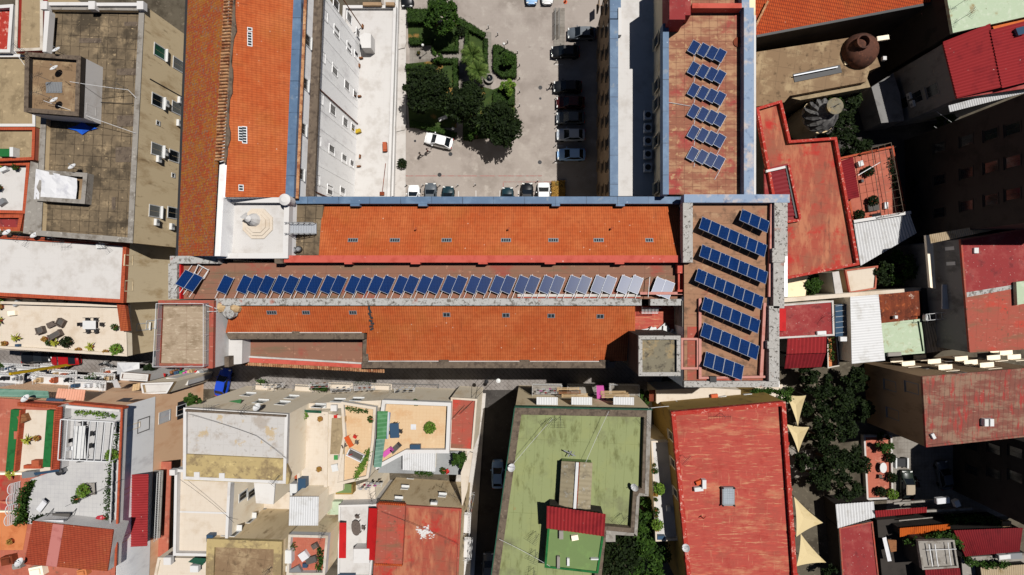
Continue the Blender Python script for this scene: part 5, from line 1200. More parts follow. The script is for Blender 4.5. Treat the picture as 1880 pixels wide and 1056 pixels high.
# beige facade with windows right of it
bf = bld('beige_house', 'beige house front between the white roof and the convent', [(-40, 442), (243, 448), (236, 560), (229, 654), (-40, 640)], 8, 0, 'beige_wall', 'cream_floor', None)
fa, fb = W(243, 448, 8), W(229, 654, 8)
for px, py, w_, h_, pn in ((270, 500, 1.3, 2.0, 'glass_dark'), (276, 596, 1.0, 1.5, 'glass_dark'), (262, 600, .8, 2.2, 'cream_shutter')): win(bf, fa, fb, px, py, w_, h_, 'white_paint', pn)
for px, py, l in ((288, 486, 'beside the upper window'), (282, 520, 'below the upper window'), (292, 500, 'right of the upper window')): ac_on(fa, fb, px, py, 'white air conditioner on the beige front ' + l)
m = MB(); a, b = hit(fa, fb, 252, 540), hit(fa, fb, 296, 534); m.tube(a, b, .08, 6); solo('wall_pipe', m, 'rust_metal', 'brown pipe bending across the beige front', 'pipe')
# the taller wall of the white roof house carries green shutters
wa_, wb_ = W(232, 446, 10.9), W(226, 556, 10.9)
for y in (478, 525): win(wr, wa_, wb_, 236, y, 1.2, 1.3, 'beige_wall', 'green_shutter', None, False)
# plant terrace
pt = bld('plant_terrace', 'cream roof terrace with potted plants and wicker seats above the street', [(-60, 552), (230, 560), (233, 654), (-60, 636)], 8.2, 8, 'beige_wall', 'cream_floor', (.75, .28), 'cream_wall', 'cream_floor', 'terrace')
m = MB(); m.pb([(214, 556), (229, 556), (236, 608), (221, 608)], 9.6, .5); part('tile_hood', m, 'tile_terracotta', pt)
m = MB(); m.pb([(-40, 540), (222, 552), (222, 556), (-40, 545)], 10.2, .3); part('tile_eaves', m, 'tile_terracotta', wr)
Z = 8.2
armchair('taupe armchair at the left of the seating group', W(79, 606, Z), .3); armchair('taupe armchair at the right of the seating group', W(116, 592, Z), -.5); armchair('long taupe wicker sofa below the small table', W(106, 615, Z), .5, 1.7, .85, 'taupe_wicker', 'sofa', 'sofa'); table('low taupe table inside the wicker seating group', W(97, 596, Z), .95, .7, 'taupe_wicker', .4, False, .4)
table('white dining table with dark chairs on the cream plant terrace', W(172, 596, Z), 1.7, 1.1, 'white_paint')
for i, (x, y, ro, l) in enumerate(((155, 595, -1.57, 'left of'), (191, 595, 1.57, 'right of'), (165, 586, 3.14, 'above, on the left side of'), (180, 586, 3.14, 'above, on the right side of'), (166, 607, 0, 'below, on the left side of'), (181, 607, 0, 'below, on the right side of'))): KCH_DARK.put(W(x, y, Z), ro, 'dark chair ' + l + ' the white dining table')
for (x, y, K, l) in ((35, 620, PL_YEL, 'big spiky yellow plant at the left of the front terrace wall'), (97, 628, PL_GRN, 'green potted plant left of the pots behind the sofa'), (107, 629, PL_YEL, 'spiky plant between the pots behind the sofa'), (129, 627, PL_DARK, 'dark green plant with a terracotta pot right of the sofa'), (171, 636, PL_YEL, 'big spiky yellow plant below the dining table'), (219, 641, PL_BIG, 'bushy plant in the bottom right terrace corner'), (4, 588, PL_YEL, 'spiky plant cut by the left edge of the cream terrace'),
                     (4, 548, PL_BIG, 'bushy plant under the tiled eaves at the left edge'), (40, 547, PL_SML, 'small plant under the tiled eaves, left one'), (75, 549, PL_SML, 'small plant under the tiled eaves, middle one'), (127, 551, PL_SML, 'small plant under the tiled eaves, right one'), (216, 600, PL_GRN, 'plant under the tile hood on the right wall'), (5, 563, PL_DRY, 'terracotta pot with dry plant at the left edge'), (86, 622, PL_DRY, 'terracotta pot left of the plants behind the sofa'), (148, 642, PL_DRY, 'terracotta pot on the front wall left of the big yellow plant'), (198, 646, PL_DRY, 'terracotta pot on the front wall right of the big yellow plant'), (13, 630, PL_DRY, 'terracotta pot on the front wall at the left')):
    K.put(W(x, y, Z), x * .7, l)
boxes('folding_chair', '', 'chair', [(34, 557, .8, .6, .45, .5, 'alu', 'pale folding chair, upper of two at the left of the terrace'), (26, 575, 1.0, .6, .4, .1, 'cream_wall', 'cream folding chair, lower of two at the left of the terrace'), (36, 635, .5, .5, .4, 0, 'blue_plastic', 'blue bucket on the front terrace wall')], Z)

# ------------------------------------------------------------------ street on the left
car('black', 68, 655, 4, 'black car parked below the cream plant terrace'); car('red', 121, 661, 184, 'red car parked right of the black car below the terrace')
car('blue', 411, 702, 78, 'bright blue car at the corner below the roof deck')
scooter('white scooter parked right of the red car', 196, 666, 20, 'white_paint'); scooter('dark scooter second from the red car', 207, 670, 340, 'grey_metal'); scooter('red scooter near the white street canopy', 330, 674, 160, 'car_red'); scooter('black scooter below the roof deck', 318, 675, 10, 'car_black')
cn = thing('street_canopy', 'white pointed street canopy below the beige house', 'canopy', W(256, 678, 0))
m = MB(); p = [Vector((-1.6, -1.3, 2.2)), Vector((1.6, -1.3, 2.2)), Vector((1.6, 1.3, 2.2)), Vector((-1.6, 1.3, 2.2))]; m.add(p + [Vector((.1, .1, 3.2))], [(0, 1, 4), (1, 2, 4), (2, 3, 4), (3, 0, 4), (3, 2, 1, 0)]); lpart('cloth', m, 'white_cloth', cn)
for q in p: lpart('post', MB().tube((q.x * .95, q.y * .95, 0), (q.x * .95, q.y * .95, 2.2), .04, 5), 'white_metal', cn)
tree('small dark street tree beside the white canopy', 274, 679, 2.4, 1.0, 1.0, 'leaf_dark', 700, .2, clumps=12)
awning('red shop awning right of the small dark street tree', [(280, 683), (304, 686), (303, 692), (278, 690)], [2.4, 2.4, 2.1, 2.1], 'awning_red')
STALL = ['white_paint', 'pale_wood', 'red_plastic', 'blue_plastic', 'grey_metal', 'green_plastic', 'white_cloth', 'pink_cloth']
sl_ = ['pale crate', 'red crate', 'white box', 'grey bin', 'wooden crate', 'blue crate', 'green crate', 'pink bundle']
sm_ = ['pale_wood', 'red_plastic', 'white_paint', 'grey_metal', 'wood', 'blue_plastic', 'green_plastic', 'pink_cloth']
for i in range(24):
    x = 296 + (i % 12) * 7.4 + random.uniform(-2, 2); y = 683 + (i // 12) * 8 + random.uniform(-3, 3); k = i % 8; c = W(x, y, .01)
    m = MB(); m.box(c.x, c.y, .01, random.uniform(.5, .9), random.uniform(.4, .7), random.uniform(.4, 1.1), random.random()); m.box(c.x, c.y, .3, .35, .35, .9, random.random())
    solo('street_crate', m, sm_[k], sl_[k] + ', %s from the left in the %s street clutter row below the roof deck' % (ORD[i % 12], 'upper' if i < 12 else 'lower'), 'crate')
# ================================================================== LOWER LEFT: HOUSE WITH PERGOLA TERRACE
b1 = bld('terrace_house', 'tall white and peach house with pergola and turf terraces at the lower left', [(-80, 726), (224, 746), (211, 1120), (-80, 1120)], 15.8, 0, 'peach_wall', 'salmon_floor', None)
e1, e2 = W(224, 746, 15.8), W(211, 1120, 15.8); n1, n2 = W(-80, 726, 15.8), W(224, 746, 15.8)
d_ = (e2 - e1).normalized(); o_ = Vector((-d_.y, d_.x, 0)) * .03
if o_.x < 0: o_ = -o_
m = MB(); m.solid([e1 - o_ * 3, e2 - o_ * 3, e2 + o_, e1 + o_], 10.2); part('upper_wall', m, 'pale_wall', b1)
m = MB(); m.pb([(112, 744), (222, 749), (213, 964), (46, 962), (56, 880), (103, 864)], 15.83, .1); part('tiled_floor', m, 'tile_floor', b1)
m = MB(); m.pb([(36, 752), (98, 754), (92, 866), (30, 866)], 15.84, .1); part('strip_floor', m, 'cream_floor', b1)
m = MB(); m.pb([(20, 752), (35, 753), (24, 866), (10, 866)], 16.3, .6); m.pb([(86, 753), (99, 754), (92, 858), (78, 858)], 16.3, .6); part('turf_strip', m, 'turf', b1)
m = MB(); m.pb([(35.5, 753), (38, 753), (27, 866), (24.5, 866)], 16.5, .7); m.pb([(99.5, 754), (102, 754), (95, 862), (92.5, 862)], 16.6, .8); part('planter_edge', m, 'brick_trim', b1)
m = MB(); m.pb([(106, 746), (113, 746), (108, 862), (100, 862)], 17.2, 1.4); part('dividing_wall', m, 'white_plaster', b1)
m = MB()
for i in range(34): p = W(109.5, 748, 17.25).lerp(W(104, 860, 17.25), i / 33); m.tube(p + Vector((-.3, 0, .06)), p + Vector((.32, 0, -.02)), .12, 6)
part('wall_tiles', m, 'tile_terracotta', b1)
m = MB(); m.pb([(32, 739), (104, 744), (104, 750), (32, 746)], 16.9, 1.0); part('tile_edge', m, 'tile_terracotta', b1)
m = MB(); m.pb([(126, 739), (225, 748), (225, 752), (126, 743)], 16.8, .95); m.pb([(221.5, 752.3), (225, 752.3), (213, 1040), (209.5, 1040)], 16.8, .14); part('parapet', m, 'brick_trim', b1)
m = MB(); m.pb([(221.9, 752.3), (224.7, 752.3), (212.7, 1040), (209.9, 1040)], 16.66, .8); part('parapet_wall', m, 'white_plaster', b1)
m = MB(); m.pb([(113, 743.5), (219, 752.5), (219, 756), (113, 749)], 16.6, .8); part('white_kerb', m, 'white_plaster', b1)
pg = thing('pergola', 'open white pergola over the long white table on the tiled terrace', 'pergola', W(160, 808, 15.83))
m = MB(); q = [W(112, 770, 17.3), W(209, 775, 17.3), W(201, 848, 17.3), W(107, 844, 17.3)]
for i in range(4): m.beam(q[i], q[(i + 1) % 4], .1, .14)
for i in range(1, 7): m.beam(q[0].lerp(q[1], i / 7) + Vector((0, 0, .1)), q[3].lerp(q[2], i / 7) + Vector((0, 0, .1)), .07, .08)
part('beam', m, 'white_metal', pg)
m = MB()
for p in q: m.tube((p.x, p.y, 15.83), p, .06, 6)
part('post', m, 'white_metal', pg)
Z = 15.84
table('long white table under the white pergola', W(156, 809, Z), 1.35, 3.8, 'white_paint')
for (x, y, ro, K, l) in ((158, 776, 3.14, KCH_DARK, 'dark chair at the top end of the long white table'), (141, 806, -1.57, KCH_DARK, 'dark chair on the left side of the long white table'), (138, 821, -1.57, KCH_WHITE, 'white chair on the left side of the long white table'), (173, 794, 1.57, KCH_DARK, 'upper dark chair on the right side of the long white table'), (172, 816, 1.57, KCH_DARK, 'lower dark chair on the right side of the long white table'), (155, 841, 0, KCH_DARK, 'dark chair at the bottom end of the long white table')): K.put(W(x, y, Z), ro, l)
lounger('white sun lounger lying askew on the tiled terrace', W(80, 928, Z), -.65)
sw = thing('garden_swing', 'garden swing seat with white canopy beside the terracotta roof', 'swing', W(120, 946, Z))
lpart('seat', MB().box(0, .1, .45, 2.0, .7, .15), 'grey_cloth', sw); lpart('backrest', MB().box(0, -.3, .6, 2.0, .12, .6), 'grey_cloth', sw)
m = MB(); m.add([(-1.4, -.7, 1.7), (1.4, -.7, 1.7), (1.4, .25, 1.95), (-1.4, .25, 1.95), (-1.4, -.7, 1.62), (1.4, -.7, 1.62), (1.4, .25, 1.87), (-1.4, .25, 1.87)], [(0, 1, 2, 3), (7, 6, 5, 4), (0, 4, 5, 1), (1, 5, 6, 2), (2, 6, 7, 3), (3, 7, 4, 0)]); lpart('canopy', m, 'white_cloth', sw)
m = MB()
for s in (-1.35, 1.35): m.tube((s, -.7, 0), (s, -.2, 1.8), .04, 5); m.tube((s, .8, 0), (s, -.2, 1.8), .04, 5)
m.tube((-1.35, .6, .9), (1.35, .6, .9), .03, 5); lpart('frame', m, 'dark_metal', sw)
table('low square table with a bushy plant on the tiled terrace', W(166, 896, Z), 1.7, 1.4, 'concrete', .05, False, .42, 'dark_metal')
PL_BIG.put(W(160, 898, Z + .42), 0, 'bushy light green plant standing on the low square table'); PL_GRN.put(W(145, 914, Z), 0, 'trailing plant left of the low square table'); PL_YEL.put(W(57, 806, Z), 0, 'spiky plant in the middle of the turf edged terrace'); PL_DRY.put(W(73, 803, Z), 0, 'terracotta pot in the middle of the turf edged terrace'); PL_YEL.put(W(27, 868, Z), 2, 'yellow plant at the bottom of the left turf strip'); PL_BIG.put(W(212, 834, Z), 0, 'leafy plant against the right parapet by the pergola')
m = MB(); c = W(187, 957, Z); m.lathe(c, [(.75, 0), (.8, .2), (.5, .4), (.15, .48)], 9); solo('bean_bag', m, 'dotted_cloth', 'red and white dotted bean bag in the terrace corner', 'bean bag')
gr = thing('barbecue', 'dark barbecue trolley at the top left corner of the tiled terrace', 'barbecue', W(120, 862, Z), .5); lpart('bowl', MB().lathe((0, 0, .6), [(.2, 0), (.42, .2), (.42, .3), (.2, .45)], 12), 'dark_metal', gr); lpart('stand', MB().box(0, 0, .05, .5, .5, .55), 'grey_metal', gr)
boxes('garden_bench', '', 'bench', [(48, 767, 1.0, .9, .5, .4, 'wood', 'brown hexagonal seat at the top of the turf edged terrace'), (66, 855, 2.0, .4, .5, 0, 'brick_trim', 'orange bench at the bottom of the turf edged terrace'), (73, 848, .9, .7, .6, 0, 'terracotta', 'orange box on the orange bench'), (37, 797, .5, .9, .5, 0, 'salmon_floor', 'small pink box on the left turf strip'), (62, 868, 1.5, .7, .7, .1, 'grey_metal', 'grey metal table below the orange bench')], Z)
m = MB(); q = [W(62, 868, 16.6), W(108, 862, 17.0), W(108, 866, 16.9), W(62, 873, 16.5)]; m.solid(q, ('t', .05)); solo('glass_canopy', m, 'glass_blue', 'narrow glass canopy between the two terraces', 'canopy')
r = thing('trellis_panel', 'trellis', 'trellis'); m = MB()
n = 9
for i in range(n): t = math.pi * i / (n - 1); t2 = math.pi * (i + 1) / (n - 1); 
pts = [Vector((.0, -.6, 0)), Vector((0, -.6, .9))] + [Vector((-.0, -.6 * math.cos(math.pi * i / 10), .9 + .35 * math.sin(math.pi * i / 10))) for i in range(11)] + [Vector((0, .6, 0))]
m.path(pts, .04, 5)
for i in range(7): y = -.45 + .15 * i; m.beam((0, y, .05), (0, y, .9 + .3 * math.sqrt(max(0, 1 - (y / .6) ** 2))), .03, .05)
for i in range(6): m.beam((0, -.6, .1 + .16 * i), (0, .6, .1 + .16 * i), .03, .05)
lpart('lattice', m, 'white_metal', r)
TR = Kit(r)
TR_Y = (852, 872, 891, 911, 929, 948, 966)
for i, y in enumerate(TR_Y):
    t = (y - 752) / 290; x = 217 - 12 * t
    o = TR.put(W(x - 4, y, Z), 0, '%s white arched trellis from the top along the right parapet' % ORD[i + 1], 'white trellis arches on the terrace'); o.rotation_euler = (0, R(32), 0)
o = TR.put(W(214, 782, Z), 0, 'white arched trellis at the top right corner by the pergola', 'white trellis arches on the terrace'); o.rotation_euler = (0, R(32), 0)
for i, y in enumerate((893, 913, 931, 950)):
    o = TR.put(W(38 - i * 2, y, Z), 0, '%s white trellis panel behind the terrace hedge' % ORD[i], 'white trellis arches on the terrace'); o.rotation_euler = (0, R(-20), 0)
vine('dark leafy hedge along the left side of the tiled terrace', [(62, 884), (52, 908), (48, 930), (45, 956)], Z, 1.4, 'leaf_mid', 260, .17); vine('green climbers inside the top white kerb', [(140, 756), (165, 757), (190, 760), (214, 764)], Z, .7, 'leaf_light', 60, .13); vine('climbers behind the right trellis arches', [(205, 850), (202, 900), (198, 960)], Z, .8, 'leaf_mid', 50, .13); vine('climbers on the right parapet beside the pergola', [(218, 780), (213, 835)], Z, .6, 'leaf_mid', 45, .12)
vine('dark hedge behind the garden swing', [(66, 950), (92, 948)], Z, .9, 'leaf_dark', 150, .15)
tr = thing('lean_to', 'terracotta tiled lean-to roof below the garden swing', 'lean-to', W(125, 1000, 15.8))
q = [W(60, 957, 18.2), W(208, 973, 18.2), W(197, 1049, 16.9), W(44, 1036, 16.9)]
part('roof', MB().solid(q, ('t', .15)), 'tile_terracotta', tr)
m = MB(); m.solid([p - Vector((0, 0, .17)) for p in q], 15.8); part('wall', m, 'white_plaster', tr)
m = MB(); m.solid([W(97, 962, 18.26), W(117, 964, 18.26), W(104, 1041, 16.97), W(84, 1039, 16.97)], ('t', .05)); part('clear_strip', m, 'pink_corr', tr)
DISH.put(W(52, 1027, 16.9), .4, 'large white dish at the lower left corner of the terracotta roof')
m = MB(); m.pb([(-60, 872), (36, 872), (30, 938), (-60, 938)], 15.83, .1); part('red_floor', m, 'red_roof_old', b1); m = MB(); m.pb([(-60, 941), (54, 941), (42, 1010), (-60, 1010)], 15.83, .1); part('orange_floor', m, 'orange_floor', b1)
m = MB(); m.pb([(-60, 938), (34, 938), (34, 941), (-60, 941)], 16.4, .6); m.pb([(-60, 868), (60, 868), (60, 872), (-60, 872)], 16.3, .5); part('low_wall', m, 'cream_wall', b1)
PL_DRY.put(W(24, 992, 15.8), 0, 'dry plant in a pot on the orange terrace floor'); m = MB(); m.box(*W(20, 925, 15.8).xy, 15.83, 1.6, 1.0, .5); solo('red_chest', m, 'red_roof', 'dull red chest on the red terrace at the left edge', 'chest')
for i, (x, y, s, mm, l) in enumerate(((12, 1030, 1.4, 'rust_metal', 'rusty grille box at the bottom left corner'), (30, 1040, .9, 'concrete', 'grey box below the orange terrace'), (66, 1050, 1.6, 'cream_wall', 'cream block below the terracotta roof'), (150, 1052, 1.1, 'orange_floor', 'orange block below the terracotta roof'))):
    m = MB(); c = W(x, y, 16.5); m.box(c.x, c.y, 15.8, s, s * .7, .7, .2); m.box(c.x, c.y, 16.5, s * .7, s * .4, .2, .2); solo('roof_box', m, mm, l, 'box')
# east wall of the house
for px, py, w_, h_, fr, pn, sh in ((263, 780, 1.5, 1.9, 'grey_wall', 'grey_shutter', None), (302, 765, 1.3, 2.0, 'white_paint', 'white_cloth', None), (333, 752, 1.2, 1.9, 'white_paint', 'glass_dark', 'dark_metal')): win(b1, e1, e2, px, py, w_, h_, fr, pn, sh, False)
for px, py in ((243, 784), (236, 900), (236, 985)): win(b1, e1, e2, px, py, .5, 2.3, 'cream_wall', 'dark_metal', None, False)
p = hit(e1, e2, 247, 935); m = MB()
bq = [hit(e1, e2, 245, 870), hit(e1, e2, 243, 1002)]
m.corr(bq[0] + Vector((0, 0, .3)), bq[1] + Vector((0, 0, .3)), bq[1] + Vector((1.9, 0, .1)), bq[0] + Vector((1.9, 0, .1)), .3, .04); solo('canopy', m, 'red_corr', 'red corrugated balcony roof on the white house wall', 'canopy')
bq = [hit(e1, e2, 282, 864), hit(e1, e2, 276, 988)]
br = thing('metal_balcony', 'white metal balcony below the red corrugated canopy', 'balcony', bq[0].lerp(bq[1], .5)); m = MB(); L = (bq[1] - bq[0]).length; dd = (bq[1] - bq[0]).normalized()
m.solid([bq[0], bq[1], bq[1] + Vector((1.2, 0, 0)), bq[0] + Vector((1.2, 0, 0))], ('t', .12)); part('slab', m, 'concrete', br)
m = MB(); m.rail([bq[0] + Vector((1.15, 0, 0)), bq[1] + Vector((1.15, 0, 0))], 1.0, .03, .22, 2); part('railing', m, 'white_metal', br)
bq = [hit(e1, e2, 296, 848), hit(e1, e2, 290, 1022)]; m = MB(); m.solid([bq[0], bq[1], bq[1] + Vector((1.3, 0, 0)), bq[0] + Vector((1.3, 0, 0))], ('t', .15)); solo('salmon_ledge', m, 'salmon_floor', 'long salmon coloured ledge low on the peach wall', 'ledge')
# north front: balconies with clutter
r_ = 0
for px, py, w_ in ((10, 703, 4.5), (60, 700, 3.2), (105, 706, 5.0), (45, 690, 4.0), (98, 685, 4.0), (150, 706, 3.5), (190, 702, 3.0), (215, 692, 3.6), (165, 716, 4.0), (240, 700, 3.6), (262, 712, 4.4), (300, 700, 3.4), (120, 696, 3.0), (20, 684, 3.0)):
    if px > 228: continue
    balcony(b1, n1, n2, px, py, w_, 1.3, 'white_plaster', 'white_metal')
    p = hit(n1, n2, px, py)
    for k in range(3):
        c = p + Vector((-w_ / 2 + .5 + k * (w_ - 1) / 2 + random.uniform(-.2, .2), .65, 0)); r_ += 1
        mm = ['pale_wood', 'white_cloth', 'grey_metal', 'terracotta', 'white_paint', 'blue_plastic', 'black_cloth'][(r_ * 3) % 7]; ll = ['wooden box', 'folded white cloth', 'grey metal box', 'clay trough', 'white cabinet', 'blue tub', 'black bag'][(r_ * 3) % 7]
        m = MB(); m.box(c.x, c.y, c.z, random.uniform(.4, .9), random.uniform(.35, .7), random.uniform(.3, .9), random.uniform(-.2, .2)); m.box(c.x, c.y, c.z, .3, .3, 1.0, .5)
        solo('balcony_box', m, mm, '%s, %s thing on the %s white balcony along the left street front' % (ll, ORD[k], ORD[(r_ - 1) // 3]), 'box', 'things on the white street balconies')
m = MB(); p, q = hit(n1, n2, 18, 708), hit(n1, n2, 143, 686); p += Vector((0, 1.5, 0)); q += Vector((0, 1.5, 0)); m.beam(p, q, .34, .3); m.beam(q, q + Vector((1.9, .3, .2)), .4, .2); solo('yellow_pipe', m, 'yellow_paint', 'yellow painted pipe running down the street front', 'pipe')
awning('teal canvas awning at the top of the street front', [(-30, 712), (88, 718), (90, 731), (-30, 727)], [15.2, 15.2, 15.7, 15.7], 'awning_teal')
corr('corrugated_awning', 'peach corrugated awning in the middle of the street front', 'awning', [(106, 713), (157, 716), (154, 736), (101, 733)], 15, 'peach_corr', .3, .05, None, [15.0, 15.0, 15.6, 15.6])
m = MB(); m.pb([(86, 731), (115, 733), (115, 737), (84, 736)], 16.0, .5); solo('glass_box', m, 'glass_blue', 'blue glass roof light beside the peach awning', 'roof light'); m = MB(); q = [W(212, 737, 15.9), W(226, 731, 15.9), W(244, 731, 15.9), W(232, 738, 15.9)]; m.solid(q, ('t', .1)); solo('roof_grille', m, 'dark_metal', 'dark sloping grille at the top right of the street front', 'grille')
DISH.put(W(63, 731, 16.0), .4, 'white dish on the roof edge above the teal awning')
vine('green plants on the street balconies, left clump', [(164, 694), (176, 692)], 8, 1.0, 'leaf_mid', 60, .16); vine('green plants on the street balconies, small right clump', [(182, 703), (192, 703)], 8, .8, 'leaf_light', 50, .15); vine('green plants at the far left end of the street', [(0, 668), (6, 672)], 6, 1.2, 'leaf_mid', 90, .16)
corr('tan_canopy', 'small tan canopy over a balcony at the right end of the street front', 'canopy', [(244, 706), (258, 703), (256, 716), (242, 718)], 9, 'pale_wood', .3, .03)
ss = bld('street_shop', 'low pale shop annex between the street and the peach wall', [(258, 704), (318, 702), (306, 722), (262, 724)], 8.4, 0, 'cream_wall', 'white_floor', (.5, .15), 'pale_wood', 'white_plaster')
awning('white tilted sheet near the street canopy', [(206, 700), (214, 696), (222, 712), (210, 712)], [9.5, 10.2, 9.2, 9.0], 'white_cloth'); 
sb = bld('street_kiosk', 'small white flat roofed kiosk with lattice side beside the street canopy', [(223, 684), (272, 688), (270, 700), (220, 697)], 5.2, 0, 'white_plaster', 'white_floor', (.3, .12), 'wood', 'white_plaster')
sb2 = bld('street_kiosk', 'small white flat roofed kiosk at the corner by the street crates', [(306, 694), (346, 696), (344, 707), (300, 704)], 5.2, 0, 'white_plaster', 'white_floor', (.3, .12), 'white_plaster', 'white_plaster')

# ================================================================== LOWER MIDDLE: CREAM HOUSES
c1 = bld('cream_house', 'cream house with a weathered pale flat roof beside the blue car', [(337, 749), (528, 761), (524, 888), (336, 880)], 14.0, 0, 'cream_wall', 'pale_roof', (.4, .3), 'pale_roof', 'white_plaster')
m = MB(); m.pb([(338, 834), (523, 843), (532, 872), (529, 889), (338, 882)], 14.3, .4); part('ochre_roof', m, 'ochre_roof', c1)
m = MB(); m.pb([(340, 752), (524, 763), (524, 766), (340, 756)], 14.75, .5); part('edge_beam', m, 'grey_coping', c1)
a, b = W(337, 749, 14.4), W(528, 761, 14.4)
for px, py in ((455, 725), (535, 730), (518, 741), (584, 746), (478, 738)): win(c1, a, b, px, py, 1.1, 1.5, 'white_paint', 'glass_dark', None, True)
for px, py, w_ in ((500, 706, 4), (585, 707, 3.5), (560, 718, 3), (488, 716, 3.0)): balcony(c1, a, b, px, py, w_, .9, 'cream_floor', 'grey_metal')
awning('green striped awning on the cream street front', [(424, 736), (444, 733), (441, 741), (420, 737)], [10.4, 10.4, 11.0, 11.0], 'awning_green')
DISH.put(W(481, 747, 14.4), .5, 'white dish on the roof edge of the weathered pale roof'); ANT.put(W(462, 744, 14.2), 1, 'antenna left of the dish on the weathered pale roof edge')
tree('dark round bush on the corner of the cream street front', 354, 736, 12.4, 1.15, 1.0, 'leaf_mid', 800, .18, 'bush', 'bush', 12, 11.0)
vine('bright green climber hanging over the paved street', [(576, 710), (600, 712)], 3, 1.0, 'leaf_mid', 110, .18); vine('small weeds along the street side of the cream houses', [(470, 699), (490, 700)], 3, .6, 'leaf_mid', 60, .14)
c2 = bld('white_terrace_house', 'house with a blank pale terrace and white parapet below the ochre roof', [(321, 862), (424, 866), (416, 1022), (318, 1020)], 13.2, 0, 'cream_wall', 'cream_floor', (.7, .28), 'white_plaster', 'white_plaster')
m = MB(); m.pb([(322, 938), (418, 941), (418, 944), (322, 941)], 13.26, .1); part('floor_seam', m, 'white_plaster', c2)
for x, y in ((316, 868), (361, 872), (407, 874)): m = MB(); m.rb(x - 5, y - 5, x + 5, y + 5, 14.42, .7); part('roof_pier', m, 'white_plaster', c2)
m = MB(); m.pb([(334, 846), (436, 851), (434, 884), (424, 888), (424, 862), (336, 858)], 13.9, .6); part('grey_lean_to', m, 'grey_floor', c2)
ea, eb_ = W(424, 866, 13.9), W(416, 1022, 13.9)
for px, py in ((446, 910), (462, 906)): win(c2, ea, eb_, px, py, .9, 1.8, 'white_paint', 'glass_dark', None, False)
boxes('roof_box', '', 'box', [(392, 983, .8, .8, .8, 0, 'blue_plastic', 'blue grey box in the corner of the pale terrace'), (361, 1041, 1.0, .8, .5, 0, 'white_paint', 'white box below the pale terrace'), (313, 1026, .9, .9, .6, 0, 'white_plaster', 'white pier block at the lower left corner of the pale terrace')], 13.2)
bld('cream_annex', 'cream stepped annex at the very bottom below the pale terrace', [(290, 1024), (382, 1026), (380, 1120), (270, 1120)], 12.6, 0, 'cream_wall', 'cream_floor', (.3, .25), 'cream_wall', 'cream_floor')
m = MB(); q = [W(345, 1032, 13.5), W(357, 1024, 13.9), W(380, 1026, 13.9), W(372, 1038, 13.5)]; m.solid(q, ('t', .08)); solo('mesh_screen', m, 'dark_green_fence', 'dark green mesh panel below the pale terrace', 'panel')
sheet('inner_yard', [(440, 880), (560, 880), (560, 1000), (440, 1000)], 'cream_floor', 5.0, 0)
c3 = bld('ochre_house', 'house with yellow brown mossy roof at the bottom, tan wall with slanted windows above', [(380, 990), (517, 995), (514, 1120), (376, 1120)], 14.0, 0, 'tan_wall', 'roof_tan', (.3, .9), 'ochre_roof', 'ochre_roof')
a, b = W(380, 990, 14.3), W(517, 995, 14.3)
for px, py in ((452, 956), (424, 980)): win(c3, a, b, px, py, 1.5, 1.3, 'white_paint', 'glass_dark', None, True, .7)
win(c3, a, b, 477, 930, 2.2, 1.6, 'grey_wall', 'glass_dark', None, False)
bld('white_stair_hood', 'white walled yard entrance between the ochre roof and the tan wall', [(466, 884), (505, 886), (502, 926), (470, 924)], 9.5, 0, 'cream_wall', 'white_plaster', None)
corr('corrugated_roof', 'square white corrugated roof beside the potted terrace', 'roof', [(532, 912), (585, 912), (584, 965), (530, 965)], 13.0, 'white_corr', .28, .03, ('cream_wall', 0))
c4 = bld('salmon_terrace', 'small cluttered salmon terrace with plants at the bottom', [(530, 982), (602, 984), (596, 1056), (526, 1056)], 12.4, 0, 'beige_wall', 'salmon_floor', (.7, .25), 'white_plaster', 'cream_wall', 'terrace')
boxes('terrace_box', '', 'box', [(535, 1016, .8, 1.6, .9, 0, 'white_paint', 'white machine at the left of the salmon terrace'), (560, 1018, 1.0, 1.0, .5, .6, 'white_cloth', 'crumpled white sheet in the middle of the salmon terrace'), (573, 1026, 1.3, .8, .4, .3, 'grey_cloth', 'grey bundle on the salmon terrace'), (562, 1036, .6, .5, .4, 0, 'blue_plastic', 'blue tub on the salmon terrace'), (545, 1046, 1.4, 1.0, .5, .5, 'grey_metal', 'dark mesh cage at the bottom of the salmon terrace'), (528, 1040, .8, .7, .6, 0, 'white_paint', 'white box at the lower left of the salmon terrace'), (580, 1000, .7, .6, .5, .5, 'taupe_wicker', 'wicker seat at the top right of the salmon terrace')], 12.4)
vine('green plants along the right side of the salmon terrace', [(588, 1005), (592, 1030), (586, 1046)], 12.4, .9, 'leaf_mid', 90, .15); vine('green plant at the top left of the salmon terrace', [(538, 996), (540, 1002)], 12.4, .8, 'leaf_mid', 100, .14)
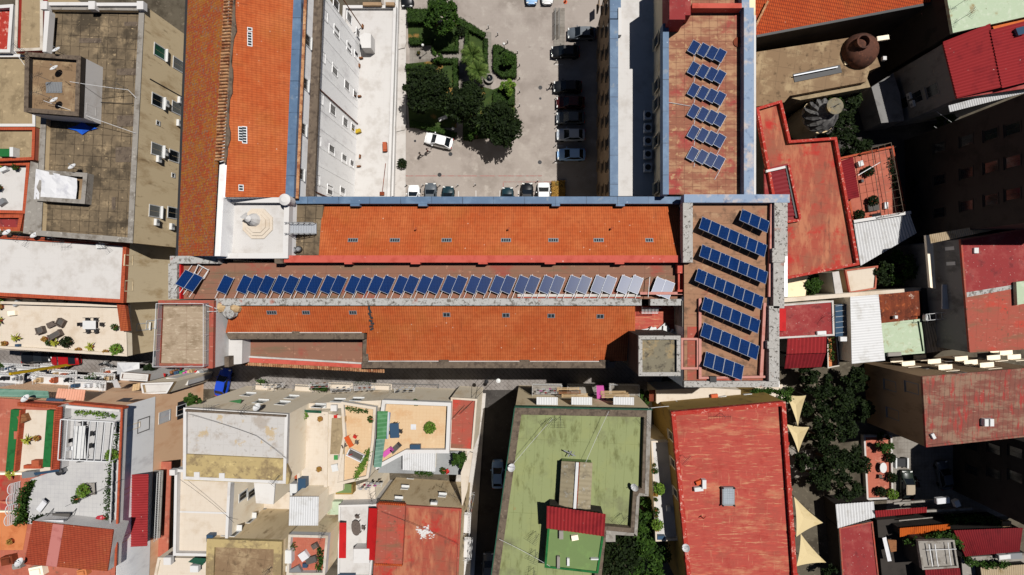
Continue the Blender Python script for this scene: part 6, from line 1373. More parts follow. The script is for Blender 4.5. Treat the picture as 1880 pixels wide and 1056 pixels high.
# strip terraces
t1 = bld('strip_terrace', 'long narrow cream terrace with potted plants right of the weathered roof', [(538, 752), (602, 757), (600, 910), (548, 908)], 8.7, 0, 'cream_wall', 'cream_floor', (.7, .3), 'cream_wall', 'cream_floor', 'terrace')
m = MB(); m.rb(594, 762, 600, 905, 9.3, .6); part('inner_kerb', m, 'cream_floor', t1)
for (x, y, K, l) in ((542, 757, PL_DRY, 'terracotta pot at the top left of the long cream terrace'), (558, 760, PL_BIG, 'light green plant at the top of the long cream terrace'), (590, 768, PL_DRY, 'big terracotta pot at the top right of the long cream terrace'), (543, 772, PL_GRN, 'olive plant on the left wall of the long cream terrace'), (541, 808, PL_SML, 'small pot on the left wall, upper'), (541, 818, PL_SML, 'small pot on the left wall, middle'), (540, 835, PL_SML, 'small pot on the left wall, lower'), (547, 856, PL_DRY, 'orange pot at the lower left of the long cream terrace'), (588, 860, PL_DRY, 'terracotta pot with a plant at the lower right of the long cream terrace')): K.put(W(x, y, 8.7), 0, l)
boxes('roof_box', '', 'box', [(560, 885, 1.0, 1.6, 1.0, 0, 'blue_plastic', 'dark grey water tank at the bottom of the long cream terrace'), (546, 893, .9, 1.5, 1.2, 0, 'white_paint', 'white cabinet left of the dark grey tank'), (548, 868, .7, 1.3, .4, 0, 'terracotta', 'terracotta trough above the white cabinet')], 8.7)
awning('dark green canvas strip along the top of the long cream terrace', [(545, 752), (590, 754), (590, 759), (546, 757)], [9.6, 9.6, 9.4, 9.4], 'dark_green_fence')
t2 = bld('yellow_strip_house', 'narrow pale yellow roof strip between two cream terraces', [(602, 760), (634, 764), (630, 900), (600, 910)], 9.1, 0, 'cream_wall', 'cream_floor', None)
m = MB(); m.pb([(609, 768), (633, 768), (631, 834), (606, 834)], 9.25, .3); part('tan_panel', m, 'olive_roof', t2)
t3 = bld('lounge_terrace', 'peach terrace with orange seats and a sofa next to the green awning', [(626, 738), (690, 748), (686, 812), (676, 878), (614, 892), (630, 800)], 8.7, 0, 'cream_wall', 'peach_floor', (.6, .28), 'white_plaster', 'cream_floor', 'terrace')
Z = 8.7
table('orange slatted table on the lounge terrace', W(644, 808, Z), .65, 1.5, 'orange_plastic', .5)
for (x, y, ro, K, l) in ((635, 816, -1.2, KCH_TAUPE, 'brown chair left of the orange table'), (657, 810, 1.5, KCH_TAUPE, 'brown chair right of the orange table'), (654, 800, 2.6, KCH_RED, 'red chair above the orange table'), (646, 829, .3, KCH_RED, 'orange red chair below the orange table')): K.put(W(x, y, Z), ro, l)
armchair('grey and white striped sofa on the lounge terrace', W(655, 834, Z), -.45, 2.2, .9, 'white_cloth', 'sofa', 'sofa')
vine('dense light green planter along the slanted edge of the lounge terrace', [(680, 826), (668, 850), (654, 878)], Z, 1.0, 'leaf_light', 150, .16); vine('climbers along the top of the lounge terrace', [(636, 748), (655, 752), (676, 755)], Z, .8, 'leaf_mid', 70, .14); PL_GRN.put(W(683, 768, Z), 0, 'green plant in the top right corner of the lounge terrace')
boxes('terrace_box', '', 'box', [(619, 838, .5, .6, .5, 0, 'green_plastic', 'lime green bucket at the left edge of the lounge terrace'), (627, 837, .4, .6, .5, 0, 'blue_plastic', 'blue crate beside the lime green bucket'), (618, 856, .8, .9, .7, .2, 'white_paint', 'white cabinet at the lower left of the lounge terrace'), (632, 768, .6, .7, .5, 0, 'pale_wood', 'round wooden stool at the top of the lounge terrace'), (618, 764, .5, .5, .4, 0, 'red_plastic', 'small red pot by the pale yellow strip')], Z)
t4 = bld('peach_terrace', 'wide peach tiled terrace with dark table and striped green awning', [(702, 735), (828, 740), (824, 832), (746, 832), (690, 862), (694, 790)], 8.7, 0, 'cream_wall', 'peach_floor', (.85, .4), 'white_plaster', 'white_plaster', 'terrace')
awning('upper part of the pale green striped awning', [(693, 755), (712, 755), (709, 806), (692, 806)], [10.5, 9.9, 9.9, 10.5], 'awning_green'); awning('lower part of the pale green striped awning', [(691, 806), (707, 806), (700, 858), (686, 858)], [10.3, 9.7, 9.7, 10.3], 'awning_teal')
awning('blue and white striped awning valance beside the green awning', [(712, 756), (717, 758), (713, 806), (709, 806)], [9.8, 9.4, 9.4, 9.8], 'awning_stripe')
table('dark blue grey table on the wide peach terrace', W(727, 788, Z), 1.15, 1.9, 'blue_plastic', .04)
for (x, y, ro, l) in ((728, 777, 3.14, 'dark chair above the blue grey table'), (717, 793, -1.57, 'dark chair left of the blue grey table'), (737, 790, 1.57, 'dark chair right of the blue grey table')): KCH_DARK.put(W(x, y, Z), ro, l)
PL_BIG.put(W(791, 783, Z), 0, 'single round olive plant in the middle of the wide peach terrace'); lounger('dark deck lounger at the lower left of the wide peach terrace', W(726, 823, Z), -.8, 'grey_cloth'); lounger('pink patterned lounger below the striped awning', W(711, 830, Z), -.9, 'pink_cloth')
m = MB(); m.box(*W(759, 784, Z).xy, 8.71, .7, .7, .01); solo('floor_mat', m, 'white_cloth', 'square pale mat in the middle of the wide peach terrace', 'mat')
boxes('terrace_box', '', 'box', [(764, 820, 1.3, .8, .6, 0, 'blue_plastic', 'blue and red trolley on the lower edge of the wide peach terrace'), (761, 826, .6, .5, .7, 0, 'red_plastic', 'red tub in front of the blue trolley')], Z)
t5 = bld('red_strip_house', 'narrow worn red roof strip at the corner of the two streets', [(828, 730), (876, 733), (868, 828), (824, 826)], 8.1, 0, 'cream_wall', 'red_roof_worn', (.3, .2), 'cream_floor', 'cream_floor')
corr('corrugated_roof', 'white corrugated canopy below the wide peach terrace', 'canopy', [(739, 829), (800, 831), (799, 866), (739, 863)], 8.1, 'white_corr', .3, .03, ('cream_wall', 0))
t6 = bld('grey_yard_house', 'grey flat yard roof around the white corrugated canopy', [(700, 838), (848, 828), (846, 872), (694, 868)], 6.7, 0, 'cream_wall', 'grey_floor', None)
tree('big leaved plant in the grey yard by the street', 843, 845, 8.1, 1.1, .8, 'leaf_mid', 500, .3, 'bush', 'plant', 9, 6.7); PL_GRN.put(W(815, 862, 6.7), 0, 'small plant at the bottom of the grey yard'); KCH_RED.put(W(822, 863, 6.7), .5, 'red chair at the bottom of the grey yard'); vine('green plants below the white corrugated canopy', [(762, 867), (795, 869)], 6.7, .6, 'leaf_mid', 70, .14)
t7 = bld('red_roof_house', 'worn red roof house with tan front at the bottom beside the dark side street', [(692, 925), (847, 935), (838, 1120), (682, 1120)], 9.5, 0, 'tan_wall', 'red_roof_old', (.18, .18), 'red_roof_worn', 'red_roof_worn')
m = MB(); m.pb([(694, 925.5), (744, 929), (738, 1036), (688, 1034)], 10.2, .7); part('raised_roof', m, 'red_roof_worn', t7); m = MB(); m.pb([(694, 923), (744, 926), (744, 929), (694, 926)], 10.3, .5); m.pb([(688, 1034.5), (738, 1036.5), (738, 1040), (688, 1038)], 10.3, .5); part('orange_ridge', m, 'tile_bright', t7)
m = MB()
for i in range(150):
    a = random.random() * 6.28; q = random.random() ** 1.1; c = W(780 + math.cos(a) * 15 * q + 5 * math.sin(a * 3), 977 + math.sin(a) * 15 * q, 9.5); s = random.uniform(.03, .2) * (1.2 - .7 * q); m.box(c.x, c.y, 9.4, s * random.uniform(1, 3), s, .103 + .0003 * i, random.uniform(-.5, .3))
solo('paint_splash', m, 'white_plaster', 'white paint splash on the worn red roof', 'paint splash')
a, b = W(692, 925, 9.7), W(847, 935, 9.7)
for px, py in ((754, 878), (743, 897), (812, 911), (731, 918)): win(t7, a, b, px, py, .8, .5, 'white_paint', 'glass_dark', None, True, .3)
ac_on(a, b, 797, 926, 'white air conditioner on the tan front above the red roof')
t8 = bld('white_deck', 'white terrace with a round table between two bright red awnings', [(622, 928), (693, 926), (680, 1060), (620, 1060)], 8.7, 0, 'white_plaster', 'white_floor', (.3, .18), 'white_plaster', 'white_plaster', 'terrace')
awning('long bright red awning along the right of the white deck', [(677, 933), (693, 934), (688, 1029), (672, 1028)], [10.1, 10.7, 10.7, 10.1], 'awning_red'); awning('shorter bright red awning on the left of the white deck', [(623, 960), (636, 960), (635, 1025), (622, 1025)], [10.5, 10, 10, 10.5], 'awning_red')
table('oval brown table on the white deck', W(657, 965, 8.7), 1.2, 2.0, 'taupe_wicker', .1, True); KCH_TAUPE.put(W(658, 946, 8.7), 3.1, 'brown chair above the oval table'); KCH_TAUPE.put(W(669, 966, 8.7), 1.57, 'brown chair right of the oval table')
m = MB(); m.rb(649, 1008, 678, 1034, 10.3, 1.6); solo('white_shed', m, 'white_plaster', 'white box shed beside the long red awning', 'shed'); m = MB(); m.box(*W(638, 1055, 8.7).xy, 8.7, 2.2, .5, .5); solo('paddling_pool', m, 'blue_plastic', 'blue tub at the bottom edge of the white deck', 'tub')
t9 = bld('cream_court_house', 'cream block with small green roof between the lounge terrace and the red roofs', [(600, 908), (646, 894), (672, 884), (688, 890), (690, 924), (622, 928), (600, 985)], 7.1, 0, 'cream_wall', 'cream_floor', None)
m = MB(); m.rb(616, 890, 647, 908, 8.5, 1.4); part('yellow_box', m, 'yellow_wall', t9); m = MB(); m.rb(618, 889, 645, 905, 8.6, .2); part('green_lid', m, 'green_patch', t9); m = MB(); m.rb(601, 921, 626, 945, 7.9, .8); part('mint_roof', m, 'mint_roof', t9)
laundry('rack of pink and white laundry in the cream court', 686, 890, 8.1, ['pink_cloth', 'white_cloth', 'black_cloth'], 2.0); laundry('small rack of laundry left of the pink one', 668, 896, 8.1, ['white_cloth', 'grey_cloth', 'dotted_cloth'], 1.6)
# street side of the corner house
sa, sb_ = W(876, 733, 8.4), W(868, 828, 8.4)
ra, rb_ = W(847, 935, 9.7), W(838, 1120, 9.7)
for i, y in enumerate((960, 1005, 1045)): balcony(t7, ra, rb_, 852, y, 2.8, .9, 'white_plaster', 'white_metal')
laundry('orange and white laundry hanging over the side street', 864, 925, 9.5, ['orange_plastic', 'white_cloth', 'grey_cloth', 'yellow_paint'], 2.4, 1.4); laundry('dark laundry hanging lower over the side street', 862, 1010, 9.5, ['white_cloth', 'grey_cloth', 'black_cloth'], 2.4, 1.5)
m = MB(); m.pb([(846, 868), (854, 846), (862, 830), (868, 832), (858, 900), (848, 932)], 8.5, .4); solo('side_canopy', m, 'cream_floor', 'narrow pale ledge along the side street by the tan front', 'ledge')
cable('overhead wires crossing the two streets', [(830, 770, 9), (892, 700, 7), (920, 668, 7)], .025); cable('second overhead wire by the street corner', [(845, 760, 9), (915, 690, 7)], .025)
r = thing('street_lamp', 'street lamp', 'street lamp'); lpart('shade', MB().lathe((0, 0, 0), [(.05, .25), (.3, .05), (.3, 0), (.05, -.1)], 12), 'dark_metal', r); lpart('bulb', MB().lathe((0, 0, -.2), [(.03, 0), (.12, .06), (.1, .14)], 8), 'lamp_glass', r); SL = Kit(r)
SL.put(W(893, 701, 7), 0, 'dark hanging street lamp over the street corner'); m = MB(); m.lathe(W(915, 699, 6.9), [(.1, 0), (.3, .1), (.3, .16), (.06, .25)], 12); solo('street_lamp', m, 'lamp_glass', 'pale hanging street lamp right of the dark one', 'street lamp')
a, b = W(538, 752, 9.4), W(828, 740, 9.5)
for px, py, w_ in ((625, 714, 3.5), (665, 712, 4.5), (700, 716, 3.0), (740, 714, 4.0), (785, 715, 3.5)):
    p = hit(W(700, 735, 8.7), W(828, 740, 8.7), px, py)
    balcony(t4, W(560, 735, 8.7), W(828, 740, 8.7), px, py, w_, .9, 'cream_floor', 'grey_metal')
for px, py in ((738, 723), (798, 724), (655, 734), (620, 736)): win(t4, W(560, 735, 8.7), W(828, 740, 8.7), px, py, 1.2, 1.4, 'white_paint', 'grey_shutter', None, True)
fl = bld('street_house', 'cream street front strip between the pale roof and the peach terrace', [(530, 742), (702, 735), (702, 748), (540, 752)], 8.1, 0, 'cream_wall', 'cream_floor', None)
boxes('terrace_box', '', 'box', [(590, 744, 1.4, .6, .4, 0, 'white_paint', 'white box on the cream street front'), (615, 748, .8, .8, .5, 0, 'white_plaster', 'white block at the left corner of the lounge terrace')], 8.1)

for i, (x, y, cs, l) in enumerate(((500, 708, ['white_cloth', 'black_cloth', 'grey_cloth'], 'laundry on the leftmost street balcony of the cream houses'), (585, 708, ['dotted_cloth', 'white_cloth', 'wood'], 'red and white laundry above the bright green climber'), (625, 716, ['grey_cloth', 'white_cloth', 'blue_plastic'], 'grey laundry on the street balcony right of the climber'), (668, 713, ['white_cloth', 'terracotta', 'white_cloth'], 'white and rust laundry on the street balconies of the cream houses'), (742, 716, ['black_cloth', 'white_cloth', 'white_cloth'], 'black and white laundry below the wide peach terrace'))):
    laundry(l, x, y, 6.5, cs, 2.6, .05)
vine('weeds along the kerb of the paved street', [(640, 703), (690, 704)], .1, .3, 'leaf_mid', 14, .12); PL_GRN.put(W(765, 737, 8.1), 0, 'green plant on the street edge of the wide peach terrace', None)
# ================================================================== GREEN ROOF BLOCK
gb = thing('green_roof_block', 'apartment block with a mossy green flat roof and pale parapet', 'building', (5, -28, 0))
gp = [(946, 748), (1196, 753), (1191, 908), (1175, 910), (1170, 984), (1113, 979), (1098, 1120), (894, 1120)]
pts = ccw([tuple(W(x, y, 14.4))[:2] for x, y in gp]); inn = inset(pts, .85)
part('wall', MB().prism(pts, 0, 13.3), 'beige_wall', gb); part('roof', MB().prism(inn, 13.3, 13.6), 'green_roof', gb)
part('parapet', MB().ring(pts, inn, 13.3, 14.4), 'grey_coping', gb)
m = MB(); m.pb([(1188, 753), (1196, 753), (1191, 908), (1184, 908)], 14.46, .5); m.pb([(1174, 905), (1191, 908.3), (1191, 911), (1170, 911)], 14.46, .5); m.pb([(1169, 911.3), (1174, 911.3), (1170, 984), (1164, 984)], 14.46, .5); m.pb([(1113, 974), (1163.5, 979), (1170, 984.5), (1113, 981)], 14.46, .5); m.rb(1112, 981.5, 1130, 995, 14.0, 1.0); part('white_coping', m, 'concrete', gb)
m = MB(); m.beam(W(945, 746, 14.9), W(1196, 751, 14.9), .1, .9); m.beam(W(945, 748, 14.6), W(893, 1120, 14.6), .1, .7); part('green_fence', m, 'dark_green_fence', gb)
gh = thing('roof_skylight', 'long glazed skylight with a white rusty ridge on the green roof', 'skylight', W(1057, 890, 13.6))
q = [W(1031, 847, 15.0), W(1060, 848.5, 15.7), W(1088, 850, 15.0), W(1084, 936, 15.0), W(1055, 933, 15.7), W(1026, 929, 15.0)]
m = MB(); m.corr(q[0], q[5], q[4], q[1], .55, .025, .04); m.corr(q[3], q[2], q[1], q[4], .55, .025, .04); part('glazing', m, 'clear_corr', gh)
m = MB(); m.beam(q[1] + Vector((0, 0, .1)), q[4] + Vector((0, 0, .1)), .34, .1); part('ridge', m, 'white_corr', gh)
m = MB(); m.prism(inset(ccw([tuple(p)[:2] for p in (q[0], q[2], q[3], q[5])]), .08), 13.6, 14.85); part('wall', m, 'green_patch', gh)
m = MB(); m.beam(q[1] + Vector((.25, 0, .03)), q[4] + Vector((.25, 0, .03)), .12, .1); part('rusty_edge', m, 'rust_metal', gh)
rh = bld('roof_cabin', 'green topped rooftop cabin below the red corrugated sheet', [(1006, 968), (1109, 980), (1098, 1053), (1000, 1042)], 15.6, 13.6, 'green_patch', 'green_patch', (.15, .18), 'turf', 'turf')
corr('corrugated_roof', 'dark red corrugated roof across the middle of the green roof', 'roof', [(1004, 929), (1112, 944), (1109, 985), (1003, 970)], 16, 'red_corr', .42, .06, None, [16.9, 16.9, 16.3, 16.3])
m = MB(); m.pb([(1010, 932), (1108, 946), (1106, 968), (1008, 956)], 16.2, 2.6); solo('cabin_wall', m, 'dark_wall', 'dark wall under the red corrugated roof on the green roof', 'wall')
boxes('pipe_stub', '', 'pipe', [(1030, 979, .5, 1.0, .5, 0, 'concrete', 'pale duct on the left of the rooftop cabin'), (1055, 985, .8, .6, .4, .2, 'cream_wall', 'pale duct in the middle of the rooftop cabin'), (1025, 1030, .35, 1.4, .4, 0, 'concrete', 'thin pale duct at the lower left of the rooftop cabin'), (1091, 1024, .9, .15, .4, 0, 'white_paint', 'thin white pipe on the right of the rooftop cabin'), (1043, 1030, .3, .9, .3, 0, 'white_paint', 'thin white duct right of the lower left duct')], 15.6)
for i, (x, y) in enumerate(((1012, 766), (1141, 942), (984, 975), (983, 1009), (980, 1042), (1028, 766))): ANT.put(W(x, y, 13.6), .6 + i * .2, ['antenna at the top left of the green roof', 'antenna near the right corner of the green roof', 'upper antenna left of the rooftop cabin', 'middle antenna left of the rooftop cabin', 'lowest antenna left of the rooftop cabin', 'pale antenna beside the top left one on the green roof'][i])
DISH.put(W(942, 856, 14.4), .8, 'white dish on the left parapet of the green roof'); DISH.put(W(1165, 888, 13.6), 2.0, 'small dish on the right inner corner of the green roof')
m = MB(); p = W(1045, 829, 13.6); m.tube(p, p + Vector((0, 0, .8)), .04, 5); m.beam(p + Vector((-.7, .4, .8)), p + Vector((.7, -.3, .8)), .12, .08); m.beam(p + Vector((-.2, -.4, .8)), p + Vector((.2, .3, .8)), .12, .08); m.beam(p + Vector((.3, -.4, .8)), p + Vector((.6, .2, .8)), .06, .06); solo('panel_antenna', m, 'grey_metal', 'pale panel antenna lying above the glazed skylight', 'antenna')
cable('long wire over the upper green roof', [(1015, 768, 15.5), (940, 855, 15)], .02, 'white_metal'); cable('wire from the top edge to the skylight', [(1118, 755, 15), (1075, 850, 15.2)], .02, 'white_metal'); cable('wire over the lower left green roof', [(916, 990, 14.5), (1010, 1040, 15.8)], .02, 'white_metal'); cable('wire from the green fence to the red house', [(1190, 750, 14.8), (1228, 746, 12.8)], .03, 'white_metal')
ga, gbb = W(946, 748, 14.4), W(1196, 753, 14.4)
for px, w_ in ((1004, 3.4), (1068, 3.4), (1145, 3.4)):
    balcony(gb, ga, gbb, px, 726, w_ + .6, 1.6, 'concrete', 'white_metal')
for i, (x0, x1) in enumerate(((985, 1024), (1049, 1087), (1126, 1164))): corr('balcony_roof', '%s white corrugated canopy from the left on the street side of the green block' % ORD[i], 'canopy', [(x0, 729), (x1, 729.5), (x1, 744), (x0, 743)], 13, 'white_corr', .3, .025, None, [12.6, 12.6, 13.0, 13.0])
for i, (x, y, L, mm) in enumerate(((1043, 715, 2.9, 'pale_wood'), (1046, 720, 2.9, 'wood'), (1055, 726, 3.4, 'pale_wood'), (1128, 721, 3.6, 'pale_wood'), (1130, 727, 3.6, 'pale_wood'))):
    c = W(x, y, 9.5); m = MB()
    for k in range(3): m.box(c.x, c.y + .18 * k - .18, 9.5, L, .1, .06)
    for s in (-1, 1): m.box(c.x + s * L * .45, c.y, 9.4, .08, .55, .1)
    solo('drying_rack', m, mm, ['top left wooden rack', 'middle left wooden rack', 'lower left wooden rack', 'upper right wooden rack', 'lower right wooden rack'][i] + ' on the green block balconies', 'rack')
m = MB(); m.add([W(1095, 707, 9.8), W(1108, 707, 9.8), W(1111, 732, 9.0), W(1096, 732, 9.0), W(1095, 707, 9.76), W(1108, 707, 9.76), W(1111, 732, 8.96), W(1096, 732, 8.96)], [(0, 1, 2, 3), (7, 6, 5, 4), (0, 4, 5, 1), (1, 5, 6, 2), (2, 6, 7, 3), (3, 7, 4, 0)]); solo('towel', m, 'pink_cloth', 'bright pink towel hanging from the green block balcony', 'towel')
laundry('white and pink laundry on the left balcony of the green block', 1003, 719, 9.2, ['white_cloth', 'pink_cloth', 'white_cloth', 'dotted_cloth'], 2.6); laundry('dark laundry right of the pink towel', 1118, 729, 9.0, ['black_cloth', 'blue_plastic', 'magenta_cloth'], 1.6)
# cars in the shaded side street
car('pale_blue', 914, 870, 90, 'pale car in the shaded side street beside the green block'); car('grey', 897, 1040, 90, 'grey car at the bottom of the shaded side street')

# ================================================================== RED ROOF HOUSE WITH YELLOW WALL
rr = bld('big_red_house', 'large house with scuffed bright red roof and yellow side wall', [(1233, 757), (1442, 738), (1468, 1120), (1268, 1120)], 11.5, 0, 'yellow_wall', 'red_roof', (.6, .45), 'red_edge', 'red_edge')
for a_, b_, s_, ts in ((W(1442, 738, 12.1), W(1468, 1120, 12.1), -.2, (.2, .42, .63, .83)), (W(1233, 757, 12.1), W(1268, 1120, 12.1), .2, (.2, .5, .75))):
    for t in ts: p = a_.lerp(b_, t); part('parapet_pier', MB().box(p.x + s_, p.y, 11.4, .6, .35, .78), 'red_edge', rr)
yl = W(1233, 757, 12.1), W(1268, 1120, 12.1)
for py in (800, 850, 905): win(rr, yl[0], yl[1], 1232 + (py - 800) * .08, py, 1.0, 1.8, 'cream_wall', 'glass_dark')
sk_ = thing('roof_skylight', 'small square wired skylight on the bright red roof', 'skylight', W(1337, 912, 11.5)); m = MB(); m.rb(1326, 895, 1349, 929, 12.0, .5); part('frame', m, 'grey_metal', sk_); m = MB(); m.rb(1328, 898, 1347, 926, 12.05, .2); part('pane', m, 'wired_glass', sk_)
for x, y in ((1327, 896), (1348, 896), (1327, 928), (1348, 928)): m = MB(); m.lathe(W(x, y, 12.0), [(.12, 0), (.12, .15), (.05, .2)], 7); part('corner_post', m, 'dark_metal', sk_)
boxes('roof_unit', '', 'box', [(1290, 886, .5, 1.1, .7, 0, 'white_paint', 'upright white unit on the bright red roof'), (1281, 896, 1.1, .5, .5, .1, 'white_paint', 'flat white unit on the bright red roof'), (1283, 884, .9, .5, .4, .4, 'orange_plastic', 'orange pipe cluster beside the white units')], 11.5)
m = MB(); p = W(1286, 948, 11.5); m.tube(p, p + Vector((.1, .1, .9)), .06, 6); m.tube(p + Vector((.1, .1, .9)), p + Vector((.4, .3, .8)), .06, 6); solo('vent_pipe', m, 'rust_metal', 'rusty bent vent pipe below the white roof units', 'vent pipe')
DISH.put(W(1258, 1000, 12.0), 1.2, 'white dish on the left parapet of the bright red roof'); ANT.put(W(1322, 758, 11.5), 0, 'small antenna at the top edge of the bright red roof'); ANT.put(W(1253, 835, 11.6), .8, 'antenna on the left edge of the bright red roof')
wt_ = bld('white_side_terrace', 'narrow white side terrace half in shade beside the yellow wall', [(1196, 810), (1238, 810), (1246, 992), (1204, 994)], 8.0, 0, 'beige_wall', 'white_floor', (.5, .15), 'white_plaster', 'cream_floor', 'terrace')
for i, y in enumerate((852, 862, 885, 895, 905, 915, 935, 945, 960, 968)): (PL_SML, PL_GRN, PL_SML, PL_BIG, PL_DRY)[i % 5].put(W(1200 + i * .6 + (7 if i == 3 else 0), y, 8.3), i, '%s plant from the top along the left wall of the white side terrace' % ORD[i], 'plants along the white side terrace')
boxes('terrace_box', '', 'box', [(1226, 932, .5, .7, .5, 0, 'white_paint', 'white box in the shade of the white side terrace'), (1212, 984, 1.0, .5, .6, 0, 'blue_plastic', 'blue tub at the bottom of the white side terrace'), (1218, 986, .5, .5, .5, 0, 'white_paint', 'white bucket beside the blue tub')], 8.0)
for i, (x, y, zz, rx, lb) in enumerate(((1185, 945, 6, 2.6, 'upper tree in the gap right of the green block'), (1140, 1010, 7, 3.6, 'broad tree in the gap below the green block corner'), (1185, 1030, 6.5, 3.4, 'lowest tree in the gap beside the white terrace'), (1120, 1052, 6, 2.6, 'tree at the bottom edge against the rooftop cabin'), (1180, 985, 7, 2.4, 'middle tree in the gap below the white terrace'))): tree(lb, x, y, zz, rx, 2.2, 'leaf_dark' if i % 2 else 'leaf_mid', 2600, .26, clumps=34)
# strip between the convent block and the red house
ms = bld('low_yard_house', 'low cream yard house between the panel block and the red roof', [(1205, 716), (1300, 712), (1360, 716), (1360, 738), (1225, 752), (1205, 740)], 6.0, 0, 'cream_wall', 'cream_floor', None)
m = MB(); m.rb(1192, 716, 1208, 737, 5.4, .1); part('rusty_roof', m, 'rust_metal', ms)
boxes('yard_box', '', 'box', [(1252, 738, 1.8, .5, .7, .05, 'white_paint', 'long white box on the cream yard house'), (1258, 748, 1.4, .5, .5, .05, 'white_paint', 'short white box on the cream yard house'), (1310, 727, .9, .6, .5, .1, 'orange_plastic', 'orange box in the row behind the red house'), (1309, 733, .8, .6, .5, .1, 'white_paint', 'white box below the orange box'), (1324, 731, 1.2, .6, .5, .2, 'white_paint', 'second white box right of the orange box'), (1350, 729, 1.0, .5, .5, .1, 'grey_metal', 'grey box in the row behind the red house'), (1371, 726, 1.1, .5, .5, .1, 'white_paint', 'last white box in the row behind the red house')], 6.0)
vine('dark bushes behind the top edge of the red house', [(1262, 738), (1300, 742), (1340, 744)], 5.6, 1.0, 'leaf_dark', 110, .18); vine('green bushes along the foot of the panel block', [(1380, 718), (1410, 716), (1440, 722)], 5, 1.2, 'leaf_mid', 160, .2); vine('bushes under the right end of the panel block', [(1395, 728), (1440, 735), (1446, 712)], 4, 1.4, 'leaf_mid', 160, .2); tree('small dark bush left of the cream yard house', 1184, 728, 4, 1.2, 1.0, 'leaf_mid', 700, .2, 'bush', 'bush', 10)

for i, (x, y, z, h, l) in enumerate(((403, 742, 14.0, 1.6, 'thin antenna at the left of the weathered pale roof edge'), (520, 870, 14.0, 1.5, 'thin antenna over the ochre roof corner'), (690, 905, 9.0, 1.8, 'thin antenna beside the pink laundry'), (836, 900, 9.5, 1.6, 'thin antenna on the tan front by the side street'), (500, 1040, 14.0, 1.6, 'thin antenna on the yellow brown mossy roof'), (600, 975, 12.4, 1.6, 'thin antenna at the top of the salmon terrace'), (1185, 770, 13.6, 1.6, 'thin antenna at the top right of the green roof'))):
    ANT.put(W(x, y, z), i * .9, l)
cable('thin wire over the weathered pale roof', [(345, 760, 15.4), (470, 800, 14.6), (525, 842, 15)], .02); cable('thin wire over the pale blank terrace', [(330, 880, 15), (430, 960, 14)], .02); cable('thin wire over the wide red roofs at the bottom', [(700, 940, 11), (842, 1000, 10.6)], .02); cable('thin wire over the tiled pergola terrace', [(225, 880, 17), (120, 930, 17.4)], .02)
# ================================================================== RIGHT SIDE
oh = thing('orange_roof_house', 'long house with bright orange tiled roof along the top right edge', 'building', W(1550, 0, 0))
q = [W(1372, -70, 12.4), W(1740, -130, 12.4), W(1722, 4, 10.2), W(1389, 67, 10.2)]
part('roof', MB().solid(q, ('t', .22)), 'tile_bright', oh); m = MB(); m.solid([p - Vector((0, 0, .24)) for p in q], 0); part('wall', m, 'dark_wall', oh)
m = MB(); m.beam(W(1384, 55, 10.75), W(1410, 2, 11.6), .25, .12); part('hip_ridge', m, 'tile_tan', oh)
m = MB(); m.beam(q[2], q[3], .3, .2); part('gutter', m, 'dark_metal', oh)
tb = bld('tan_workshop', 'tan flat roofed workshop with a rusty round tank, below the orange tiled roof', [(1386, 96), (1594, 64), (1606, 92), (1616, 122), (1596, 130), (1590, 150), (1450, 176), (1440, 188), (1386, 196)], 7.2, 0, 'brown_wall', 'roof_tan', None)
m = MB(); q = [W(1456, 136, 7.3), W(1542, 119, 7.3), W(1546, 133, 7.3), W(1459, 151, 7.3)]; m.solid(q, ('t', .08)); part('roof_slot', m, 'dark_metal', tb)
m = MB(); m.beam(W(1457, 139, 7.6), W(1538, 123, 7.6), .14, .1); solo('metal_bar', m, 'alu', 'shiny metal bar over the dark slot in the tan roof', 'bar')
m = MB(); m.pb([(1450, 150), (1590, 138), (1598, 160), (1470, 184), (1452, 180)], 6.4, 6.4); solo('lean_to', m, 'olive_roof', 'olive lean-to roof below the tan workshop', 'roof')
tk = thing('rust_tank', 'rusty round tank with an open chimney on the tan workshop', 'tank', W(1576, 96, 7.2)); c = W(1576, 96, 7.2)
m = MB(); m.lathe((0, 0, 0), [(2.3, 0), (2.3, .4), (2.05, 1.2), (1.4, 1.8), (.5, 2.0)], 22); lpart('body', m, 'rust_tank', tk, True)
p = W(1586, 76, 9.6); m = MB(); n_ = 18; b0 = Vector((p.x, p.y, 8.3)) 
m.lathe((p.x - c.x, p.y - c.y, .8), [(.82, 0), (.82, 1.5), (.92, 1.5), (.92, 1.7), (.72, 1.7), (.66, .9)], 18); lpart('chimney', m, 'rust_tank', tk)
m = MB(); m.lathe((p.x - c.x, p.y - c.y, 1.6), [(.64, 0), (.64, .05)], 16); lpart('chimney_inside', m, 'dark_metal', tk)
boxes('wall_stub', '', 'block', [(1618, 72, 1.6, .6, .4, .15, 'cream_wall', 'pale block right of the rusty tank'), (1621, 109, .5, .5, .4, 0, 'white_plaster', 'small white cube right of the rusty tank'), (1560, 116, 1.8, .5, .4, .2, 'beige_wall', 'pale curved kerb below the rusty tank')], 7.0)
# dark yards
sheet('dark_yard', [(1386, 40), (1760, 0), (1760, 420), (1560, 420), (1386, 300)], 'asphalt', .012)
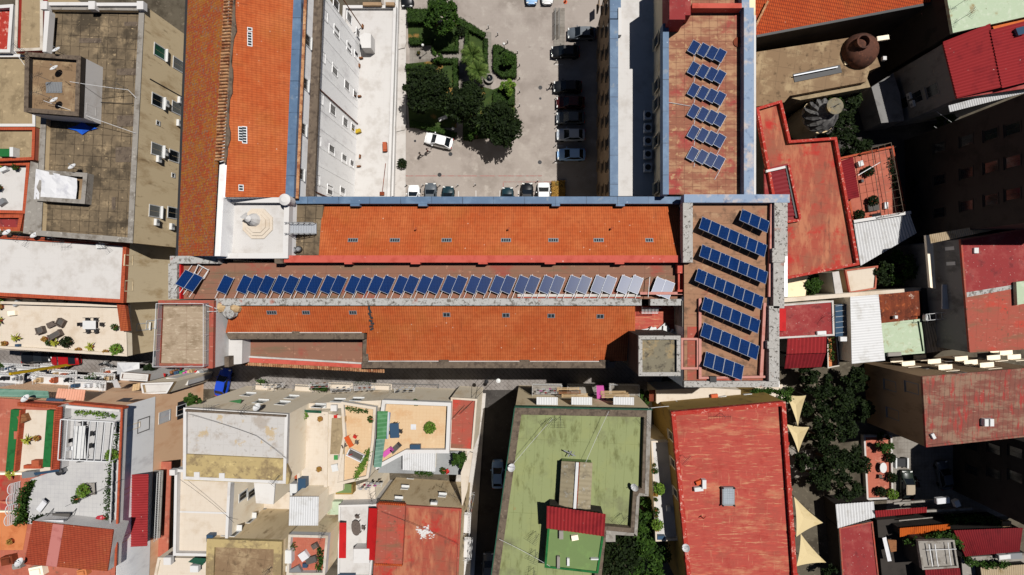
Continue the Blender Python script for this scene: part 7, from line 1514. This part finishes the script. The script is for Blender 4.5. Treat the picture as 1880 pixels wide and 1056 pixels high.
# red roof house, grey wall
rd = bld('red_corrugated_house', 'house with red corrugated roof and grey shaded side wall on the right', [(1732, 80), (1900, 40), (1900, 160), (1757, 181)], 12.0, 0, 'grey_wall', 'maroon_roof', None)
corr('corrugated_roof', 'large red corrugated roof with paler seam, left part', 'roof', [(1731, 77), (1757, 180), (1840, 160), (1818, 43)], 12, 'red_corr', .36, .06, None, [12.2, 12.2, 12.9, 12.9])
corr('corrugated_roof', 'red corrugated roof with a roof window, right part', 'roof', [(1818, 55), (1840, 162), (1920, 142), (1900, 34)], 12, 'red_corr', .36, .06, None, [13.0, 13.0, 12.6, 12.6])
m = MB(); m.pb([(1865, 52), (1880, 48), (1886, 60), (1870, 65)], 13.3, .35); solo('roof_window', m, 'glass_blue', 'small pale roof window in the red corrugated roof', 'roof window')
corr('corrugated_awning', 'white corrugated strip awning along the lower edge of the red roof', 'awning', [(1741, 194), (1900, 152), (1903, 165), (1744, 206)], 10.6, 'white_corr', .3, .04, None, [11.2, 11.2, 10.8, 10.8])
wa, wb = W(1732, 80, 12), W(1757, 181, 12)
for px, py in ((1658, 190), (1684, 178), (1712, 166)): win(rd, wa, wb, px, py, 1.4, 1.8, 'grey_wall', 'glass_dark', None, True)
ac_on(wa, wb, 1672, 176, 'upper air conditioner on the grey shaded wall'); ac_on(wa, wb, 1678, 190, 'lower air conditioner on the grey shaded wall')
m = MB()
p = hit(wa, wb, 1655, 125); m.tube(p + Vector((0, 0, 2.5)), Vector((p.x, p.y, .2)), .07, 6); solo('drain_pipe', m, 'dark_metal', 'dark drain pipe on the grey shaded wall', 'pipe')
gbk = bld('grey_shed', 'grey flat shed at the foot of the grey shaded wall', [(1600, 160), (1640, 134), (1652, 170), (1660, 222), (1618, 226)], 4.0, 0, 'grey_wall', 'grey_wall', None)
corr('corrugated_roof', 'small pink corrugated roof between the orange tiles and the green roof', 'roof', [(1692, 24), (1716, 18), (1730, 76), (1707, 84)], 8.5, 'pink_corr', .3, .04, ('grey_wall', 0))
mb_ = bld('mint_roof_house', 'house with a stained pale mint roof in the top right corner', [(1733, -40), (1920, -40), (1920, 22), (1750, 60)], 12.6, 0, 'dark_wall', 'mint_roof', (.25, .2), 'mint_roof', 'mint_roof')
bld('orange_link_house', 'narrow orange roof strip between the mint roof and the red roof', [(1820, 44), (1920, 22), (1920, 32), (1826, 56)], 12.2, 0, 'dark_wall', 'orange_corr', None)
ANT.put(W(1757, 10, 12.6), .3, 'thin antenna on the pale mint roof'); ANT.put(W(1762, 36, 12.6), 1.0, 'second thin antenna on the pale mint roof')
# red L shaped roof
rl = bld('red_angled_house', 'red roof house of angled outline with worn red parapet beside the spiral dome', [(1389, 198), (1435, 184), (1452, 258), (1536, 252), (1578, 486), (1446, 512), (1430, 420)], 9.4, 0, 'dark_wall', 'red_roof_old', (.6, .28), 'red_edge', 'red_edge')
m = MB(); m.pb([(1403, 310), (1446, 300), (1466, 400), (1440, 410), (1405, 405)], 9.5, .3); part('maroon_lightwell', m, 'maroon_roof', rl)
corr('corrugated_roof', 'maroon corrugated light well cover set into the red angled roof', 'roof', [(1409, 318), (1423, 400), (1462, 396), (1441, 309)], 9.7, 'maroon_corr', .5, .05)
m = MB(); m.beam(W(1447, 303, 9.8), W(1468, 402, 9.8), .3, .5); m.beam(W(1468, 404, 9.8), W(1425, 411, 9.8), .3, .4); part('well_edge', m, 'red_edge', rl)
m = MB(); m.beam(W(1443.5, 304, 9.75), W(1463, 400, 9.75), .32, .1); part('well_shade_strip', m, 'dark_metal', rl)  # dark strip painted in for the shade inside the raised well edge
m = MB(); m.beam(W(1406, 315, 9.9), W(1441, 307, 9.9), .3, .3); solo('white_beam', m, 'white_plaster', 'white beam at the top of the maroon light well cover', 'beam')
dm = thing('spiral_dome', 'small dark ribbed dome with pale round lantern beside the red roof', 'dome', W(1472, 232, 0)); c = W(1472, 232, 6)
m = MB(); m.lathe((0, 0, 0), [(2.25, 0), (2.25, 4.6), (2.4, 4.6), (2.4, 4.9)], 24); lpart('drum', m, 'tan_wall', dm)
m = MB(); vs = []; fs = []; N_ = 48; prof = [(2.2, 4.9), (2.1, 5.6), (1.8, 6.3), (1.3, 6.9), (.7, 7.25), (.2, 7.4)]
for k, (rr_, z) in enumerate(prof):
    for i in range(N_): t = 2 * math.pi * i / N_ + k * .28; q = rr_ * (1 + .09 * math.cos(6 * (t - k * .28) * 2)); vs.append((q * math.cos(t), q * math.sin(t), z))
for k in range(len(prof) - 1):
    for i in range(N_): j = (i + 1) % N_; fs.append((k * N_ + i, k * N_ + j, (k + 1) * N_ + j, (k + 1) * N_ + i))
fs.append(tuple(range((len(prof) - 1) * N_, len(prof) * N_)))
mat('slate', (116, 114, 112), [('n', (66, 64, 66), .9, .45, .64), ('n', (130, 128, 126), 1.6, .56, .7)], rough=.6)
lpart('shell', MB().add(vs, fs), 'slate', dm)
m = MB(); m.lathe((.35, .25, 7.2), [(.75, 0), (.75, .9), (1.08, .95), (1.1, 1.1), (.6, 1.18)], 20); lpart('lantern', m, 'stain_concrete', dm)
m = MB(); m.beam((-.3, .0, 8.42), (1.0, .55, 8.42), .08, .06); m.tube((.35, .25, 8.3), (.35, .25, 9.2), .05, 5); lpart('cross', m, 'dark_metal', dm)
# pergola terrace
pt5 = bld('brick_terrace', 'brick red terrace under a thin grey pole pergola beside the red roof', [(1540, 290), (1640, 268), (1664, 392), (1566, 404)], 5.0, 0, 'dark_wall', 'salmon_floor', (.4, .2), 'cream_wall', 'brick_trim', 'terrace')
corr('corrugated_roof', 'dark red corrugated canopy on the brick red terrace', 'canopy', [(1544, 296), (1552, 368), (1578, 362), (1566, 288)], 6.6, 'maroon_corr', .3, .05, ('dark_metal', 5.0, 1), [7.2, 7.2, 6.4, 6.4])
m = MB(); q = [W(1600, 272, 7.4), W(1636, 262, 7.4), W(1659, 390, 7.4), W(1618, 398, 7.4)]
for i in range(4): m.beam(q[i], q[(i + 1) % 4], .06, .06)
for i in range(1, 9): m.beam(q[0].lerp(q[3], i / 9), q[1].lerp(q[2], i / 9), .025, .04)
for i in (1, 2): m.beam(q[0].lerp(q[1], i / 3), q[3].lerp(q[2], i / 3), .04, .05)
for p in q: m.tube((p.x, p.y, 5.0), p, .05, 5)
solo('pergola', m, 'grey_coping', 'thin grey pole pergola on the brick red terrace', 'pergola')
m = MB(); m.beam(W(1575, 322, 7.0), W(1616, 298, 7.0), .08, .08); solo('white_pole', m, 'white_metal', 'white pole slanting over the brick red terrace', 'pole')
Z = 5.0
boxes('terrace_box', '', 'box', [(1576, 302, .7, .7, .6, .3, 'white_paint', 'white round box near the dark red canopy'), (1600, 382, 1.5, .9, .5, .15, 'grey_cloth', 'dark grey sofa box at the bottom of the brick terrace'), (1580, 333, .4, .4, .4, 0, 'dark_metal', 'small dark pot in the middle of the brick terrace'), (1624, 378, .5, .9, .4, 0, 'white_metal', 'white seat at the lower right of the brick terrace'), (1606, 396, 1.3, .5, .4, .2, 'black_cloth', 'black mat by the white corrugated roof')], Z)
PL_DARK.put(W(1573, 396, Z), 0, 'dark bushy plant at the lower left of the brick terrace'); PL_DARK.put(W(1590, 316, Z), 1, 'dark plant in the middle of the brick terrace'); PL_DARK.put(W(1598, 370, Z), 2, 'dark potted plant above the grey sofa box'); vine('climber along the right poles of the pergola', [(1632, 290), (1642, 340), (1652, 385)], Z, .8, 'leaf_dark', 60, .15)
corr('corrugated_roof', 'pale corrugated shed roof below the brick red terrace', 'roof', [(1567, 408), (1670, 392), (1683, 428), (1580, 488)], 6, 'white_corr', .38, .05, ('dark_wall', 0), [6.2, 6.2, 5.6, 5.6])
m = MB(); m.beam(W(1567, 407, 6.6), W(1672, 390, 6.6), .4, .2); solo('ridge_board', m, 'white_plaster', 'white ridge board along the top of the pale corrugated shed roof', 'board')
for i, (x, y, zz, rx, hz, lm, lb) in enumerate(((1510, 205, 3.8, 2.9, 2.2, 'leaf_mid', 'tree right of the dome lantern'), (1540, 240, 3.6, 2.8, 2.0, 'leaf_dark', 'dark tree above the red angled roof'), (1490, 172, 2.8, 2.0, 1.6, 'leaf_mid', 'tree above the dome'), (1570, 275, 3.6, 2.2, 1.8, 'leaf_dark', 'dark tree at the top of the brick terrace'), (1555, 190, 3.0, 2.4, 1.8, 'leaf_dark', 'dark tree at the foot of the grey shed'),
          (1650, 490, 3.4, 2.6, 2.0, 'leaf_mid', 'tree below the pale corrugated shed roof'), (1620, 500, 3.0, 1.9, 1.7, 'leaf_dark', 'dark tree left of the tree below the shed roof'), (1488, 524, 3.2, 1.8, 1.2, 'leaf_mid', 'bushy tree below the red angled roof'), (1735, 225, 2, 1.6, 1.2, 'leaf_mid', 'bush in the dark yard below the white strip awning'), (1690, 345, 2, 1.4, 1.0, 'leaf_dark', 'bush in the middle of the dark yard'))): tree(lb, x, y, zz, rx, hz, lm, 1900, .24, clumps=28)
cable('pale wires over the dark yard', [(1720, 205, 8), (1800, 255, 6)], .025, 'white_metal'); cable('lower pale wires over the dark yard', [(1715, 232, 6), (1780, 268, 4)], .025, 'white_metal')
# off-frame right house: its shaded wall closes the dark yard
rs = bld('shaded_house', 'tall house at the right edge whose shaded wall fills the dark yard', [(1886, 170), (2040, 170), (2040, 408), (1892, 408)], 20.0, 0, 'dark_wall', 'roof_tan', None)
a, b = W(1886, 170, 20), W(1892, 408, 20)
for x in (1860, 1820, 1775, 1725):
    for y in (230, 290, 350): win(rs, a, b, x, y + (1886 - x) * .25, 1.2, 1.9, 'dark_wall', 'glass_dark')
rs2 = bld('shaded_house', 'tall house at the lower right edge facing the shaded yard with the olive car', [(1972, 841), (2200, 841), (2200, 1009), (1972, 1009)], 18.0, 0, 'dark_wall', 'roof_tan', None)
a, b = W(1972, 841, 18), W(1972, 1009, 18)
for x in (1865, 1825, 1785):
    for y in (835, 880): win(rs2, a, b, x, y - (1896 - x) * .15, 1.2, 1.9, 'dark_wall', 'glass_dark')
# right red house with grey wall
r8 = bld('worn_red_house', 'worn red flat roof house at the right edge with grey side wall', [(1764, 440), (1900, 416), (1900, 640), (1781, 647)], 12.0, 0, 'grey_wall', 'red_roof_worn', (.12, .15), 'red_roof_worn', 'red_roof_worn')
m = MB(); m.pb([(1766, 441), (1898, 419), (1898, 520), (1772, 537)], 12.04, .1); part('maroon_half', m, 'maroon_roof', r8); m = MB(); m.pb([(1773, 537.4), (1860, 523), (1862, 530), (1774, 546)], 12.05, .1); part('white_seam', m, 'dirty_white', r8)
m = MB(); m.rb(1789, 455, 1797, 465, 12.3, .3); solo('roof_vent', m, 'white_paint', 'small white double vent on the worn red roof at the right', 'vent')
corr('corrugated_awning', 'ribbed tan canopy strip along the top of the worn red roof', 'canopy', [(1706, 431), (1871, 402), (1875, 412), (1709, 447)], 11.4, 'tan_corr', .25, .05, None, [11.6, 11.6, 12.0, 12.0])
wa, wb = W(1764, 440, 12), W(1781, 647, 12)
win(r8, wa, wb, 1746, 470, 1.2, 1.5, 'grey_wall', 'glass_dark', 'white_paint', False); win(r8, wa, wb, 1750, 585, 1.0, 1.2, 'grey_wall', 'glass_dark', None, False)
m = MB(); p = hit(wa, wb, 1740, 545); m.box(p.x - .35, p.y, p.z, .9, 3.2, .12); solo('white_shelf', m, 'white_plaster', 'white ledge on the grey side wall of the worn red house', 'ledge')
m = MB(); q = [W(1695, 577, 8), W(1740, 572, 8), W(1741, 584, 8), W(1697, 588, 8)]; m.rail(q + [q[0]], .5, .035, 1.5, 1); 
for i in range(1, 4): m.beam(q[0].lerp(q[1], i / 4), q[3].lerp(q[2], i / 4), .05, .05)
solo('metal_rack', m, 'white_metal', 'white metal frame rack beside the grey side wall', 'frame')
m = MB(); m.pb([(1866, 518), (1890, 515), (1890, 556), (1868, 560)], 12.6, .5); solo('roof_window', m, 'mint_roof', 'pale window box at the right edge of the worn red roof', 'roof window')
m = MB(); m.pb([(1700, 432), (1712, 432), (1718, 530), (1708, 528)], 8.5, .4); solo('pale_wall', m, 'cream_wall', 'narrow pale wall left of the grey side wall', 'wall')
# low houses between the panel block and the worn red house
l1 = bld('low_red_house', 'low dull red flat roof right beside the panel block', [(1428, 560), (1530, 552), (1532, 616), (1424, 622)], 6.6, 0, 'cream_wall', 'maroon_roof', (.15, .18), 'red_roof_worn', 'light_pavement')
corr('corrugated_roof', 'red ribbed lean-to roof below the low dull red roof, upper sheet', 'roof', [(1446, 620), (1517, 615), (1516, 648), (1444, 650)], 6.4, 'red_corr', .5, .07, ('dark_wall', 0), [6.5, 6.5, 6.1, 6.1]); corr('corrugated_roof', 'darker red ribbed lean-to roof just below the upper red sheet', 'roof', [(1444, 651), (1516, 649), (1508, 674), (1440, 677)], 6.0, 'maroon_corr', .5, .07, ('dark_wall', 0), [6.0, 6.0, 5.2, 5.2])
m = MB(); m.rb(1428, 567, 1443, 608, 7.0, .25); solo('red_screen', m, 'awning_red', 'bright red panel at the left edge of the low dull red roof', 'panel')
boxes('roof_unit', '', 'box', [(1506, 611, 1.2, .5, .4, .05, 'white_paint', 'white cylinder unit on the low dull red roof'), (1545, 622, .9, .6, .5, 0, 'white_paint', 'white unit in the gap beside the white corrugated roof')], 6.6); ANT.put(W(1515, 580, 6.6), 1, 'antenna on the low dull red roof')
l2 = bld('glass_lean_to', 'narrow blue glass lean-to between the low red roof and the white corrugated roof', [(1533, 560), (1560, 557), (1560, 616), (1534, 618)], 5.8, 0, 'cream_wall', 'glass_blue', None)
m = MB()
for i in range(6): m.beam(W(1534, 562 + i * 10, 5.9), W(1560, 559 + i * 10, 5.9), .06, .06)
part('glazing_bar', m, 'grey_metal', l2)
bld('orange_patio', 'small orange tiled patio beside the red ribbed roof', [(1519, 614), (1536, 614), (1541, 672), (1520, 676)], 4.0, 0, 'dark_wall', 'orange_floor', (.3, .1), 'dark_wall', 'dark_wall', 'terrace')
vine('plants on the small orange patio', [(1524, 618), (1522, 640), (1530, 664)], 4.0, .8, 'leaf_mid', 50, .14)
corr('corrugated_roof', 'long white corrugated roof between the glass lean-to and the rusty roof', 'roof', [(1561, 545), (1564, 668), (1625, 662), (1613, 541)], 7, 'white_corr', .35, .012, ('cream_wall', 0), [7.0, 7.0, 7.2, 7.2])
corr('corrugated_roof', 'rusty brown corrugated roof', 'roof', [(1613, 541), (1687, 534), (1690, 585), (1618, 594)], 7, 'rust_metal', .9, .06, ('dark_wall', 0), [7.0, 7.0, 6.6, 6.6])
l3 = bld('mint_roof_house', 'stained pale green flat roof below the rusty roof', [(1618, 594), (1690, 586), (1700, 648), (1622, 654)], 6.6, 0, 'cream_wall', 'mint_roof', (.25, .2), 'turf', 'mint_roof')
corr('corrugated_roof', 'ribbed pale grey lean-to right of the green flat roof', 'roof', [(1694, 592), (1738, 588), (1764, 640), (1702, 648)], 6.6, 'tan_corr', .3, .05, ('grey_wall', 0))
boxes('roof_unit', '', 'box', [(1642, 582, .4, .4, .4, 0, 'white_paint', 'tiny white vent on the rusty brown roof'), (1640, 650, 1.8, .5, .3, .05, 'concrete', 'grey bench on the lower edge of the green flat roof'), (1696, 584, .35, .8, .6, 0, 'white_paint', 'white cylinder at the left of the metal frame rack')], 7.0)
bld('cream_garden_house', 'cream walled garden strip below the red angled roof', [(1430, 548), (1692, 528), (1692, 534), (1430, 556)], 5.2, 0, 'cream_wall', 'cream_floor', None)
bld('garden_wall', 'cream garden wall running down from the red angled roof', [(1528, 500), (1540, 498), (1548, 540), (1534, 542)], 4.4, 0, 'cream_wall', 'light_pavement', None, cat='wall'); bld('garden_store', 'pale garden store roof with a red kerb beside the dark trees', [(1552, 496), (1612, 488), (1608, 530), (1560, 538)], 3.6, 0, 'brown_wall', 'cream_floor', (.2, .15), 'red_wall', 'salmon_floor')
bld('garden_store', 'pale yellow garden store roof under the red angled roof', [(1446, 512), (1484, 506), (1478, 548), (1446, 552)], 3.8, 0, 'cream_wall', 'beige_wall', None); bld('dark_shed', 'dark grey shed roof in the gap left of the grey side wall', [(1692, 530), (1724, 528), (1726, 574), (1694, 578)], 5.5, 0, 'dark_wall', 'dark_metal', None)
# big brown red block lower right
r9 = bld('brown_red_block', 'large block with streaked brown red roof and shuttered street front at the lower right', [(1694, 692), (1900, 675), (1900, 800), (1701, 821)], 12.0, 0, 'brown_wall', 'roof_brown_red', (.15, .2), 'roof_brown_red', 'roof_brown_red')
na, nb2 = W(1694, 692, 12.1), W(1900, 675, 12.1)
for px, py in ((1652, 666), (1674, 673), (1695, 661), (1722, 669), (1772, 664), (1790, 671), (1820, 676), (1832, 662), (1743, 680), (1855, 653), (1870, 661), (1836, 648)): win(r9, na, nb2, px, py, 1.5, 1.0, 'cream_wall', 'cream_shutter', None, True, .6)
for px, py in ((1700, 676), (1760, 656), (1800, 658), (1845, 640), (1760, 684), (1735, 663)): win(r9, na, nb2, px, py, .8, 1.2, 'grey_wall', 'glass_dark', None, False)
wa, wb = W(1694, 692, 12.1), W(1701, 821, 12.1)
for px, py in ((1635, 708), (1675, 712), (1640, 760)): win(r9, wa, wb, px, py, 1.2, 2.2, 'grey_wall', 'glass_dark')
boxes('roof_unit', '', 'box', [(1804, 774, .5, .9, .6, 0, 'white_paint', 'left one of two white vents on the streaked brown red roof'), (1814, 774, .5, .9, .6, 0, 'white_paint', 'right one of two white vents on the streaked brown red roof'), (1711, 800, .4, .7, .3, .5, 'white_paint', 'small white box in the lower left corner of the streaked roof')], 12.0)
# garden with sails
SAIL = [('top cream shade sail beside the red house', [(1443, 724), (1480, 726), (1465, 783)]), ('second cream shade sail, touching the tip of the top one', [(1444, 779), (1486, 784), (1466, 831)]), ('third cream shade sail, pointing right over the dark garden', [(1458, 912), (1511, 960), (1462, 986)]), ('lowest cream shade sail at the bottom beside the red house', [(1470, 980), (1517, 1033), (1462, 1040)])]
for l, t in SAIL:
    P = [W(x, y, 4.2 + .5 * i) for i, (x, y) in enumerate(t)]; r = thing('shade_sail', l, 'shade sail', (P[0].x, P[0].y, 0)); cen = sum(P, Vector()) / 3; vs = [cen - Vector((0, 0, .25))]
    for i in range(3):
        a, b = P[i], P[(i + 1) % 3]; mid = (a + b) / 2
        for k in range(6): t_ = k / 6; q = a.lerp(b, t_); q += (cen - mid) * .12 * 4 * t_ * (1 - t_); vs.append(q)
    vs = [Vector(v) for v in vs]; nv = len(vs); fs = [(0, 1 + i, 1 + (i + 1) % 18) for i in range(18)]
    part('cloth', MB().add(vs + [v - Vector((0, 0, .03)) for v in vs], fs + [tuple(reversed([nv + j for j in f])) for f in fs]), 'sail_cloth', r)
    for q in P: m = MB(); m.tube((q.x, q.y, 0), q, .05, 5); part('post', m, 'dark_metal', r)
GT = [(1505, 705, 4.2, 2.6), (1535, 735, 4.6, 3.0), (1500, 760, 4.2, 2.6), (1545, 790, 4.6, 3.0), (1510, 805, 4.0, 2.5), (1530, 850, 4.4, 3.1), (1570, 845, 4.2, 2.7), (1505, 880, 3.6, 2.4), (1555, 895, 4.0, 2.8), (1480, 690, 3.0, 1.9), (1475, 850, 3.0, 1.6), (1570, 700, 3.6, 2.4), (1575, 750, 3.6, 2.6)]
for i, (x, y, zz, rx) in enumerate(GT): tree(['leafy tree below the red ribbed roof', 'dark tree in the upper middle of the shaded garden', 'tree right of the top shade sail', 'broad dark tree in the middle of the shaded garden', 'tree right of the second shade sail', 'large dark tree left of the pink terrace', 'dark tree touching the pink terrace', 'tree above the third shade sail', 'dark tree above the white corrugated shed', 'small tree by the corner of the panel block', 'small tree beside the red house between the sails', 'dark tree at the foot of the shuttered block', 'dark tree behind the pink terrace, upper one'][i], x, y, zz, rx * .8, 1.7, 'leaf_dark', 1300, .24, clumps=20)
sheet('garden_clearing', [(1446, 820), (1490, 825), (1500, 870), (1450, 880)], 'path_paving', .02)
pk = bld('pink_terrace', 'salmon pink ground terrace with a white round table', [(1586, 800), (1638, 800), (1640, 916), (1592, 918)], .5, 0, 'light_pavement', 'salmon_floor', (.35, .2), 'white_plaster', 'light_pavement', 'terrace')
table('white oval table on the salmon pink terrace', W(1616, 856, .5), 1.0, 1.5, 'white_paint', 0, True); KCH_TAUPE.put(W(1613, 873, .5), 0, 'chair below the white oval table')
PL_DARK.put(W(1630, 838, .5), 0, 'dark potted bush at the upper right of the pink terrace'); PL_DARK.put(W(1633, 874, .5), 0, 'dark potted bush at the middle right of the pink terrace'); PL_BIG.put(W(1634, 905, .5), 0, 'green bush at the lower right of the pink terrace'); tree('leafy shrub at the top of the pink terrace', 1622, 811, 1.7, 1.5, .9, 'leaf_mid', 800, .2, 'bush', 'bush', 12, .5); PL_DARK.put(W(1612, 900, .5), 1, 'dark plant at the bottom of the pink terrace')
car('olive', 1664, 890, 90, 'dark green car with beige roof beside the pink terrace'); car('grey', 1732, 872, 100, 'grey car in the deep shade right of the green car')
ct = thing('cart', 'white framed handcart with a dark bed above the green car', 'cart', W(1649, 847, .01)); lpart('bed', MB().box(0, 0, .45, 1.5, 1.2, .2), 'dark_metal', ct); m = MB()
for s in (-.85, .85): m.box(s, 0, .4, .22, 1.5, .5)
lpart('side_board', m, 'white_paint', ct)
for s in (-.6, .6): m = MB(); m.tube((s, -.6, .3), (s, .6, .3), .05, 5); m.tube((s, -.66, .3), (s, -.56, .3), .3, 12); m.tube((s, .56, .3), (s, .66, .3), .3, 12); lpart('wheel', m, 'tyre', ct)
scooter('scooter parked right of the green car', 1680, 884, 100, 'car_maroon')
# sheds at the bottom right
corr('corrugated_roof', 'white corrugated shed roof at the foot of the shaded garden', 'roof', [(1534, 926), (1604, 921), (1606, 950), (1538, 970)], 3.6, 'white_corr', .4, .05, ('dark_wall', 0))
bld('maroon_shed', 'long maroon shed roof below the white corrugated shed', [(1541, 970), (1602, 958), (1618, 1100), (1550, 1100)], 3.5, 0, 'dark_wall', 'maroon_roof', (.12, .12), 'light_pavement', 'red_roof_worn')
corr('corrugated_roof', 'thin glossy red canopy strip below the pink terrace', 'canopy', [(1606, 938), (1702, 931), (1702, 941), (1608, 950)], 4, 'red_corr', .35, .05, ('dark_metal', 0, 1), [4.0, 4.0, 3.6, 3.6])
corr('corrugated_roof', 'bright orange tiled canopy above the concrete box', 'canopy', [(1652, 970), (1745, 962), (1745, 972), (1652, 986)], 5, 'orange_corr', .28, .05, ('dark_wall', 0), [5.0, 5.0, 4.6, 4.6])
corr('corrugated_roof', 'maroon corrugated roof at the right bottom edge', 'roof', [(1751, 974), (1878, 969), (1872, 1013), (1772, 1022)], 6, 'maroon_corr', .33, .06, ('dark_wall', 0), [5.6, 5.6, 6.2, 6.2])
cb = bld('concrete_box_house', 'grey concrete box roof with white bars near the bottom right', [(1686, 994), (1752, 992), (1760, 1042), (1694, 1046)], 6.4, 0, 'dark_wall', 'concrete', (.3, .18), 'concrete', 'concrete')
m = MB(); m.beam(W(1705, 999, 6.9), W(1712, 1040, 6.9), .1, .1); m.beam(W(1716, 999, 6.9), W(1722, 1040, 6.9), .1, .1); m.beam(W(1740, 996, 6.9), W(1746, 1038, 6.9), .08, .08); m.beam(W(1700, 1010, 6.85), W(1756, 1008, 6.85), .06, .06); part('bar', m, 'white_metal', cb)
corr('corrugated_roof', 'maroon roof edge below the concrete box', 'roof', [(1698, 1046), (1762, 1043), (1768, 1090), (1704, 1090)], 5.6, 'maroon_corr', .35, .05, ('dark_wall', 0)); corr('corrugated_roof', 'pale yellow corrugated roof at the bottom right corner', 'roof', [(1800, 1042), (1890, 1036), (1890, 1090), (1806, 1090)], 5.2, 'tan_corr', .3, .05, ('dark_wall', 0))
awning('pale blue white sheet hanging in the dark gap left of the concrete box', [(1620, 988), (1627, 986), (1637, 1030), (1630, 1031)], [4.6, 4.2, 4.2, 4.6], 'white_cloth', .04, 'hanging_sheet')
m = MB(); q = [W(1630, 991, 4.4), W(1646, 992, 4.4), W(1646, 1012, 4.4), W(1636, 1014, 4.4)]; m.solid(q, ('t', .1)); solo('wooden_board', m, 'wood', 'brown board beside the pale hanging sheet', 'board')
bld('dark_link_house', 'dark flat roof among the sheds at the bottom right', [(1610, 955), (1650, 952), (1690, 990), (1690, 1090), (1622, 1090)], 3.0, 0, 'dark_wall', 'dark_wall', None); bld('dark_link_house', 'dark flat roof left of the yellow corrugated roof', [(1765, 1024), (1884, 1016), (1884, 1034), (1798, 1040), (1798, 1090), (1770, 1090)], 4.0, 0, 'dark_wall', 'concrete', None)
vine('creeper over the orange canopy and concrete box', [(1660, 992), (1690, 988), (1730, 978), (1752, 990), (1768, 1012), (1774, 1034)], 5.2, 1.0, 'leaf_mid', 130, .2); vine('garden bushes behind the maroon corrugated roof', [(1735, 950), (1775, 948), (1820, 952), (1835, 962)], 3.4, 1.4, 'leaf_mid', 190, .24); vine('creeper between the maroon and yellow roofs', [(1780, 1030), (1810, 1036), (1850, 1034)], 5, .8, 'leaf_mid', 110, .2); vine('bushes at the bottom left of the maroon shed', [(1510, 1050), (1530, 1040)], 2, 1.2, 'leaf_dark', 150, .2)
boxes('yard_box', '', 'box', [(1842, 960, 1.2, .9, .6, 0, 'pale_wood', 'wooden box behind the maroon corrugated roof'), (1838, 1019, 1.6, .6, .6, .1, 'white_paint', 'white tank below the maroon corrugated roof'), (1858, 1018, 2.0, .8, .5, .05, 'grey_metal', 'grey tank right of the white tank'), (1778, 998, .4, 1.0, .5, 0, 'white_paint', 'white pipe box at the left end of the maroon corrugated roof'), (1727, 917, 1.8, .8, .5, .1, 'white_cloth', 'patterned cloth heap above the glossy red strip'), (1752, 922, .7, .9, .6, .4, 'white_paint', 'white crate right of the cloth heap')], 4.2)
m = MB(); m.beam(W(1640, 924, 3.0), W(1720, 918, 3.0), .25, .3); m.beam(W(1650, 956, 3.6), W(1712, 950, 3.6), .12, .12); m.beam(W(1700, 938, 3.4), W(1784, 934, 3.4), .3, .3); solo('yard_wall', m, 'concrete', 'grey wall tops beside the glossy red strip', 'wall')
# ================================================================== CAMERA, SUN, SKY
cam = bpy.data.cameras.new('camera'); co = bpy.data.objects.new('camera', cam); COL.objects.link(co)
co.location = (0, 0, H); cam.sensor_width = 36.0; cam.lens = F / 1880.0 * 36.0
cam.shift_x = -(CX - 940.0) / 1880.0; cam.shift_y = -(528.0 - CY) / 1880.0
cam.clip_end = 2000; cam.clip_start = .5
SC.camera = co; SC.cycles.diffuse_bounces = 1
to_sun = Vector((.345, .245, 1.0)).normalized()
sl = bpy.data.lights.new('sun', 'SUN'); sl.energy = 5.0; sl.angle = R(.5); sl.color = (1.0, .97, .925)
so = bpy.data.objects.new('sun', sl); COL.objects.link(so); so.location = (0, 0, 150)
so.rotation_euler = to_sun.to_track_quat('Z', 'Y').to_euler()
w = bpy.data.worlds.new('World'); SC.world = w; w.use_nodes = True
nt = w.node_tree; bg = nt.nodes['Background']
sk = nt.nodes.new('ShaderNodeTexSky'); sk.sky_type = 'NISHITA'; sk.sun_disc = False
sk.sun_elevation = math.asin(to_sun.z); sk.sun_rotation = math.atan2(to_sun.x, to_sun.y)
sk.air_density = .4; sk.dust_density = .25; sk.ozone_density = 1.0
nt.links.new(sk.outputs[0], bg.inputs['Color']); bg.inputs['Strength'].default_value = .05
SC.view_settings.view_transform = 'Standard'; SC.view_settings.look = 'None'
SC.view_settings.exposure = 0; SC.view_settings.gamma = 1
